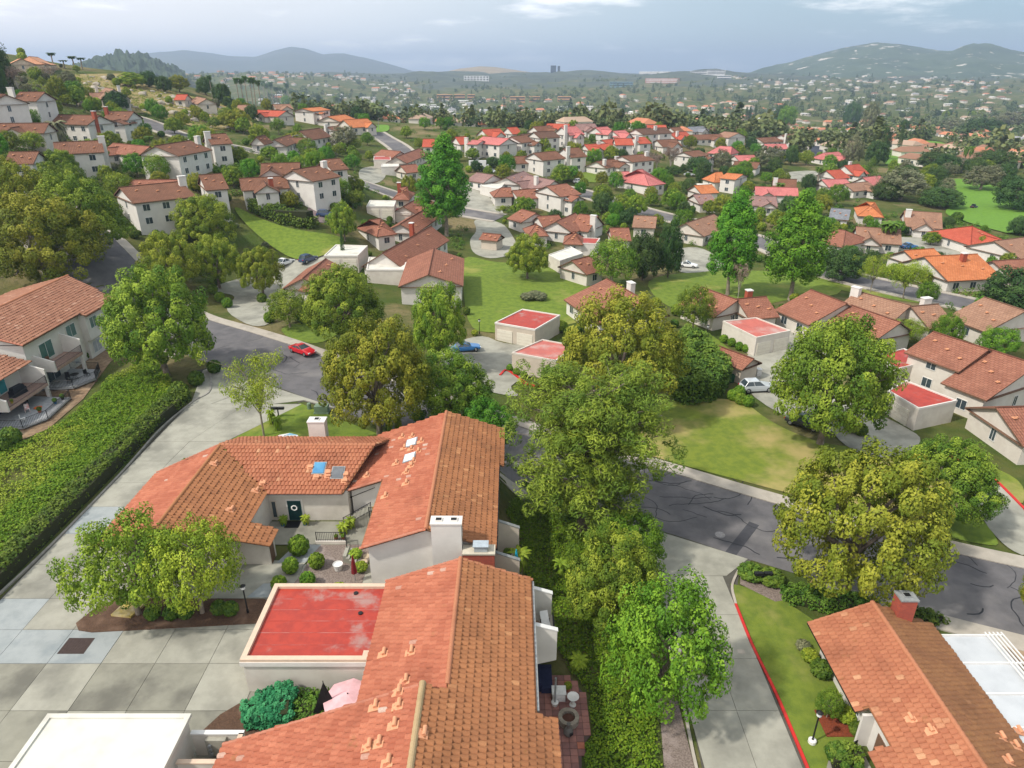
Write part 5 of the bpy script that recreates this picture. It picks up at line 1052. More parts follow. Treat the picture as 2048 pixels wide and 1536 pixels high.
def flat_block(root, c4, z0, h, rm, wm, cop, door_side=None, ndoor=2):
    """flat roofed block over four xy corners with a coping round a recessed roof"""
    c4 = [Vector(p) for p in c4]; ctr = sum(c4, Vector((0, 0)))/4
    if (c4[1]-c4[0]).cross(c4[2]-c4[1]) < 0: c4 = c4[::-1]
    mb = MB(); lo = [(p.x, p.y, z0-2) for p in c4]; hi = [(p.x, p.y, z0+h) for p in c4]
    for i in range(4): j = (i+1) % 4; mb.poly([lo[i], lo[j], hi[j], hi[i]])
    mb.build('wall', wm, root); ins = [p+(ctr-p)*.045 for p in c4]; mb = MB(); mb.prism([(p.x, p.y) for p in ins], z0+h-.3, z0+h-.05); mb.build('roof', rm, root)
    mb = MB(); out = [p+(p-ctr)*.012 for p in c4]
    for i in range(4):
        j = (i+1) % 4; mb.hexa([(q.x, q.y, z0+h-.16) for q in (out[i], out[j], ins[j], ins[i])], [(q.x, q.y, z0+h+.12) for q in (out[i], out[j], ins[j], ins[i])])
    mb.build('coping', cop, root)
    if door_side is not None:
        a, b = c4[door_side], c4[(door_side+1) % 4]; d = (b-a).normalized(); nr = Vector((d.y, -d.x)); L = (b-a).length
        for i in range(ndoor):
            g = a.lerp(b, (i+.5)/ndoor)+nr*.01; w = min(2.7, L/ndoor-.5); mb = MB(); mb.rbox(g, d, w, .12, z0, z0+2.15)
            do = mb.build('garage_door', gdoor, root)
            for k in range(1, 4): mb = MB(); mb.rbox(g+nr*.065, d, w-.05, .02, z0+k*.53, z0+k*.53+.03); mb.build('panel_joint', stucco_b, do)
def stack(root, p, z0, h, mat, sx=1.0, sy=.8, u=(1, 0)):
    mb = MB(); mb.rbox(p, u, sx, sy, z0, z0+h); c = mb.build('chimney', mat, root); mb = MB(); mb.rbox(p, u, sx+.15, sy+.15, z0+h, z0+h+.15); mb.build('chimney_cap', white_p, c)
    return c
_xw = [0]
def build_house(label, rm, wm, wings, name='house', group=None, chim=(), vents=2):
    root = None
    for w in wings:
        a, b = (w[0], w[1]), (w[2], w[3]); o = w[7] if len(w) > 7 else {}; nst = o.get('n', 1); he, hr = o.get('he', 5.3 if nst == 2 else 2.7), w[6]
        A_, B_2, z0 = px_line(hr, a, b)
        m = (A_+B_2)/2
        if root is None: root = thing(name, label, 'house', (m.x, m.y, z0), 0, group); zb = z0
        elif abs(z0-zb) < 2.5 and not o.get('free'): pass
        roof, r0, r1, u, n = gable_wing(root, A_, B_2, z0, w[4], w[5], he, hr, RF[o.get('rf', rm)], wm, o.get('hip', (0, 0)), nst=nst, wins=o.get('w', 1), doors=o.get('d', 0))
        if w is wings[-1] and o.get('x', 1) and m.length > 150 and (B_2-A_).length > 8:     # lower cross wing with its gable to the open side
            kx = _xw[0]; _xw[0] += 1; nn = n if (Vector((0, 0))-m).dot(n) > 0 else -n; ww = w[4] if nn is n else w[5]; c0 = r0.xy.lerp(r1.xy, (.28, .72, .5)[kx % 3]); hr2 = min(hr*.86, 4.5) if nst == 1 else hr*.72
            gable_wing(root, c0+nn*.5, c0+nn*(ww+2.2+1.3*(kx % 2)), z0, 2.9, 2.9, max(2.3, he*.8 if nst == 2 else 2.5), hr2, RF[o.get('rf', rm)], wm, nst=1 if nst == 1 else 2)
        for t, s, hh, km in o.get('ch', ()): p = r0.lerp(r1, t); p = p.xy+n*s; stack(root, p, z0, hr+hh, brick_far if km == 'b' else stucco_w, 1.5 if km != 'b' else 1.0, .9, u)
        if o.get('v', 1) and r0.y < 240:
            for k in range(3):
                t = .2+.3*k; nn = n if (Vector((0, 0))-r0.xy).dot(n) > 0 else -n; ww = w[4] if nn is n else w[5]; f = .3+.15*k; p = r0.lerp(r1, t)+Vector((nn.x*ww*f, nn.y*ww*f, -(hr-he)*f+.03)); vo = link('roof_vent', VENT, root, p-root.location, math.atan2(u.y, u.x)); vo.scale = (.8, .8, .8)
    return root
H = build_house; S2 = 7.5; S1 = 4.8
W2 = dict(n=2)
# --- left hillside, two storey
H('white two storey house with brown roof at the top of the green hillside', 'brown', stucco_w, [(39, 184, 90, 184, 5, 5, S2, dict(n=2, ch=((-.05, -3, 1.2, 'w'),)))])
H('hillside house end with white chimney beside the uppermost two storey house', 'brown', stucco_w, [(-40, 187, 12, 189, 5, 5, S2, dict(n=2, ch=((.9, -2, 1.5, 'w'),)))])
H('two storey house with twin brick chimneys above the date palm', 'brown', stucco_w, [(113, 229, 200, 231, 5, 5, S2, dict(n=2, ch=((.97, -1.5, 1.2, 'b'),))), (217, 223, 268, 223, 5, 5, S2, dict(n=2, ch=((.02, -1.5, 1.4, 'b'),)))])
H('long low brown roofed house beside the date palm', 'brown', stucco, [(-10, 247, 98, 246, 4, 4, S1, {})])
H('two storey house with white chimney below the date palm', 'brown', stucco_w, [(106, 285, 203, 281, 5, 6, S2, dict(n=2, ch=((1.0, -1, 1.0, 'w'),))), (18, 304, 78, 303, 4, 4, S1, {})])
H('two storey house with slit gable window above the shrub bank', 'brown', stucco_w, [(309, 292, 380, 281, 5, 6, S2, dict(n=2, ch=((1.02, -2, 1.0, 'w'),))), (410, 269, 452, 267, 5, 5.5, S2, dict(n=2, ch=((.02, -2, .8, 'w'),))), (226, 286, 300, 293, 4, 4, S1, dict(rf='rose'))])
H('big two storey house with plain gable wall above the golden street tree', 'brown', stucco_w, [(238, 375, 362, 363, 6, 8, S2, dict(n=2, ch=((.97, -2, 1.3, 'w'),))), (398, 350, 443, 347, 5, 7, S2+.3, dict(n=2)), (262, 360, 360, 359, 4, 4, S1, dict(rf='rose', w=0))])
H('low brown roofed house with tall brick chimney above the juniper bank', 'brown', stucco_w, [(478, 357, 572, 352, 4.5, 5.5, S1, dict(ch=((.62, -5.2, .3, 'b'),)))])
H('two storey house with stacked slit windows beside the juniper bank', 'brown', stucco_w, [(584, 340, 642, 331, 5, 6.5, S2, dict(n=2, ch=((1.0, -1, 1.0, 'w'),))), (648, 319, 676, 317, 5, 6, S2, dict(n=2)), (522, 327, 600, 325, 4.5, 5, S1, {})])
H('white gabled house with brown roof above the hill lane', 'brown', stucco_w, [(548, 279, 580, 269, 4, 4, S1, {})]); H('brown roofed house pair behind the hill lane trees', 'brown', stucco_w, [(598, 262, 640, 256, 5, 5, S1+1, {}), (652, 254, 676, 252, 4, 5, S2-1, dict(n=2, ch=((0, 0, 1, 'w'),)))])
H('tiny white hut with brown roof on the hill lane', 'brown', stucco_w, [(512, 274, 530, 270, 2.5, 2.5, 5, {})])
H('low orange red house below the row of tall palms', 'red', stucco, [(515, 220, 572, 222, 5, 5, S1, {})]); H('white house with bright orange roof below the row of tall palms', 'orange', stucco_w, [(604, 217, 640, 214, 5, 6, S2-1, dict(n=2))])
H('cluster house with orange tile roofs beside the bright verge', 'orange', stucco, [(655, 233, 690, 229, 6, 6, S1, {}), (686, 240, 735, 237, 6, 6, S1+1, {})])
for k, (a, b, c, d, rf) in enumerate(((476, 210, 502, 210, 'tan'), (545, 209, 580, 208, 'tan'), (652, 210, 672, 209, 'orange'), (542, 193, 574, 192, 'orange'))): H(('tan roofed house at the crest below the palms' if rf == 'tan' else 'orange roofed house on the crest among palms'), rf, stucco, [(a, b, c, d, 4, 4, S1, {})], group='houses on the palm crest')
H('large peach roofed villa on the hilltop', 'peach', plain('stucco_peach', (.66, .52, .40), None, 1, .9), [(28, 120, 50, 115, 5, 5, 5, dict(n=1, x=0)), (50, 112, 82, 115, 5.5, 5.5, 6, dict(hip=(3, 3), x=0)), (66, 121, 100, 124, 4.5, 4.5, 4.2, dict(x=0))])
H('cream gabled house among the boulders', 'tan', stucco, [(204, 174, 236, 180, 5, 5, 6, dict(ch=((.1, -3.5, .6, 'w'), (.9, 2, 1, 'w'))))]); H('tan roofed house behind the rocky slope', 'tan', stucco, [(388, 192, 420, 199, 4, 4, S1, {})]); H('little red roofed house behind the rocky slope', 'red', stucco, [(354, 189, 375, 189, 4, 4, S1, {})])
# --- centre left clusters
H('tan roofed house with three gables above the white lane court', 'rose', stucco, [(763, 299, 802, 303, 4, 5, S1, {}), (838, 297, 792, 314, 4, 4, S1, {}), (800, 331, 832, 328, 4, 4, S1, {})])
H('hipped rose roof house with brick chimney below the lane', 'rose', stucco, [(788, 374, 824, 374, 6, 6, S1+.5, dict(hip=(4, 4), ch=((.9, 0, 1.2, 'b'),))), (846, 391, 806, 413, 4, 4, S1, {})])
H('rose gabled house behind the very tall tree', 'rose', stucco_w, [(858, 413, 800, 448, 4, 4.5, S1, {}), (738, 440, 762, 437, 6, 6, S1+.6, dict(hip=(4, 4)))])
H('rose tiled house with brick chimney below the very tall tree', 'rose', stucco_w, [(862, 452, 765, 506, 4.5, 5, S1+1, dict(ch=((.1, -3.8, 1.0, 'b'),))), (857, 549, 868, 497, 5.6, 6.2, 6.2, dict(he=4))])
H('small rose tiled house beside the dark round tree', 'rose', stucco, [(652, 517, 606, 556, 4, 4.2, S1, {}), (634, 553, 660, 556, 4.5, 4.5, 4.2, dict(w=0))])
# --- centre
H('long white house with stepped brown roofs facing the white court', 'rose', stucco_w, [(983, 376, 1022, 375, 4.5, 4.5, S1, dict(hip=(3, 0))), (1024, 381, 1088, 376, 4.5, 5, S1, dict(ch=((.65, -4.2, .3, 'w'),))), (1092, 372, 1134, 367, 6, 7, 7.6, dict(n=2))])
H('mauve roofed house with three gables behind the long white house', 'mauve', stucco_w, [(953, 345, 988, 350, 5, 5, S1, {}), (1012, 355, 1048, 342, 5, 5, S1, {}), (1054, 350, 1110, 361, 5, 5, S1+.8, dict(ch=((.6, -3, .8, 'w'),)))])
H('white two storey house with brown roofs and white chimney above the lane lawn', 'brown', stucco_w, [(1022, 313, 1060, 312, 5, 5, S1, {}), (1066, 306, 1112, 302, 5.5, 6, S2, dict(n=2)), (1126, 297, 1158, 295, 5.5, 6, S2+.6, dict(n=2, ch=((-.05, -4, 1, 'w'),)))])
H('white house with raspberry pink roof behind the lane', 'pink', stucco_w, [(966, 273, 1018, 277, 6, 6, S2, dict(n=2)), (944, 280, 966, 281, 5, 5, 6.5, dict(n=2, ch=((-.2, -3, 1, 'w'),))), (1022, 273, 1050, 270, 5, 6, S2, dict(n=2, rf='brown'))])
H('white two storey house with brown roof beside the pink gabled house', 'dark', stucco_w, [(1066, 264, 1107, 262, 5, 6, S2, dict(n=2)), (1042, 268, 1062, 267, 5, 5, S1, {})]); H('tall white house with raspberry pink roof on the green bank', 'pink', stucco_w, [(1122, 254, 1152, 252, 5, 6, S2+1, dict(n=2, ch=((-.1, -4, 1, 'w'),)))])
H('low red roofed house beside the green bank', 'red', stucco_w, [(1168, 289, 1216, 287, 4.5, 5, S1, dict(ch=((.6, 0, 1, 'w'),)))]); H('low white house with brown roof at the lane corner', 'brown', stucco_w, [(1192, 323, 1224, 317, 5, 5, S1, dict(ch=((.1, -3, .8, 'w'),)))])
for a, b, c, d, rf in ((963, 259, 1000, 257, 'red'), (1014, 255, 1034, 254, 'red'), (1094, 247, 1140, 248, 'red'), (1066, 253, 1100, 251, 'brown'), (910, 274, 932, 273, 'red'), (848, 278, 868, 278, 'red'), (1150, 248, 1190, 247, 'mauve'), (1190, 255, 1215, 253, 'pink')): H({'red': 'low red roofed house behind the pink gabled house', 'brown': 'low brown roofed house behind the pink gabled house', 'mauve': 'mauve roofed house behind the green bank', 'pink': 'pink roofed low house behind the green bank'}[rf], rf, stucco_w, [(a, b, c, d, 5, 5, S1+.6, {})], group='low houses behind the pink gabled house')
# --- centre right
H('white two storey house with orange red roofs above the lawn', 'red', stucco_w, [(1228, 277, 1264, 277, 5, 6, S2, dict(n=2)), (1266, 275, 1290, 274, 5, 6, S2, dict(n=2, ch=((0, -3, 1, 'w'),))), (1203, 280, 1224, 278, 5, 5, S1, {})])
H('white two storey house with dark brown roofs behind the orange red one', 'dark', stucco_w, [(1270, 258, 1302, 256, 5, 6, S2, dict(n=2)), (1306, 256, 1332, 255, 5, 6, S2, dict(n=2, ch=((0, -2, 1, 'w'),)))])
H('white house with broad brown roof beside the bare trees', 'brown', stucco_w, [(1243, 312, 1288, 308, 5.5, 6.5, S2-.5, dict(n=2, ch=((.95, -2, 1, 'w'),))), (1203, 320, 1246, 318, 5, 5, S1, dict(ch=((.7, 0, 1, 'w'),)))])
H('wide house with pale pink hipped roof by the fan palm', 'pink', stucco_w, [(1262, 341, 1296, 337, 8, 9, 7, dict(hip=(6, 6))), (1228, 344, 1258, 343, 5, 5, S1, dict(w=0))])
H('low brown roofed house behind the bare trees', 'brown', stucco_w, [(1313, 280, 1352, 278, 5.5, 5.5, S1+.6, {})]); H('rust roofed house beside the long low one', 'red', stucco_w, [(1338, 266, 1372, 263, 5, 5, S1+.6, dict(ch=((.2, -3, .8, 'w'),)))])
H('long low house with brown roof behind the lane hedge', 'brown', stucco_w, [(1368, 270, 1442, 268, 5, 5, S1, {})]); H('tall plain white gabled house', 'tan', stucco_w, [(1448, 263, 1478, 266, 6, 7, S2, dict(n=2))]); H('white house row with brown roofs at the dark lane bend', 'brown', stucco_w, [(1513, 276, 1560, 273, 5, 6, S1, {}), (1562, 270, 1592, 266, 5, 6, S2, dict(n=2, ch=((0, -3, .8, 'w'),)))])
H('pink hipped house in the middle of the white houses', 'pink', stucco_w, [(1424, 291, 1472, 294, 6, 6, S1+1, dict(hip=(4, 2)))]); H('raspberry roofed house behind the grey trees', 'pink', stucco_w, [(1468, 311, 1508, 310, 5, 6, S1, {})]); H('pale pink gabled house below the house row', 'pink', stucco_w, [(1528, 288, 1572, 288, 5, 5, S1, {})])
H('white two storey house with brown roof between dark shrubs', 'brown', stucco_w, [(1366, 304, 1398, 300, 5, 6, S2-.5, dict(n=2, ch=((.1, 2, 1, 'w'),)))]); H('brown roofed low house under the grey eucalyptus', 'brown', stucco_w, [(1470, 322, 1520, 325, 5, 5, S1, {})])
H('white house with brick orange roofs below the grey eucalyptus', 'orange', stucco_w, [(1418, 345, 1444, 344, 5, 5, S1+1, dict(hip=(3, 0))), (1453, 346, 1486, 349, 6, 6.5, S2-1, dict(n=2)), (1388, 371, 1424, 369, 4.5, 5, S1, {})])
H('brown gabled house with pink low wing by the small palm', 'brown', stucco_w, [(1546, 357, 1594, 359, 6, 6, S1+1.4, dict(ch=((.1, -3, .5, 'w'),))), (1510, 373, 1596, 376, 5, 5, S1, dict(rf='pink', w=0))])
for a, b, c, d, rf in ((1371, 245, 1402, 244, 'red'), (1374, 254, 1408, 252, 'grey'), (1293, 250, 1332, 250, 'red'), (1448, 255, 1474, 254, 'tan'), (1488, 257, 1512, 256, 'orange'), (1225, 262, 1250, 260, 'pink'), (1340, 255, 1360, 254, 'brown'), (1420, 252, 1445, 251, 'mauve')): H('low %s roofed house in the row before the wooded valley' % {'tan': 'tan'}.get(rf, rf), rf, stucco_w, [(a, b, c, d, 5, 5, S1+.4, {})], group='low houses before the wooded valley')
# --- right
H('pink roofed house at the golf edge', 'pink', stucco_w, [(1643, 306, 1682, 303, 6, 6, S1+1, dict(hip=(2, 2)))]); H('bright red roofed house at the golf edge', 'red', stucco_w, [(1652, 341, 1682, 339, 5, 6, S1+.6, {}), (1688, 331, 1718, 328, 5, 6, S1+1.4, dict(ch=((.8, 3, .8, 'w'),)))])
H('pink and brown roofed house below the bright red roof', 'pink', stucco_w, [(1643, 359, 1692, 358, 5, 6, S1, {}), (1725, 355, 1760, 351, 5, 5, S1+.6, {}), (1688, 368, 1736, 363, 5, 5, S1, dict(rf='tan'))]); H('pink roofed house beside the dark lane bend', 'pink', stucco_w, [(1638, 264, 1672, 263, 6, 6, S1+.8, {})]); H('white house with rust roof by the tall eucalyptus', 'red', stucco_w, [(1700, 282, 1725, 280, 4, 5, S2-1, dict(n=2))])
H('mauve roofed house with wide low gable', 'mauve', stucco_w, [(1483, 391, 1552, 393, 5.5, 6, S1, {})]); H('mauve roofed garage house with dark car', 'mauve', stucco_w, [(1386, 389, 1422, 388, 5, 6, S1, dict(d=1))])
H('orange hipped roof house beside the golf path', 'orange', stucco_w, [(1715, 403, 1768, 406, 7.5, 7.5, S1+1, dict(hip=(5, 5)))]); H('tan roofed house with white gable wall beside the golf path', 'tan', stucco_w, [(1808, 421, 1884, 426, 7, 8, S1+1, dict(ch=((.1, -3, .8, 'w'),)))]); H('blue grey roofed house beside the orange hipped roof', 'grey', stucco_w, [(1662, 416, 1702, 419, 5, 6, S1, {})])
H('brown roofed house with white garage gable behind the garden palm', 'tan', stucco_w, [(1712, 453, 1802, 459, 6, 6.5, S1+.4, {})]); H('salmon hipped garage house in front of the garden palm', 'rose', stucco_w, [(1662, 456, 1722, 467, 6, 7, S1+.4, dict(hip=(2, 4), d=1))])
H('rust red hipped house with a white garage door', 'red', stucco_w, [(1902, 453, 1985, 451, 8, 8.5, S1+1, dict(hip=(6, 6), d=1))]); H('tan roofed house beyond the rust red hipped house', 'tan', stucco_w, [(1988, 482, 2070, 472, 7, 7.5, S1+.6, dict(d=1))])
H('bright orange roofed house with white gable wall and cypress row', 'orange', stucco_w, [(1848, 513, 1955, 508, 7, 8, S1+1, dict(ch=((.6, -2, .8, 'b'),))), (1808, 501, 1868, 497, 5, 6, S1+.3, {})]); H('rose and tan roofed house beside the bright orange one', 'rose', stucco, [(1985, 522, 2080, 516, 6, 7, S1+.6, {})])
H('tan gabled house with cream garage beside the white car court', 'tan', stucco, [(1372, 446, 1428, 428, 5, 5.5, S1+.6, {})])
H('rose roofed house group in front of the white court', 'rose', stucco_w, [(1043, 418, 1072, 426, 4.5, 5, S1, {}), (1074, 433, 1118, 430, 4.5, 5, S1, {}), (1050, 448, 1092, 447, 4.5, 5, S1, dict(hip=(3, 3)))]); H('rose gabled house with tall white chimney above the red garage', 'rose', stucco_w, [(1112, 443, 1150, 426, 5, 5, S1+.5, {}), (1158, 428, 1196, 432, 5, 6, S1+1, dict(ch=((1, -3, .6, 'w'),))), (1128, 463, 1168, 464, 4, 4.5, S1, dict(hip=(3, 3)))])
H('low rose roofed house beyond the tall white chimney', 'rose', stucco_w, [(1223, 456, 1254, 456, 4.5, 5, S1, {})]); H('tan roofed house beside the curving lane', 'tan', stucco, [(1268, 431, 1314, 433, 5, 5.5, S1, {})]); H('rose roofed garden house by the white flat garage', 'rose', stucco, [(1143, 521, 1180, 512, 4, 4.5, S1, {})])
# --- right, nearer
H('long house with three joined rose roofs and a brick chimney', 'rose', stucco, [(1403, 574, 1476, 600, 4.6, 5.2, 5, {}), (1473, 598, 1533, 593, 4.2, 4.6, 4.9, dict(ch=((.5, 1.0, 1.0, 'b'),))), (1621, 579, 1694, 607, 5.5, 7.2, 5.6, {}), (1702, 610, 1802, 645, 4, 5, 5, {})])
H('long house with weathered tan roofs and white chimneys', 'tan', stucco, [(1713, 582, 1822, 611, 4.5, 5.2, 5, dict(ch=((.05, -1, .9, 'w'),))), (1822, 613, 1877, 608, 4.2, 4.6, 5, dict(ch=((.6, .5, 1.0, 'w'),))), (1968, 594, 2052, 622, 5.5, 7, 5.6, {})])
H('two storey house with wide rose roofs behind the red flat garages', 'rose', stucco, [(1866, 663, 1978, 699, 5.2, 5.6, 6.8, dict(he=4.7, n=2)), (1980, 699, 2075, 730, 6, 9.2, 6.4, dict(he=3.4)), (1992, 815, 2090, 812, 4.5, 5.2, 4.9, dict(ch=()))])
H('tiled utility hut with rust roof beside the silver car', 'rose', stucco_b, [(1432, 690, 1508, 718, 2.2, 2.4, 3.5, dict(he=2.4, w=0, v=0))], name='utility_hut'); H('small tiled hut in the gravel court', 'rose', stucco_b, [(968, 466, 1000, 469, 2.2, 2.4, 3.6, dict(he=2.5, w=0))], name='utility_hut')
H('rose tiled house hidden by the tall yellow green tree', 'rose', stucco_w, [(1213, 557, 1292, 602, 5, 8.5, 5.8, dict(ch=((.45, 1.5, .8, 'w'),)))])
# --- flat garages
def FG(label, pxc, rm, wm=stucco, cop=None, h=2.9, door=None, nd_=2):
    m = at(sum(p[0] for p in pxc)/4, sum(p[1] for p in pxc)/4, h); z0 = m.z-h; c = [P(x, y, m.z).xy for x, y in pxc]; ctr = sum(c, Vector((0, 0)))/4
    OCC.append((Poly(c), 'house')); root = thing('flat_garage', label, 'garage', (ctr.x, ctr.y, z0)); flat_block(root, c, z0, h, rm, wm, cop or stucco_w, None)
    if door is not None:
        a, b = c[door], c[(door+1) % 4]; d = (b-a).normalized(); nr = Vector((d.y, -d.x)); nr = nr if (nr.dot((a+b)/2-ctr) > 0) else -nr; L = (b-a).length
        for i in range(nd_):
            g = a.lerp(b, (i+.5)/nd_)+nr*.02; w = min(2.8, L/nd_-.5); mb = MB(); mb.rbox(g, d, w, .12, z0-.1, z0+2.15); do = mb.build('garage_door', gdoor, root)
            for k in range(1, 4): mb = MB(); mb.rbox(g+nr*.065, d, w-.05, .02, z0+k*.53, z0+k*.53+.03); mb.build('panel_joint', stucco_b, do)
    return root
FG('flat garage with bright red roof and two cream doors on the sloping lawn', [(990, 646), (1070, 660), (1120, 631), (1045, 619)], redroof, stucco_b, stucco_w, 3.1, 0, 2)
FG('flat garage with faded pink roof beside the red kerbed bed', [(1024, 706), (1112, 722), (1150, 692), (1085, 680)], redroof2, stucco_b, stucco, 3.1, None)
FG('flat garage with faded red roof behind the clipped shrubs', [(1446, 643), (1513, 676), (1581, 662), (1512, 636)], redroof2, stucco, stucco, 3.1, 1, 2)
FG('flat garage with red roof stained grey behind the round lawn tree', [(1752, 712), (1795, 738), (1866, 722), (1808, 698)], redroof, stucco, stucco_w, 3.1, None)
FG('flat garage with bright red roof and single door beside the dark car', [(1776, 782), (1838, 818), (1914, 802), (1812, 762)], redroof, stucco, stucco_w, 3.0, 0, 1)
FG('white flat garage beside the rose tiled house', [(648, 512), (715, 512), (735, 492), (672, 490)], whiteroof, stucco, None, 2.9, 0, 2)
FG('white flat garage in front of the rose tiled house', [(733, 540), (808, 540), (815, 516), (738, 515)], whiteroof, stucco, None, 2.9, None)
FG('white flat garage below the lane under the hipped rose roof', [(733, 413), (788, 413), (792, 402), (740, 401)], whiteroof, stucco, None, 2.9, 0, 2)
FG('small red flat roof beside the white flat garage', [(788, 425), (822, 426), (828, 417), (792, 416)], redroof, stucco, None, 2.9)
FG('small garage with red flat roof on the lane court', [(747, 320), (782, 320), (780, 313), (748, 313)], redroof, stucco, None, 3.0)
FG('white flat roofed shed on the lane court', [(762, 334), (797, 333), (798, 328), (764, 328)], whiteroof, stucco_w, None, 2.8)
FG('white flat garage before the mauve roofed house', [(960, 372), (1000, 378), (1008, 368), (968, 363)], whiteroof, stucco_w, None, 2.8)
FG('small red flat roof between rose gables', [(1133, 486), (1192, 488), (1200, 477), (1140, 475)], redroof, stucco_w, None, 2.9)
FG('white flat garage with brown door below the sloping lawn path', [(1097, 510), (1120, 522), (1166, 507), (1142, 494)], whiteroof, stucco, None, 2.9)
FG('low flat white roof beside the brick orange house', [(1375, 373), (1420, 374), (1422, 368), (1380, 367)], whiteroof, stucco_w, None, 2.8)
# ================================================================ mid distance planting
for (px, py, top, w, k, lb) in ((118, 285, 240, 48, 'datepalm', 'spiky pale date palm in front of the twin chimney house'), (303, 300, 272, 26, 'kingpalm', 'small palm beside the two storey gabled house'), (235, 222, 180, 52, 'dark', 'round blackish tree on the rocky slope'), (190, 230, 190, 34, 'round', 'green tree above the hill lane'), (65, 215, 165, 40, 'grey', 'grey olive tree above the uppermost two storey house'), (120, 205, 150, 40, 'yellow', 'golden tree on the hill below the villa'), (40, 190, 130, 42, 'bare', 'bare brownish tree on the hill below the villa'), (5, 200, 95, 40, 'dark', 'tall dark tree at the hill edge'),
    (152, 200, 160, 46, 'bright', 'bright green tree beside the golden hill tree'), (188, 275, 236, 27, 'round', 'trimmed round tree by the hill lane'), (350, 268, 234, 42, 'round', 'larger trimmed round tree by the hill lane'), (265, 175, 143, 60, 'round', 'broad tree crown on the crest beside the boulders'), (330, 185, 150, 36, 'dark', 'dark crest tree among the boulders'), (412, 190, 150, 40, 'dark', 'purple dark crest tree below the palms'), (470, 262, 215, 75, 'yellow', 'broad olive tree below the rocky slope'),
    (540, 320, 290, 42, 'round', 'round street tree on the hill lane bend'), (590, 300, 262, 55, 'yellow', 'sparse yellowish tree above the hill lane'), (640, 290, 262, 36, 'dark', 'dark tree hiding the brown roofed pair'), (690, 300, 250, 60, 'grey', 'large grey green pine like tree by the lane bend'), (705, 340, 308, 40, 'bright', 'bright lane tree beside the two storey slit window house'), (625, 335, 296, 52, 'round', 'broad leafy tree above the low brown wing'), (660, 320, 300, 40, 'grey', 'greyish tree above the brown roofs'),
    (575, 220, 190, 28, 'bright', 'vivid green tree between the crest houses'), (612, 222, 187, 46, 'dark', 'black green crest tree beside the cypress group'), (640, 225, 188, 22, 'cypress', 'wide dark cypress group on the crest'), (455, 210, 166, 15, 'cypress', 'leaning dark cypress at the crest'), (672, 222, 192, 18, 'kingpalm', 'palm on the crest beyond the cypress group'), (760, 225, 203, 22, 'kingpalm', 'bushy palm behind the bright verge'),
    (1275, 375, 345, 18, 'kingpalm', 'fan palm in front of the pale pink hipped roof'), (1340, 345, 290, 46, 'bare', 'tall half bare tree by the lane lawn'), (1312, 345, 305, 34, 'bare', 'reddish half bare tree by the lane lawn'), (1290, 330, 300, 30, 'bare', 'shorter bare tree behind the lane lawn'), (1395, 345, 312, 56, 'dark', 'dark spreading evergreen behind the brick orange roofs'), (1440, 345, 296, 48, 'grey', 'grey eucalyptus behind the brick orange roofs'), (1535, 340, 290, 66, 'grey', 'brownish eucalyptus above the gabled house'), (1580, 330, 288, 34, 'dark', 'small dark tree at the lane lawn bank'),
    (1490, 250, 212, 9, 'cypress', 'slim cypress in the dark valley group'), (1497, 250, 210, 9, 'cypress', 'second slim cypress in the dark valley group'), (1507, 251, 206, 11, 'cypress', 'tallest cypress in the dark valley group'), (1570, 265, 210, 44, 'bright', 'big vivid tree beside the cypress group'), (1560, 255, 205, 40, 'dark', 'big dark tree behind the vivid one'), (1700, 255, 198, 40, 'dark', 'tall dark eucalyptus at the valley edge'), (1735, 270, 200, 36, 'grey', 'tall pale trunked eucalyptus at the valley edge'),
    (1760, 305, 245, 40, 'dark', 'tall dark tree beside the fairway'), (1795, 308, 240, 12, 'cypress', 'dark columnar tree at the fairway corner'), (1700, 335, 262, 46, 'grey', 'large grey willow at the golf edge'), (1750, 330, 280, 50, 'dark', 'dark mass tree beside the golf path'), (1740, 355, 312, 32, 'cone', 'olive conical tree by the golf rough'), (1862, 338, 302, 66, 'dark', 'broad umbrella pine on the fairway'), (1890, 345, 305, 60, 'dark', 'umbrella pine beside the palm pair'), (1985, 340, 298, 90, 'dark', 'wide flat umbrella pine behind the palm pair'),
    (1922, 345, 293, 14, 'kingpalm', 'shaggy trunked palm of the pair on the golf course'), (1932, 342, 292, 14, 'kingpalm', 'second shaggy trunked palm on the golf course'), (1900, 270, 232, 70, 'grey', 'purplish bare wood behind the fairway'), (1960, 280, 235, 90, 'dark', 'dark wood clump behind the umbrella pines'), (2020, 260, 220, 80, 'grey', 'beige leafless wood at the valley side'), (2030, 420, 352, 100, 'dark', 'large dark pine over the golf green'), (1880, 415, 372, 95, 'dark', 'dark oak between golf green and roofs'), (1800, 400, 335, 110, 'grey', 'broad grey brown oak beside the tan roofed house'), (1770, 400, 360, 70, 'dark', 'dark holly tree beside the golf path roofs'), (1960, 380, 330, 80, 'grey', 'grey green willow on the golf rough'), (2040, 470, 430, 60, 'dark', 'dark shrub tree at the green edge'),
    (1770, 500, 442, 52, 'kingpalm', 'bushy garden palm behind the salmon garage house'), (1555, 400, 366, 26, 'kingpalm', 'thin garden palm by the pink low wing'), (1635, 365, 333, 22, 'kingpalm', 'yellowish palm by the white lane pad'), (1740, 480, 436, 30, 'bright', 'leafy garden tree beside the garden palm'), (1960, 505, 470, 38, 'round', 'clipped garden tree in front of the rust red hipped house'), (1860, 490, 463, 40, 'round', 'rounded garden tree beside the rust red hipped house'), (1725, 352, 330, 38, 'round', 'round tree above the pink roofs'), (1885, 560, 505, 40, 'cone', 'garden juniper beside the bright orange house'),
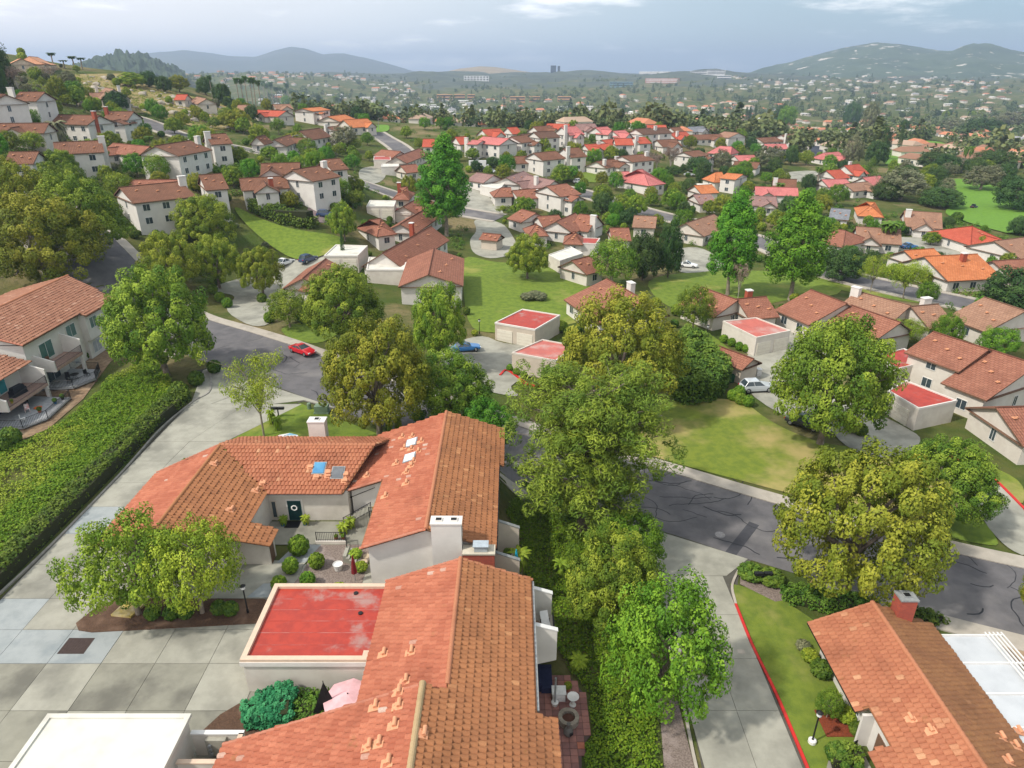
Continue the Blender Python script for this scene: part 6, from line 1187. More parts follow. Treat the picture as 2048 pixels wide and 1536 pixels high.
    (1130, 360, 335, 46, 'bright', 'bright tree by the long white house'), (1140, 362, 330, 44, 'bright', 'broad lane tree above the concrete lane'), (1232, 440, 402, 36, 'bright', 'round tree on the lane verge'), (1160, 395, 362, 30, 'bright', 'slender tree at the lane junction'), (1055, 425, 395, 42, 'bright', 'round tree before the long white house'), (1000, 430, 410, 26, 'airy', 'small pale tree in the court island'), (985, 335, 312, 34, 'dark', 'dark tree beside the white court house'), (945, 320, 295, 32, 'round', 'round tree in front of the raspberry roof'), (820, 395, 348, 40, 'yellow', 'pale tree beside the very tall tree'), (1345, 350, 330, 40, 'dark', 'dark tree at the lane lawn end')): tree_px(k, px, py, top, w, lb)
for i, (px, py, top) in enumerate(((480, 212, 155), (488, 213, 156), (497, 214, 151), (507, 214, 154), (513, 215, 154), (523, 215, 160), (532, 214, 161), (538, 215, 166), (548, 216, 163), (556, 216, 173), (566, 216, 174), (573, 217, 178), (578, 215, 166), (426, 200, 150), (586, 217, 180), (108, 135, 105), (150, 138, 112), (165, 138, 115), (130, 137, 120))): tree_px('fanpalm', px, py, top, 15 if i < 15 else 24, 'tall thin fan palm in the row on the crest' if i < 15 else 'fan palm on the hilltop beside the peach villa', 'fan palms on the crest' if i < 15 else 'fan palms beside the villa')
for px, py, top in ((1018, 238, 226), (1026, 239, 228), (1034, 240, 229), (1816, 515, 490), (1824, 517, 494), (1832, 519, 497), (1840, 521, 499)): tree_px('cypress', px, py, top, 4 if px < 1500 else 6, 'thin garden cypress in a short row' if px > 1500 else 'thin cypress behind the raspberry roof', 'cypress rows')
PLACED = []
def fill(region, n, kinds, group, seed, smin, smax, gap=2.2, pushed=0):
    rnd = random.Random(seed); xs = [p[0] for p in region]; ys = [p[1] for p in region]; done = 0; tries = 0
    while done < n and tries < n*12:
        tries += 1; px, py = rnd.uniform(min(xs), max(xs)), rnd.uniform(min(ys), max(ys))
        if not inpoly(px, py, region): continue
        q = at(px, py)
        if any(inpoly(q.x, q.y, pl) for pl, nm in OCC): continue
        k, lab = rnd.choice(kinds); s = rnd.uniform(smin, smax); w = s*rnd.uniform(.9, 1.25)
        if any((q.x-a)**2+(q.y-b)**2 < (gap+.28*w)**2 for a, b in PLACED): continue
        # keep crowns off roofs: test the crown's reach on four sides
        r_ = w*.36
        if any(nm in ('house', 'lane', 'road') and any(inpoly(q.x+dx, q.y+dy, pl) for dx, dy in ((r_, 0), (-r_, 0), (0, r_), (0, -r_))) for pl, nm in OCC): continue
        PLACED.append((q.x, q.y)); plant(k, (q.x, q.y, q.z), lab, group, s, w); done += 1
G1 = [('round', 'round leafy tree between hillside houses'), ('bright', 'vivid green small tree between hillside houses'), ('yellow', 'yellowish tree between hillside houses'), ('small', 'small tree between hillside houses')]
G1s = [('shrub', 'dark shrub on the hillside terraces'), ('shruby', 'yellow green shrub on the hillside terraces'), ('shrub', 'dark shrub on the hillside terraces'), ('shrubg', 'grey shrub on the hillside terraces')]
fill([(0, 200), (300, 215), (700, 265), (730, 380), (690, 470), (480, 400), (250, 470), (0, 340)], 70, G1, 'trees between hillside houses', 1, 4, 7.5); fill([(0, 200), (300, 225), (700, 265), (730, 380), (690, 430), (480, 400), (250, 470), (0, 340)], 70, G1s, 'shrubs on the hillside terraces', 2, 1.2, 2.6, 1.0)
fill([(640, 330), (730, 360), (720, 420), (650, 400)], 18, G1s[:2], 'shrubs on the hillside terraces', 3, 1.8, 3.0, .8); fill([(400, 300), (520, 330), (520, 350), (410, 345)], 18, G1s[:2], 'shrubs on the hillside terraces', 4, 1.6, 2.6, .8)
G2 = [('round', 'leafy garden tree among the white houses'), ('bright', 'bright garden tree among the white houses'), ('dark', 'dark garden evergreen among the white houses'), ('yellow', 'olive garden tree among the white houses')]
fill([(720, 240), (1700, 240), (1720, 380), (1650, 480), (1300, 470), (1010, 440), (740, 330)], 190, G2, 'garden trees among the white houses', 5, 3.5, 7.5); fill([(720, 250), (1700, 250), (1720, 420), (1650, 540), (1300, 520), (900, 520), (740, 380)], 80, [('shrub', 'garden shrub among the white houses'), ('shruby', 'light garden shrub among the white houses')], 'garden shrubs among the white houses', 6, 1.2, 2.8, 1.2)
G3 = [('dark', 'dark tree around the golf course'), ('grey', 'grey tree around the golf course'), ('round', 'green tree around the golf course')]
fill([(1700, 232), (2060, 228), (2060, 282), (1920, 268), (1700, 258)], 50, G3, 'trees round the golf course', 7, 7, 13, 3); fill([(1760, 335), (2060, 340), (2060, 420), (1850, 420), (1790, 380)], 26, G3, 'trees round the golf course', 8, 5, 9, 3)
fill([(1640, 420), (2060, 450), (2060, 660), (1900, 620), (1640, 540)], 40, [(k, l.replace('among the white houses', 'by the hipped roof houses')) for k, l in G2[:3]]+[('shrub', 'garden shrub by the hipped roof houses')], 'garden planting by the hipped roof houses', 9, 2.0, 4.2, 1.5)
fill([(900, 520), (1350, 480), (1560, 600), (1900, 640), (2060, 700), (2060, 800), (1700, 720), (1300, 680), (940, 690)], 40, [('shrub', 'low shrub by the nearer rose roofed houses'), ('shruby', 'light shrub by the nearer rose roofed houses'), ('balld', 'rounded shrub by the nearer rose roofed houses')], 'shrubs by the nearer rose roofed houses', 10, 1.0, 2.2, 1.2)
fill([(240, 470), (480, 440), (560, 520), (420, 560), (260, 560)], 14, G1s, 'shrubs on the hillside terraces', 11, 1.0, 2.2, 1.2); fill([(720, 430), (900, 420), (930, 500), (740, 520)], 12, [('shrub', 'low shrub round the white flat garages')], 'shrubs round the flat garages', 12, 1.0, 2.2, 1.0)
fill([(0, 105), (110, 110), (200, 150), (480, 215), (520, 260), (300, 235), (0, 200)], 45, [('shruby', 'yellow scrub bush on the rocky slope'), ('shrubg', 'grey scrub bush on the rocky slope'), ('yellow', 'small olive tree on the rocky slope')], 'scrub on the rocky slope', 13, 1.5, 4.5, 1.5)
fill([(420, 195), (700, 215), (720, 245), (500, 245)], 34, [(k, l.replace('among the white houses', 'on the palm crest')) for k, l in G2], 'garden trees on the crest', 14, 3.5, 7, 2)
def undergrowth(regions, n, seed):
    rnd = random.Random(seed); rg = np.random.default_rng(seed); C = []; tries = 0
    while len(C) < n and tries < n*9:
        tries += 1; reg = rnd.choice(regions); xs = [p[0] for p in reg]; ys = [p[1] for p in reg]; px, py = rnd.uniform(min(xs), max(xs)), rnd.uniform(min(ys), max(ys))
        if not inpoly(px, py, reg): continue
        q = at(px, py); w = rnd.uniform(.5, 1.1)
        if any(inpoly(q.x, q.y, pl) for pl, nm in OCC) or any(inpoly(q.x+dx, q.y+dy, pl) for pl, nm in OCC if nm != 'lawn' for dx, dy in ((w, 0), (-w, 0), (0, w), (0, -w))): continue
        C += [(q.x+rnd.gauss(0, .5), q.y+rnd.gauss(0, .5), q.z+rnd.uniform(.2, .8)) for _ in range(3)]
    C = np.array(C); V, Fc, cl = leaves(C, rg.uniform(.45, .95, len(C)), 38, .17, rg, None, .6, .6, .4); tag(link('undergrowth', mesh_np('undergrowth', V, Fc, lf_hedge, False, cl)), 'low undergrowth filling the gardens between houses', None, None, 'stuff')
undergrowth([[(0, 200), (300, 225), (700, 265), (730, 380), (690, 430), (480, 400), (250, 470), (0, 340)], [(720, 250), (1700, 250), (1720, 420), (1650, 540), (1300, 520), (900, 520), (740, 380)], [(1640, 420), (2060, 450), (2060, 660), (1900, 620), (1640, 540)], [(400, 300), (520, 330), (720, 360), (720, 420), (520, 380)]], 3600, 31)
REGS = [(60, 150), (170, 150), (330, 182), (450, 212), (505, 235), (510, 262), (430, 262), (300, 226), (160, 212), (60, 180)]; rg = np.random.default_rng(8); C = []
while len(C) < 1500:
    px, py = rg.uniform(60, 510), rg.uniform(148, 264)
    if inpoly(px, py, REGS): q = at(px, py); C.append((q.x, q.y, q.z+.25)) if not any(inpoly(q.x, q.y, pl) for pl, nm in OCC if nm in ('lane', 'house')) else None
V, Fc, cl = leaves(np.array(C), rg.uniform(.35, .9, len(C)), 34, .17, rg, None, .7, .6, .5); tag(link('scrub', mesh_np('scrub', V, Fc, lf_ivyy, False, cl)), 'golden scrub scattered over the rocky slope', None, None, 'stuff')
for px, py, top, w, k, l in ((-10, 175, 60, 90, 'dark', 'tall dark oak at the foot of the villa hill'), (20, 152, 126, 36, 'grey', 'grey tree screening the peach villa'), (75, 156, 132, 36, 'yellow', 'golden tree below the peach villa terrace'), (105, 165, 130, 44, 'bare', 'bare brown tree on the villa slope'), (140, 175, 140, 40, 'grey', 'grey olive on the villa slope'), (300, 175, 140, 40, 'dark', 'dark broad tree on the crest line'), (360, 185, 148, 44, 'yellow', 'olive crest tree with gaps'), (445, 205, 165, 40, 'dark', 'dark crest tree under the thin palms')): tree_px(k, px, py, top, w, l)
# boulders on the rocky slope
rock = plain('granite', (.42, .37, .30), (.30, .26, .21), .6, .95, .5, 3, coord='obj', rnd=.4)
RK = []
for sd in range(4):
    rng = np.random.default_rng(200+sd); bm = bmesh.new(); bmesh.ops.create_icosphere(bm, subdivisions=2, radius=1)
    for v in bm.verts: v.co *= 1+.35*noise.noise(v.co*1.3+Vector((sd*5, 0, 0))); v.co.z = v.co.z*.62+.25
    me = bpy.data.meshes.new('boulder'); bm.to_mesh(me); bm.free(); me.materials.append(rock); RK.append(me)
rnd = random.Random(5)
REG = [(255, 180), (330, 185), (450, 215), (500, 235), (500, 262), (420, 258), (300, 225), (160, 215), (170, 150), (240, 150)]; n = 0
while n < 150:
    px, py = rnd.uniform(150, 510), rnd.uniform(148, 265)
    if not inpoly(px, py, REG): continue
    q = at(px, py)
    if any(inpoly(q.x, q.y, pl) for pl, nm in OCC if nm in ('lane', 'house')): continue
    o = link('boulder', RK[n % 4], None, q, rnd.random()*6); s = rnd.choice((.5, .7, .9, 1.3, 1.9)); o.scale = (s, s*rnd.uniform(.7, 1), s*rnd.uniform(.7, 1.1)); tag(o, 'pale granite boulder on the dry slope above the hill lane', 'boulder', 'boulders on the dry slope'); n += 1
patch('dry_slope', px_xy([(150, 150), (240, 148), (330, 180), (450, 212), (505, 235), (505, 264), (430, 262), (380, 252), (290, 228), (160, 212)]), plain('dry_grass', (.30, .225, .09), (.20, .16, .06), .25, .95, .5, 3, c3=(.16, .15, .04), s3=.12), .25, 8, 'dry grassy rocky slope')

# ================================================================ far valley
def far_tree_arr(rng, n_leaf, conifer):
    n = n_leaf
    if conifer: z = rng.random(n)**1.3*1.0; r = .30*(1-z)+.04; a = rng.random(n)*6.28; p = np.stack([np.cos(a)*r, np.sin(a)*r, z*1.25], 1)
    else: d = rng.normal(size=(n, 3)); d /= np.linalg.norm(d, axis=1, keepdims=True); p = d*np.array([.5, .5, .42])*(.7+.3*rng.random((n, 1)))*(1+.25*np.sin(d[:, :1]*5+rng.random()*6)); p[:, 2] += .5
    nr = rng.normal(size=(n, 3))*.5+np.array([0, 0, .5])+(p-[0, 0, .5]); nr /= np.linalg.norm(nr, axis=1, keepdims=True); t = np.cross(nr, rng.normal(size=(n, 3))); t /= np.linalg.norm(t, axis=1, keepdims=True); b = np.cross(nr, t); s = (.065+.055*rng.random(n))[:, None]
    return np.stack([p-t*s, p-b*s, p+t*s, p+b*s], 1).reshape(-1, 3)
rngF = np.random.default_rng(77); FT = [far_tree_arr(rngF, 130, k > 3) for k in range(6)]
lf_far = leafmat('leaf_far', (.050, .082, .032), (.13, .165, .055), (.25, .24, .09), .25)
FTM = []
for k, V in enumerate(FT):
    rn = np.random.default_rng(k); FTM.append(mesh_np('far_tree', V, np.arange(len(V)).reshape(-1, 4), lf_far, False, np.stack([rn.random(130)*.8+.1*k, rn.random(130)*.4*(k < 4), np.zeros(130), np.ones(130)], 1)))
def ang(px): v = ray(px, 600); return math.atan2(v.x, v.y)
def far_pt(rnd, d0, d1, a0=-150, a1=2200):
    a = rnd.uniform(ang(a0), ang(a1)); d = math.exp(rnd.uniform(math.log(d0), math.log(d1))); return d*math.sin(a), d*math.cos(a)
def gfar(x, y):
    r = math.hypot(x, y); return gz(x, y)+(1-float(sm((r-4000)/1500.)))*9*noise.noise((x*.02, y*.02, 1.7))*float(sm((r-500)/900.))
def shown(x, y, z):
    """is the point in sight over the near crest (sampled along its line of sight)"""
    t = np.linspace(.08, .985, 40); g = ground_arr(x*t, y*t); return bool(np.all(g-1 < CAMZ+(z-CAMZ)*t))
rnd = random.Random(9)
TP = []; 
while len(TP) < 4200:
    x, y = far_pt(rnd, 440, 3900)
    if noise.noise((x*.004, y*.004, 5)) < rnd.uniform(-.55, .25): continue
    if any(inpoly(x, y, pl) for pl, nm in OCC): continue
    if x/y < -.30 and math.hypot(x, y) < 1000: continue
    TP.append((x, y, gfar(x, y), rnd.uniform(6, 13)*(1 if rnd.random() < .93 else 1.5), rnd.randrange(6) if rnd.random() < .5 else rnd.randrange(4), rnd.random()*6.28))
TP = [t for t in TP if shown(t[0], t[1], t[2]+t[3])]; TP.sort(key=lambda t: math.hypot(t[0], t[1])/t[3])
for t in TP[:290]:
    o = link('far_tree', FTM[t[4]], None, t[:3], t[5], (t[3],)*3); tag(o, 'dusky conifer in the wooded valley beyond the houses' if t[4] > 3 else 'rounded tree in the wooded valley beyond the houses', 'tree', 'trees in the wooded valley')
def merged(name, items, arrs, mat, label, colf):
    V = []; cols = []
    for x, y, z, s, k, a in items:
        c, sn = math.cos(a), math.sin(a); v = arrs[k]*s; V.append(np.stack([v[:, 0]*c-v[:, 1]*sn+x, v[:, 0]*sn+v[:, 1]*c+y, v[:, 2]+z], 1)); cols.append(colf(len(v)//4, k))
    V = np.concatenate(V); tag(link(name, mesh_np(name, V, np.arange(len(V)).reshape(-1, 4), mat, False, np.concatenate(cols))), label, None, None, 'stuff')
def fcol(n, k): b = rngF.random()*.7; return np.stack([np.clip(b+rngF.random(n)*.4, 0, 1), rngF.random(n)*.5*(k < 4)*(b > .3), np.zeros(n), np.ones(n)], 1)
merged('woodland', TP[290:], FT, lf_far, 'woods of the far valley that read as one mass', fcol)
# far houses: one mesh each, wall and roof
wall_far = plain('wall_far', (.70, .66, .60), (.62, .57, .50), .05, .9); wall_far2 = plain('wall_far_peach', (.66, .50, .36), None, .05, .9)
def far_house(L, Wd, h, r, mats):
    mb = MB(); mb.box(-L/2, L/2, -Wd/2, Wd/2, -2, h, 0); o = .4
    for s in (-1, 1): mb.poly([(-L/2-o, s*(Wd/2+o), h), (L/2+o, s*(Wd/2+o), h), (L/2+o-r, 0, h+r), (-L/2-o+r, 0, h+r)][::s], 1)
    for s in (-1, 1): mb.poly([(s*(L/2+o), -Wd/2-o, h), (s*(L/2+o), Wd/2+o, h), (s*(L/2+o-r), 0, h+r)][::s], 1)
    for i in range(3): x = -L/2+L*(i+.5)/3; mb.box(x-.6, x+.6, -Wd/2-.03, -Wd/2, 1, 2.2, 2); mb.box(x-.6, x+.6, Wd/2, Wd/2+.03, 1, 2.2, 2)
    t = mb.build('far_house', mats, None, (0, 0, 0)); me = t.data; bpy.data.objects.remove(t); return me
def frf(n, c): return plain(n, c, tuple(x*.85 for x in c), .05, .9)
FRF = [frf('far_roof_brown', (.26, .14, .09)), frf('far_roof_terracotta', (.50, .20, .11)), frf('far_roof_white', (.66, .65, .63)), frf('far_roof_tan', (.42, .30, .22)), frf('far_roof_grey', (.32, .32, .33))]
FHM = [far_house(*q) for q in ((15, 9, 3, 2.2, [wall_far, FRF[0], glass]), (14, 10, 3.2, 2.4, [wall_far, FRF[1], glass]), (17, 6, 3, 1.0, [wall_far, FRF[2], glass]), (16, 10, 3, 2.2, [wall_far, FRF[3], glass]), (20, 10, 5.5, 2.2, [wall_far2, FRF[1], glass]), (15, 9, 3, 2, [wall_far, FRF[4], glass]))]
FN = ['brown', 'terracotta', 'white', 'tan', 'terracotta two storey', 'grey']
HP = []
def cluster(n, d0, d1, a0, a1, kinds, seed, thr=-9):
    r = random.Random(seed); k = 0; tries = 0
    while k < n and tries < n*40:
        tries += 1; x, y = far_pt(r, d0, d1, a0, a1)
        if noise.noise((x*.006, y*.006, 9)) < thr: continue
        z = gfar(x, y)
        if x/y < -.28 and math.hypot(x, y) < 1100: continue
        if any((x-h[0])**2+(y-h[1])**2 < 14**2 for h in HP[-250:]) or not shown(x, y, z+5): continue
        HP.append((x, y, z, r.uniform(.85, 1.25), r.choice(kinds), r.choice((0, 1.57, .4, 2.0)))); k += 1
cluster(60, 430, 700, 780, 2050, [0, 1, 3, 1], 1); cluster(90, 650, 1200, 800, 2050, [1, 3, 4, 0], 2); cluster(140, 1100, 2000, 560, 980, [2, 2, 2, 5], 3); cluster(90, 1000, 2000, 950, 1500, [1, 3, 2, 4], 4); cluster(110, 900, 2200, 1450, 2100, [5, 3, 2, 0], 5); cluster(130, 2200, 3200, 150, 850, [3, 2, 4, 2], 6); cluster(120, 2300, 3500, 1400, 1800, [2, 2, 3], 7); cluster(70, 2000, 3000, 1750, 2150, [2, 3, 1], 8); cluster(50, 480, 800, 250, 800, [1, 3], 9)
HP.sort(key=lambda h: math.hypot(h[0], h[1]))
for h in HP[:290]: o = link('far_house', FHM[h[4]], None, h[:3], h[5], (h[3],)*3); tag(o, 'small %s roofed house among the valley trees' % FN[h[4]], 'house', 'houses in the far valley')
def house_stuff():
    V, Fc, mi = [], [], []; mats = [wall_far, glass]+FRF
    for x, y, z, s, k, a in HP[290:]:
        me = FHM[k]; c, sn = math.cos(a), math.sin(a); b = len(V)
        for v in me.vertices: p = v.co*s; V.append((p.x*c-p.y*sn+x, p.x*sn+p.y*c+y, p.z+z))
        rm = mats.index(me.materials[1])
        for f in me.polygons: Fc.append(tuple(b+i for i in f.vertices)); mi.append((0, rm, 1)[f.material_index])
    me = bpy.data.meshes.new('distant_town'); me.from_pydata(V, [], Fc); [me.materials.append(m) for m in mats]; me.polygons.foreach_set('material_index', mi); tag(link('distant_town', me), 'houses of the distant town that read as one mass', None, None, 'stuff')
if len(HP) > 290: house_stuff()
# landmark buildings
def block(label, px0, px1, py0, py1, d, dep, wm, bands=0, bandm=None, name='far_building', cols=0):
    d_ = at((px0+px1)/2, py1).xy.length; d = d_ if 600 < d_ < 4200 else d
    a, b = ray(px0, py1), ray(px1, py1); s = d/math.hypot(a.x, a.y); s2 = d/math.hypot(b.x, b.y); A_, B_2 = Vector((a.x*s, a.y*s)), Vector((b.x*s2, b.y*s2)); zb = CAMZ+a.z*s; t = ray(px0, py0); zt = CAMZ+t.z/t.y*A_.y
    m = (A_+B_2)/2; u = (B_2-A_).normalized(); L = (B_2-A_).length; root = thing(name, label, 'building', (m.x, m.y, zb)); n = Vector((-u.y, u.x)); mb = MB(); mb.rbox(m+n*dep/2, u, L, dep, min(zb, gfar(m.x, m.y))-20, zt); mb.build('wall', wm, root)
    for k in range(bands):
        z = zb+(zt-zb)*(k+.55)/bands
        if cols:
            for c in range(cols): mb = MB(); mb.rbox(m+u*L*((c+.5)/cols-.5)-n*.1, u, L/cols*.5, .4, z-(zt-zb)/bands*.28, z+(zt-zb)/bands*.22); mb.build('window', bandm or glass, root)
        else: mb = MB(); mb.rbox(m-n*.1, u, L*.96, .4, z-(zt-zb)/bands*.22, z+(zt-zb)/bands*.22); mb.build('window_band', bandm or glass, root)
    return root
wfar = plain('white_block', (.78, .77, .75), None, .05, .8); dkb = plain('dark_block', (.06, .08, .11), None, .05, .5)
block('white hospital block with window columns on the far slope', 928, 978, 152, 171, 2500, 40, wfar, 4, glass, cols=8); block('pale upper wing behind the white hospital block', 908, 980, 147, 154, 2650, 40, wfar, 2); block('dark glass tower, wider of the pair', 1101, 1112, 131, 147, 3600, 25, dkb, 6, glass); block('dark glass tower, narrower of the pair', 1115, 1120, 132, 147, 3620, 25, dkb, 6, glass)
block('long white warehouse on the ridge', 1278, 1340, 143, 151, 3400, 60, wfar); block('brick red long office on the wooded slope', 1290, 1358, 157, 166, 2700, 40, plain('brick_block', (.50, .20, .15), None, .05, .9), 3, wfar); block('teal glass office on the wooded slope', 1219, 1266, 164, 173, 2400, 40, plain('teal_block', (.20, .32, .36), None, .05, .5), 2, glass); block('white terraced campus building on the ridge', 1414, 1450, 140, 149, 3300, 40, wfar, 3, glass); block('long white campus wing on the ridge', 1380, 1414, 142, 149, 3320, 40, wfar, 2, glass); block('small white office on the ridge slope', 1434, 1462, 151, 159, 2900, 40, wfar, 2, glass)
for k, (a, b) in enumerate(((874, 905), (908, 930), (935, 950), (1020, 1050), (1058, 1080), (1115, 1142))): block('row of orange apartments in the valley', a, b, 189 if a < 1000 else 193, 200 if a < 1000 else 204, 1250, 16, plain('apartment_orange', (.62, .34, .16), None, .05, .9), 2, glass)['group'] = 'orange apartments in the valley'
# mountains
def mountain(name, label, prof, d, foot, back, mat, rough, zf=10, zfade=1.0, tex=.002):
    n = 160; m = 44; xs = np.linspace(prof[0][0], prof[-1][0], n); ys = np.interp(xs, [p[0] for p in prof], [p[1] for p in prof]); V = []
    for i, (px, py) in enumerate(zip(xs, ys)):
        v = ray(px, py); hd = math.hypot(v.x, v.y); a = math.atan2(v.x, v.y); zr = CAMZ+v.z/hd*d
        for j in range(m):
            t = j/(m-1)*1.35; r = d-foot+foot*t if t <= 1 else d+(t-1)/.35*back; s = (1-(1-t)**1.6) if t <= 1 else 1-((t-1)/.35)**1.2
            x, y = r*math.sin(a), r*math.cos(a); nn = noise.fractal(Vector((x*tex, y*tex, d*.01)), 1.0, 2.0, 5)*rough*(1-.75*max(0, 1-abs(t-1)*5))*min(1, t*3)
            V.append((x, y, zf+(zr-zf)*s*1.0+nn*min(1, abs(zr-zf)/60)))
    i = np.arange(n-1)[:, None]*m+np.arange(m-1)[None]; Fc = np.stack([i, i+m, i+m+1, i+1], -1).reshape(-1, 4)[:, ::-1]
    tag(link(name, mesh_np(name, np.array(V), Fc, mat, True)), label, None, None, 'structure')
mt_left = plain('mountain_scrub', (.055, .075, .045), (.085, .095, .055), .004, 1, .6, .02); mt_right = plain('mountain_rocky', (.070, .10, .055), (.045, .072, .042), .006, 1, .8, .03, c3=(.46, .42, .36), s3=.016, r3=(.615, .66))
mt_dry = plain('hill_dry', (.30, .23, .14), (.24, .19, .11), .01, 1)
mountain('mountain', 'long blue mountain range behind the town', [(120, 148), (200, 132), (250, 122), (285, 110), (330, 104), (372, 100), (420, 106), (455, 112), (510, 113), (545, 102), (580, 94), (610, 99), (645, 110), (690, 108), (740, 118), (790, 132), (830, 143), (880, 150)], 9000, 2600, 2500, mt_left, 30, -12, tex=.0012)
mountain('mountain', 'rocky green mountain above the white hillside town', [(1440, 152), (1500, 145), (1560, 131), (1620, 113), (1680, 98), (1740, 89), (1800, 92), (1850, 98), (1905, 102), (1945, 90), (1985, 95), (2048, 105), (2150, 112), (2300, 120), (2500, 140)], 5200, 2000, 2000, mt_right, 28, -10, tex=.003)
mountain('hill', 'dry tan hill behind the hospital block', [(880, 146), (920, 138), (960, 133), (990, 134), (1030, 140), (1080, 147)], 4600, 1400, 900, mt_dry, 6, -14); 
mountain('hill', 'wooded dark hill in front of the mountain range', [(120, 140), (175, 122), (220, 112), (262, 106), (300, 114), (335, 130), (370, 142)], 2300, 600, 500, plain('wooded_hill', (.03, .05, .025), (.05, .075, .035), .03, 1, 1, .1), 22, -12, tex=.045)
mountain('ridge', 'low wooded ridge closing the valley', [(300, 150), (420, 147), (560, 149), (640, 146), (800, 147), (900, 144), (1000, 146), (1180, 143), (1240, 146), (1300, 148), (1370, 143), (1440, 141), (1500, 146), (1560, 148), (1700, 150), (2048, 150), (2300, 152)], 3900, 1500, 800, plain('ridge_wood', (.045, .06, .04), (.085, .10, .055), .012, 1, .8, .05), 26, -22, tex=.004)
# ================================================================ cars
tyre = plain('tyre_rubber', (.015, .015, .016), None, 5, .8); rim_m = plain('wheel_rim', (.42, .43, .44), None, 4, .3, metal=.8); lampg = plain('headlight_glass', (.7, .72, .72), None, 3, .1); lampr = plain('tail_light', (.4, .02, .02), None, 3, .2)
def paint(name, c): 
    m = plain(name, c, tuple(x*.95 for x in c), .5, .28, spec=.5); m.node_tree.nodes['Principled BSDF'].inputs['Coat Weight'].default_value = .6; return m
def car(label, loc, rz, pm, L=4.6, Wd=1.82, Hh=1.5, suv=False, name='car', cat='car'):
    root = thing(name, label, cat, loc, rz); h = L/2; w = Wd/2; sh = .92 if not suv else 1.05
    sec = [(-h, .42, .70, .62), (-h+.12, .28, sh-.10, .86), (-h+.7, .22, sh, 1.0), (-.4, .20, sh, 1.0), (h-1.35, .20, sh-.02, 1.0), (h-.7, .22, sh-.12, .98), (h-.15, .28, sh-.24, .88), (h, .40, sh-.36, .66)]
    mb = MB(); rows = []
    for x, zb, zt, k in sec: rows.append([(x, -w*k, zb+.12), (x, -w*k*1.0, (zb+zt)/2), (x, -w*k*.93, zt-.05), (x, -w*k*.75, zt), (x, w*k*.75, zt), (x, w*k*.93, zt-.05), (x, w*k, (zb+zt)/2), (x, w*k, zb+.12), (x, w*k*.8, zb), (x, -w*k*.8, zb)])
    n = len(rows[0])
    for a, b in zip(rows, rows[1:]):
        for i in range(n): j = (i+1) % n; mb.poly([a[i], b[i], b[j], a[j]])
    mb.poly(rows[0]); mb.poly(rows[-1][::-1]); mb.build('body', pm, root, (0, 0, 0), True)
    x0, x1 = (-h+.35, h-1.45) if suv else (-h+.75, h-1.5); t0, t1 = (x0+.45, x1-.85) if suv else (x0+.75, x1-.95)
    g = MB(); q = lambda s, k, z, x: (x, s*w*k, z); lo = [(x0, -w*.86, sh-.03), (x1, -w*.86, sh-.03), (x1, w*.86, sh-.03), (x0, w*.86, sh-.03)]; hi = [(t0, -w*.66, Hh-.06), (t1, -w*.66, Hh-.06), (t1, w*.66, Hh-.06), (t0, w*.66, Hh-.06)]
    g.hexa(lo, hi); g.build('window_glass', glass, root, (0, 0, 0))
    r = MB(); r.hexa([(t0-.06, -w*.69, Hh-.09), (t1+.06, -w*.69, Hh-.09), (t1+.06, w*.69, Hh-.09), (t0-.06, w*.69, Hh-.09)], [(t0+.1, -w*.6, Hh), (t1-.05, -w*.6, Hh), (t1-.05, w*.6, Hh), (t0+.1, w*.6, Hh)]); r.build('car_roof', pm, root, (0, 0, 0))
    for s in (-1, 1):
        for xa, xb in ((x0, t0), ((x0+x1)/2-.05, (t0+t1)/2-.05), (x1, t1)):
            p = MB(); p.tube((xa, s*w*.87, sh-.03), (xb, s*w*.67, Hh-.07), .045, .04, 5); p.build('pillar', pm, root, (0, 0, 0))
    rw = .33 if not suv else .37
    for x in (-h+.85, h-.88):
        for s in (-1, 1):
            t = MB(); t.tube((x, s*(w-.2), rw), (x, s*(w+.01), rw), rw, rw, 16); wo = t.build('wheel', tyre, root, (0, 0, 0)); t = MB(); t.tube((x, s*(w+.0), rw), (x, s*(w+.03), rw), rw*.64, rw*.58, 12); t.build('rim', rim_m, wo, (0, 0, 0))
    for s in (-1, 1): t = MB(); t.box(h-.22, h-.02, s*w*.62-.16, s*w*.62+.16, sh-.40, sh-.26); t.build('headlight', lampg, root, (0, 0, 0)); t = MB(); t.box(-h-.01, -h+.12, s*w*.66-.14, s*w*.66+.14, sh-.30, sh-.14); t.build('tail_light', lampr, root, (0, 0, 0))
    return root
def car_px(label, px, py, rz, pm, **k): q = at(px, py); return car(label, (q.x, q.y, q.z+.11), rz, pm, **k)
pr = paint('paint_red', (.50, .012, .02)); pb_ = paint('paint_blue', (.03, .16, .40)); ps = paint('paint_silver', (.50, .53, .55)); pk = paint('paint_black', (.02, .022, .028)); pw = paint('paint_white', (.78, .78, .77)); pn = paint('paint_navy', (.03, .06, .14))
car_px('red sports coupe parked along the street kerb', 606, 707, -.62, pr, L=4.6, Hh=1.32); car_px('bright blue car tucked behind the upright green tree', 932, 702, .25, pb_, Hh=1.4); car_px('silver SUV parked beside the tiled utility hut', 1511, 782, .12, ps, L=4.7, Wd=1.9, Hh=1.7, suv=True, name='suv'); car_px('black car half hidden under the dense round lawn tree', 1607, 853, -.7, pk)
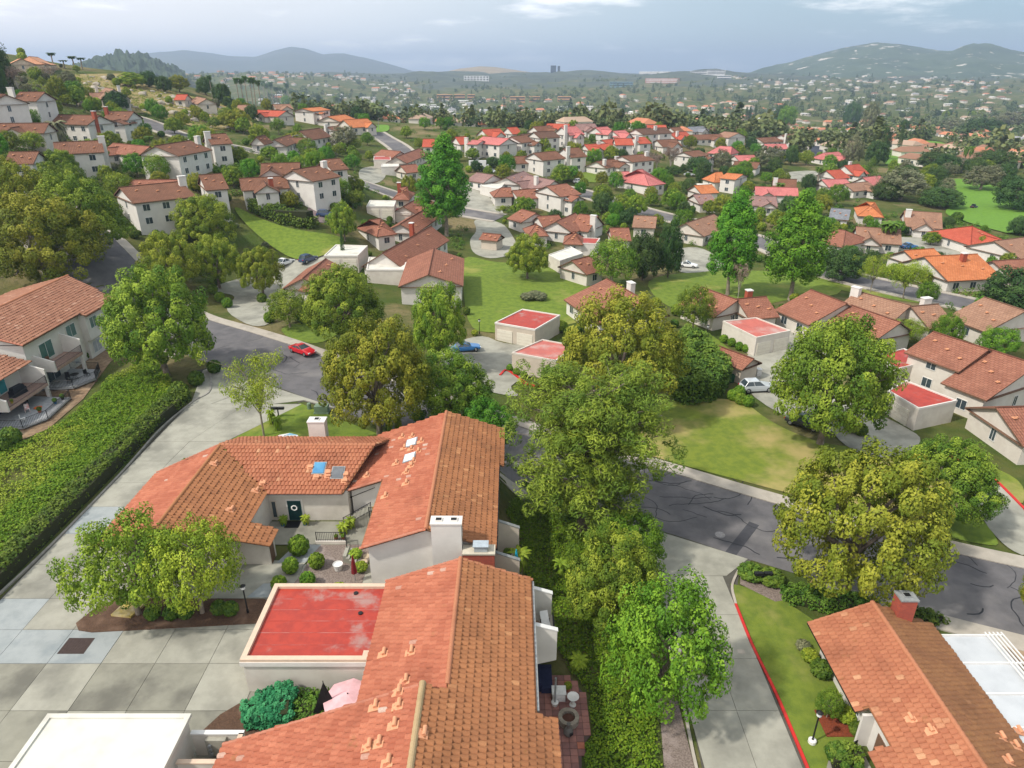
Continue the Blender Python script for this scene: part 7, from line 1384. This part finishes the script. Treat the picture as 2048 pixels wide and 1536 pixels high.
car_px('white hatchback on the pale court behind the upper lawn', 1376, 535, -.35, pw, L=4.2); car_px('navy SUV on the court beside the curved lawn', 617, 524, 1.1, pn, suv=True, Hh=1.75, name='suv'); car_px('white car next to the navy SUV', 571, 530, 1.1, pw); car_px('dark blue SUV on the gravel pad above the curved lawn', 652, 434, .1, pn, suv=True, Hh=1.75, name='suv'); car_px('black car before the mauve roofed garage house', 1418, 416, 0, pk); car_px('white SUV on the lane pad by the long white house', 1158, 367, .1, pw, suv=True, Hh=1.7, name='suv'); car_px('silver car on the lane above the rose roofs', 984, 346, -.3, ps); car_px('dark car on the lane above the rose roofs', 970, 343, -.3, pk); car_px('grey car at the lane lawn end', 1378, 352, 0, ps); car_px('small dark cart on the golf green', 1947, 417, .5, pk, L=3.2, Wd=1.4, name='golf_cart', cat='cart'); car_px('blue car by the hipped garage house', 1817, 497, .2, pb_)
q = at(957, 338); rv = thing('motorhome', 'white motorhome parked behind the very tall tree', 'motorhome', (q.x, q.y, q.z), .0)
for nm, mt, a in (('body', pw, (-3.6, 3.0, -1.2, 1.2, .5, 3.1)), ('cab', pw, (3.0, 3.9, -1.1, 1.1, .5, 1.7)), ('window', glass, (-2.5, 1.5, -1.22, -1.2, 1.6, 2.3)), ('windscreen', glass, (3.0, 3.3, -1.0, 1.0, 1.7, 2.3)), ('roof_unit', grey_metal, (-1, .2, -.5, .5, 3.1, 3.4))): t = MB(); t.box(*a); t.build(nm, mt, rv, (0, 0, 0))
for x in (-2.2, 2.6):
    for s in (-1, 1): t = MB(); t.tube((x, s*1.0, .4), (x, s*1.22, .4), .4, .4, 12); t.build('wheel', tyre, rv, (0, 0, 0))
# ================================================================ street furniture
def lamp_post(label, x, y, z, h=2.4, base=False):
    r = thing('lamp_post', label, 'lamp post', (x, y, z))
    if base: t = MB(); t.lathe((0, 0, 0), [(.26, -.1), (.26, .28), (.2, .34)], 14); t.build('base', white_p, r, (0, 0, 0))
    t = MB(); t.lathe((0, 0, 0), [(.09, -.1), (.09, .3), (.055, .4), (.05, h)], 10); t.build('post', dark, r, (0, 0, 0)); t = MB(); t.lathe((0, 0, h), [(.10, 0), (.17, .04), (.17, .3), (.24, .32), (.06, .46)], 8); lh = t.build('lamp_head', dark, r, (0, 0, 0)); t = MB(); t.lathe((0, 0, h), [(.174, .06), (.174, .28)], 8); t.build('lamp_glass', lampg, lh, (0, 0, 0)); return r
lamp_post('black lamp post in the mulched island bed', -20.3, 40.3, .1, 2.3); lamp_post('black lamp post with white base on the lawn of the low house', 19.85, 31.1, -2.45, 2.5, True)
for px, py, lb in ((959, 668, 'dark lamp post on the sloping lawn beside the red garage'), (1421, 800, 'dark lamp post beside the conifer mass'), (1413, 680, 'dark lamp post on the path of the faded red garage')): q = at(px, py); lamp_post(lb, q.x, q.y, q.z, 2.2)
def post_boxes(label, x, y, z, name='mailbox_post'):
    r = thing(name, label, 'mailbox', (x, y, z)); t = MB(); t.box(-.06, .06, -.06, .06, -.1, 1.35); t.build('post', dark, r, (0, 0, 0))
    for s in (-1, 1): t = MB(); t.box(s*.42-.36, s*.42+.36, -.16, .16, 1.05, 1.32); t.build('mailbox', dark, r, (0, 0, 0))
    return r
post_boxes('black twin mailbox post between the rounded shrubs', 21.6, 46.4, -2.45); post_boxes('black twin mailbox post at the driveway lawn edge', -28.1, 73.0, .05)
t = MB(); t.box(-.9, .9, -.6, .6, 0, .15); t.box(-.8, .8, -.5, .5, .15, .95); one(t, 'utility_box', plain('utility_green', (.17, .24, .16), None, 3, .6), 'grey green utility cabinet on the lawn by the street', 'utility box', (-23.2, 74.3, .05)); t = MB(); t.lathe((0, 0, 0), [(.25, 0), (.25, .7), (.18, .78)], 12); one(t, 'utility_pedestal', plain('utility_green', (.17, .24, .16)), 'small green cable pedestal beside the utility cabinet', 'utility box', (-25.0, 75.2, .05))
t = MB(); t.lathe((0, 0, 0), [(.16, 0), (.13, .1), (.13, .5), (.17, .52), (.12, .68), (.04, .74)], 12); t.tube((-.22, 0, .42), (.22, 0, .42), .07, .07, 8); one(t, 'fire_hydrant', plain('hydrant_yellow', (.55, .42, .18), None, 3, .5), 'yellowish fire hydrant at the kerb behind the juniper', 'hydrant', (25.9, 46.2, -2.45))
def street_light(px, py, top, lb):
    b = at(px, py); z = CAMZ+ray(px, top).z/ray(px, top).y*b.y; h = max(5, z-b.z); r = thing('street_light', lb, 'street light', b, 0, 'street lights on the lanes'); t = MB(); t.tube((0, 0, -.2), (0, 0, h), .12, .08, 7); t.tube((0, 0, h), (1.6, 0, h+.3), .06, .05, 6); t.build('pole', grey_metal, r, (0, 0, 0)); t = MB(); t.box(1.4, 2.1, -.15, .15, h+.22, h+.36); t.build('lamp_head', grey_metal, r, (0, 0, 0))
for a in ((758, 264, 237), (589, 303, 272), (1092, 365, 344), (1562, 342, 322)): street_light(*a, 'slender grey street light beside a hillside lane')
# ================================================================ garden things of the near houses
def parasol(label, loc, r, mats, name='parasol', tilt=0.):
    o = thing(name, label, 'parasol', loc); t = MB(); t.tube((0, 0, -2.0), (0, 0, .55), .03, .03, 6); t.build('pole', white_p, o, (0, 0, 0))
    for k in range(8): a, b = 2*math.pi*k/8, 2*math.pi*(k+1)/8; t = MB(); p, q2 = (r*math.cos(a), r*math.sin(a), 0), (r*math.cos(b), r*math.sin(b), 0); t.poly([(0, 0, .5), p, q2]); t.poly([p, (p[0], p[1], -.12), (q2[0], q2[1], -.12), q2]); t.build('canopy_panel', mats[k % len(mats)], o, (0, 0, 0))
    t = MB(); t.lathe((0, 0, .5), [(.05, 0), (.03, .06)], 8); t.build('finial', dark, o, (0, 0, 0)); return o
fab = lambda n, c: plain(n, c, None, 2, .85)
parasol('pale pink parasol beside the black screen', (-10.4, 31.0, 1.7), 1.65, [fab('fabric_pink', (.70, .42, .44))]); parasol('white and blue panelled parasol behind the courtyard house', (-24.3, 64.0, 2.0), 1.45, [fab('fabric_white', (.75, .75, .76)), fab('fabric_sky', (.25, .50, .68)), fab('fabric_white', (.75, .75, .76)), fab('fabric_blush', (.62, .45, .46))])
def folded(label, loc, h, m):
    o = thing('folded_parasol', label, 'parasol', loc); t = MB(); t.tube((0, 0, -.2), (0, 0, h*.45), .03, .03, 6); t.build('pole', grey_metal, o, (0, 0, 0)); t = MB(); rows = [(.20, h*.32), (.17, h*.5), (.12, h*.75), (.03, h)]
    R_ = [[((r*(1+.25*(i % 2)))*math.cos(2*math.pi*i/12), (r*(1+.25*(i % 2)))*math.sin(2*math.pi*i/12), z) for i in range(12)] for r, z in rows]
    for a, b in zip(R_, R_[1:]):
        for i in range(12): j = (i+1) % 12; t.poly([a[i], a[j], b[j], b[i]])
    t.poly(R_[-1]); t.poly(R_[0][::-1]); t.build('canopy', m, o, (0, 0, 0))
folded('closed dark red parasol on the gravel yard', (-12.8, 43.9, .1), 2.6, fab('fabric_maroon', (.20, .012, .015))); folded('closed turquoise parasol on the gabled house balcony', (.35, 44.6, .25), 2.5, fab('fabric_turquoise', (.02, .38, .56)))
t = MB(); t.poly([(0, 0, 0), (2.0, .6, 0), (1.15, .35, 3.4)]); t.poly([(0, .04, 0), (2.0, .64, 0), (1.15, .39, 3.4)][::-1]); t.tube((1.15, .37, -.2), (1.15, .37, 3.5), .04, .03, 6); one(t, 'shade_screen', plain('screen_black', (.02, .018, .018), None, 6, .9), 'black triangular screen on a pole beside the pink parasol', 'screen', (-12.9, 30.4, .05))
def pot(label, x, y, z, m, r=.25, h=.45, pk_='yucca', ph=.7, group=None):
    o = thing('plant_pot', label, 'pot', (x, y, z), 0, group); t = MB(); t.lathe((0, 0, 0), [(r*.7, 0), (r, h), (r*.9, h), (r*.85, h-.06)], 14); t.build('pot', m, o, (0, 0, 0))
    if pk_: c = link('foliage', PROTO[pk_][0][1], o, (0, 0, h*.6)); s = ph/PH[pk_][0][0]; c.scale = (s*.8, s*.8, s)
blue_g = plain('glaze_blue', (.02, .14, .30), None, 3, .25); terra = plain('terracotta', (.36, .13, .065), None, 4, .85); whiteg = plain('glaze_white', (.72, .71, .69), None, 4, .4)
pot('blue glazed pot on the hinge side of the teal front door', -21.0, 51.4, .1, blue_g); pot('blue glazed pot on the handle side of the teal front door', -19.0, 51.5, .1, blue_g); pot('blue glazed jar at the courtyard corner', -21.5, 49.9, .1, blue_g, .2, .7, None); pot('large white tub on the gravel yard', -14.5, 45.3, .1, whiteg, .42, .6, None)
for x in (-15.6, -15.0): pot('terracotta pot behind the courtyard railing', x, 49.3, .1, terra, .2, .35, 'ball', .4, 'terracotta pots behind the railing')
for x, y in ((-13.0, 45.5), (-12.5, 47.0), (-12.6, 46.3)): t = MB(); t.lathe((0, 0, 0), [(.33, 0), (.33, .05), (.3, .06)], 14); one(t, 'stepping_stone', plain('stone_buff', (.50, .40, .28), None, 3, .9), 'round buff stepping stone on the gravel yard', 'stepping stone', (x, y, .09), 'stepping stones on the gravel yard')
for x, y, l in ((-13.4, 46.9, 'tangled shrub below the garden steps'), (-12.6, 45.2, 'low straggly shrub by the gabled house wall'), (-13.8, 42.6, 'shrub clump behind the red garage roof'), (-15.0, 42.2, 'leafy shrub beside the white tub')): plant('shruby' if x > -14 else 'shrub', (x, y, .1), l, None, .8, 1.3)
ch = thing('lounge_chair', 'pale lounge chair on the balcony of the long house', 'chair', (2.45, 37.9, 1.0), .2)
for nm, mt, b4, t4 in (('seat', white_p, [(-.3, -.75, .36), (.3, -.75, .36), (.3, .1, .36), (-.3, .1, .36)], [(-.3, -.75, .42), (.3, -.75, .42), (.3, .1, .42), (-.3, .1, .42)]), ('backrest', white_p, [(-.3, .1, .36), (.3, .1, .36), (.3, .75, .85), (-.3, .75, .85)], [(-.3, .06, .42), (.3, .06, .42), (.3, .71, .92), (-.3, .71, .92)])): t = MB(); t.hexa(b4, t4); t.build(nm, mt, ch, (0, 0, 0))
for x in (-.32, .32):
    for y in (-.65, .2): t = MB(); t.tube((x, y, 0), (x, y, .6 if y > 0 else .42), .03, .03, 6); t.build('leg', dark, ch, (0, 0, 0))
def round_table(label, loc, r=.35, h=.65, m=fascia):
    o = thing('round_table', label, 'table', loc); t = MB(); t.lathe((0, 0, h), [(r, 0), (r, .03), (r*.9, .035)], 16); t.build('table_top', m, o, (0, 0, 0))
    for k in range(3): a = k*2.1; t = MB(); t.tube((.08*math.cos(a), .08*math.sin(a), h), (r*.8*math.cos(a), r*.8*math.sin(a), 0), .02, .02, 5); t.build('leg', dark, o, (0, 0, 0))
    return o
round_table('small dark round table beside the lounge chair', (1.75, 37.5, 1.0))
z = pz+.045
o = thing('bird_bath', 'white pedestal bird bath on the paved patio', 'bird bath', (4.25, 34.0, z)); t = MB(); t.lathe((0, 0, 0), [(.24, 0), (.24, .06), (.12, .14), (.09, .5), (.14, .66)], 14); t.build('pedestal', white_p, o, (0, 0, 0)); t = MB(); t.lathe((0, 0, .66), [(.14, 0), (.38, .12), (.42, .18), (.36, .17), (.1, .08)], 18); t.build('basin', white_p, o, (0, 0, 0))
stone_m = plain('fire_stone', (.30, .26, .21), (.22, .19, .15), 3, .95); fp = thing('fire_pit', 'round stone fire pit on the paved patio', 'fire pit', (3.85, 32.7, z))
for lv in range(3):
    for k in range(14):
        a0 = 2*math.pi*(k+.5*(lv % 2))/14; a1 = a0+2*math.pi/14*.95; t = MB(); p = [(.45*math.cos(a0), .45*math.sin(a0)), (.72*math.cos(a0), .72*math.sin(a0)), (.72*math.cos(a1), .72*math.sin(a1)), (.45*math.cos(a1), .45*math.sin(a1))]; t.prism(p, lv*.16, lv*.16+.15); t.build('stone', stone_m, fp, (0, 0, 0))
t = MB(); t.lathe((0, 0, .1), [(.44, 0), (.44, .12), (.1, .16)], 14); t.build('ash_bed', plain('ash', (.10, .045, .03), None, 4, 1), fp, (0, 0, 0))
o = thing('chiminea', 'grey pot bellied chiminea beside the fire pit', 'chiminea', (3.75, 31.6, z), .6); t = MB(); t.lathe((0, 0, 0), [(.18, 0), (.3, .2), (.34, .42), (.24, .62), (.11, .75), (.1, 1.05), (.14, 1.1)], 14); t.build('body', plain('cast_iron', (.12, .11, .10), None, 4, .6), o, (0, 0, 0)); t = MB(); t.box(-.12, .12, -.36, -.28, .3, .52); t.build('mouth', dark, o, (0, 0, 0))
t = MB(); t.box(-.45, .45, -.35, .35, 0, .7); t.box(-.5, .5, -.4, .4, .7, .76); one(t, 'storage_box', whiteg, 'white storage box against the patio sofa', 'box', (3.3, 34.6, z))
o = thing('garden_sofa', 'dark blue garden sofa under the balcony', 'sofa', (2.5, 36.0, -2.45), 0)
for nm, a in (('seat', (-.4, .4, -.9, .9, .1, .45)), ('backrest', (-.6, -.4, -.9, .9, .1, .95)), ('armrest', (-.4, .4, -1.05, -.9, .1, .65)), ('armrest', (-.4, .4, .9, 1.05, .1, .65))): t = MB(); t.box(*a); t.build(nm, plain('cushion_navy', (.02, .025, .07), None, 3, .9), o, (0, 0, 0))
o = thing('patio_post', 'grey post in a round pot on the patio', 'post', (3.0, 34.0, z)); t = MB(); t.tube((0, 0, 0), (0, 0, 2.6), .07, .07, 8); t.build('post', grey_metal, o, (0, 0, 0)); t = MB(); t.lathe((0, 0, 0), [(.2, 0), (.26, .3), (.1, .32)], 12); t.build('base', whiteg, o, (0, 0, 0))
pot('clay pot with yellow and red flowers at the patio edge', 4.0, 35.2, z, terra, .2, .4, 'shruby', .6)
for x, y in ((.4, 45.4), (-.4, 46.6)): pot('tall potted palm on the gabled house balcony' if x > 0 else 'dark potted shrub on the gabled house balcony', x, y, .25, dark, .25, .4, 'yucca' if x > 0 else 'balld', 1.5 if x > 0 else .8)
def chair(label, loc, rz, m=dark, group=None):
    o = thing('patio_chair', label, 'chair', loc, rz, group)
    for nm, a in (('seat', (-.25, .25, -.25, .25, .40, .45)), ('backrest', (-.25, .25, .22, .27, .45, .95))): t = MB(); t.box(*a); t.build(nm, m, o, (0, 0, 0))
    for x in (-.23, .23):
        for y in (-.23, .23): t = MB(); t.box(x-.02, x+.02, y-.02, y+.02, 0, .42); t.build('leg', m, o, (0, 0, 0))
for x, y, zz, r in ((-59.4, 83.2, .45, .5), (-58.4, 82.0, .45, 2.5), (-57.4, 84.2, .45, 1.2)): chair('black patio chair at the round table on the ground deck', (x, y, zz), r, dark, 'black chairs on the ground deck')
round_table('round black patio table on the ground deck', (-58.4, 83.2, .45), .55, .7, dark); chair('brown chair on the upper balcony of the two storey house', (-60.6, 82.4, 3.1), 1.2, fascia); chair('white and red folding chair on the lower deck', (-58.6, 73.6, .45), .6, plain('chair_redwhite', (.6, .25, .22), (.72, .68, .66), 3, .8)); chair('white plastic chair by the deck railing', (-57.4, 71.0, .45), 2.2, white_p); chair('dark chair in the shade of the lower deck', (-60, 75.4, .45), 0)
t = MB(); t.hexa([(-1.0, -.45, 0), (1.0, -.45, 0), (1.0, .45, 0), (-1.0, .45, 0)], [(-.75, -.28, 1.15), (.75, -.28, 1.15), (.75, .28, 1.15), (-.75, .28, 1.15)]); t.box(-.95, .95, -.4, .4, 0, .75); one(t, 'covered_grill', plain('cover_black', (.012, .014, .02), None, 3, .7), 'grill under a black cover on the second balcony', 'grill', (-59.8, 74.6, 2.3), None, 1.4)
for x, y, l in ((-59.0, 72.2, 'small yellow flower pot on the second balcony'),): pot(l, x, y, 2.3, plain('pot_yellow', (.6, .45, .05)), .16, .3, 'shruby', .4)
for x, y, m_, l in ((-56.6, 75.8, blue_g, 'blue pot on the lower deck'), (-57.0, 73.4, terra, 'terracotta pot on the lower deck'), (-56.4, 77.0, dark, 'black pot on the lower deck')): pot(l, x, y, .45, m_, .22, .35, 'shrub', .6)
t = MB(); t.lathe((0, 0, 0), [(.4, 0), (.45, .08), (.1, .12)], 14); one(t, 'orange_lid', plain('plastic_orange', (.65, .14, .02), None, 3, .4), 'orange round lid on the lower deck', 'lid', (-58.0, 74.6, .46))
for x, y, l, m_ in ((20.8, 28.6, 'terracotta figure pot at the low house entrance', terra), (21.4, 29.4, 'blue pot at the low house entrance', blue_g), (21.0, 29.0, 'white pot at the low house entrance', whiteg), (21.9, 29.0, 'dark pot at the low house entrance', dark)): pot(l, x, y, -2.4, m_, .22, .42, 'shrub', .6)
chair('dark chair on the low house terrace', (22.3, 30.2, -2.4), .4); plant('shrub', (20.9, 29.9, -2.45), 'leafy shrub beside the entrance pots of the low house', None, 1.3, 1.5); plant('small', (21.6, 33.0, -2.45), 'small tree at the wall of the low house', None, 2.6, 2.0)
mb = MB(); mb.box(21.0, 22.8, 31.5, 33.6, -2.46, -2.36); tag(mb.build('bark_bed', plain('red_bark', (.22, .05, .02), (.15, .035, .016), 8, .95, .7, 14), None, (21.9, 32.5, -2.4)), 'red bark bed under the low house wall', None, None, 'structure')
for k, (px, py, l, m_) in enumerate(((1516, 752, 'white bin beside the tiled utility hut', whiteg), (1462, 765, 'dark green bin beside the tiled utility hut', plain('bin_green', (.02, .09, .04), None, 3, .5)))): q = at(px, py); t = MB(); t.hexa([(-.28, -.3, 0), (.28, -.3, 0), (.28, .3, 0), (-.28, .3, 0)], [(-.34, -.38, 1.0), (.34, -.38, 1.0), (.34, .38, 1.0), (-.34, .38, 1.0)]); t.box(-.36, .36, -.4, .4, 1.0, 1.08); one(t, 'wheelie_bin', m_, l, 'bin', (q.x, q.y, q.z+.1))
# ================================================================ haze
hz = MB(); hz.box(-16000, 16000, -400, 15500, -75, 330); m, nt, b = newmat('haze'); nt.nodes.remove(b); pv = nd(nt, 'ShaderNodeVolumePrincipled')
pv.inputs['Color'].default_value = (.60, .75, 1, 1); pv.inputs['Density'].default_value = 1.5e-4; pv.inputs['Anisotropy'].default_value = .2; nt.links.new(pv.outputs[0], nt.nodes['Material Output'].inputs['Volume'])
o = hz.build('haze', m); tag(o, 'thin blue haze filling the valley air', None, None, 'stuff')
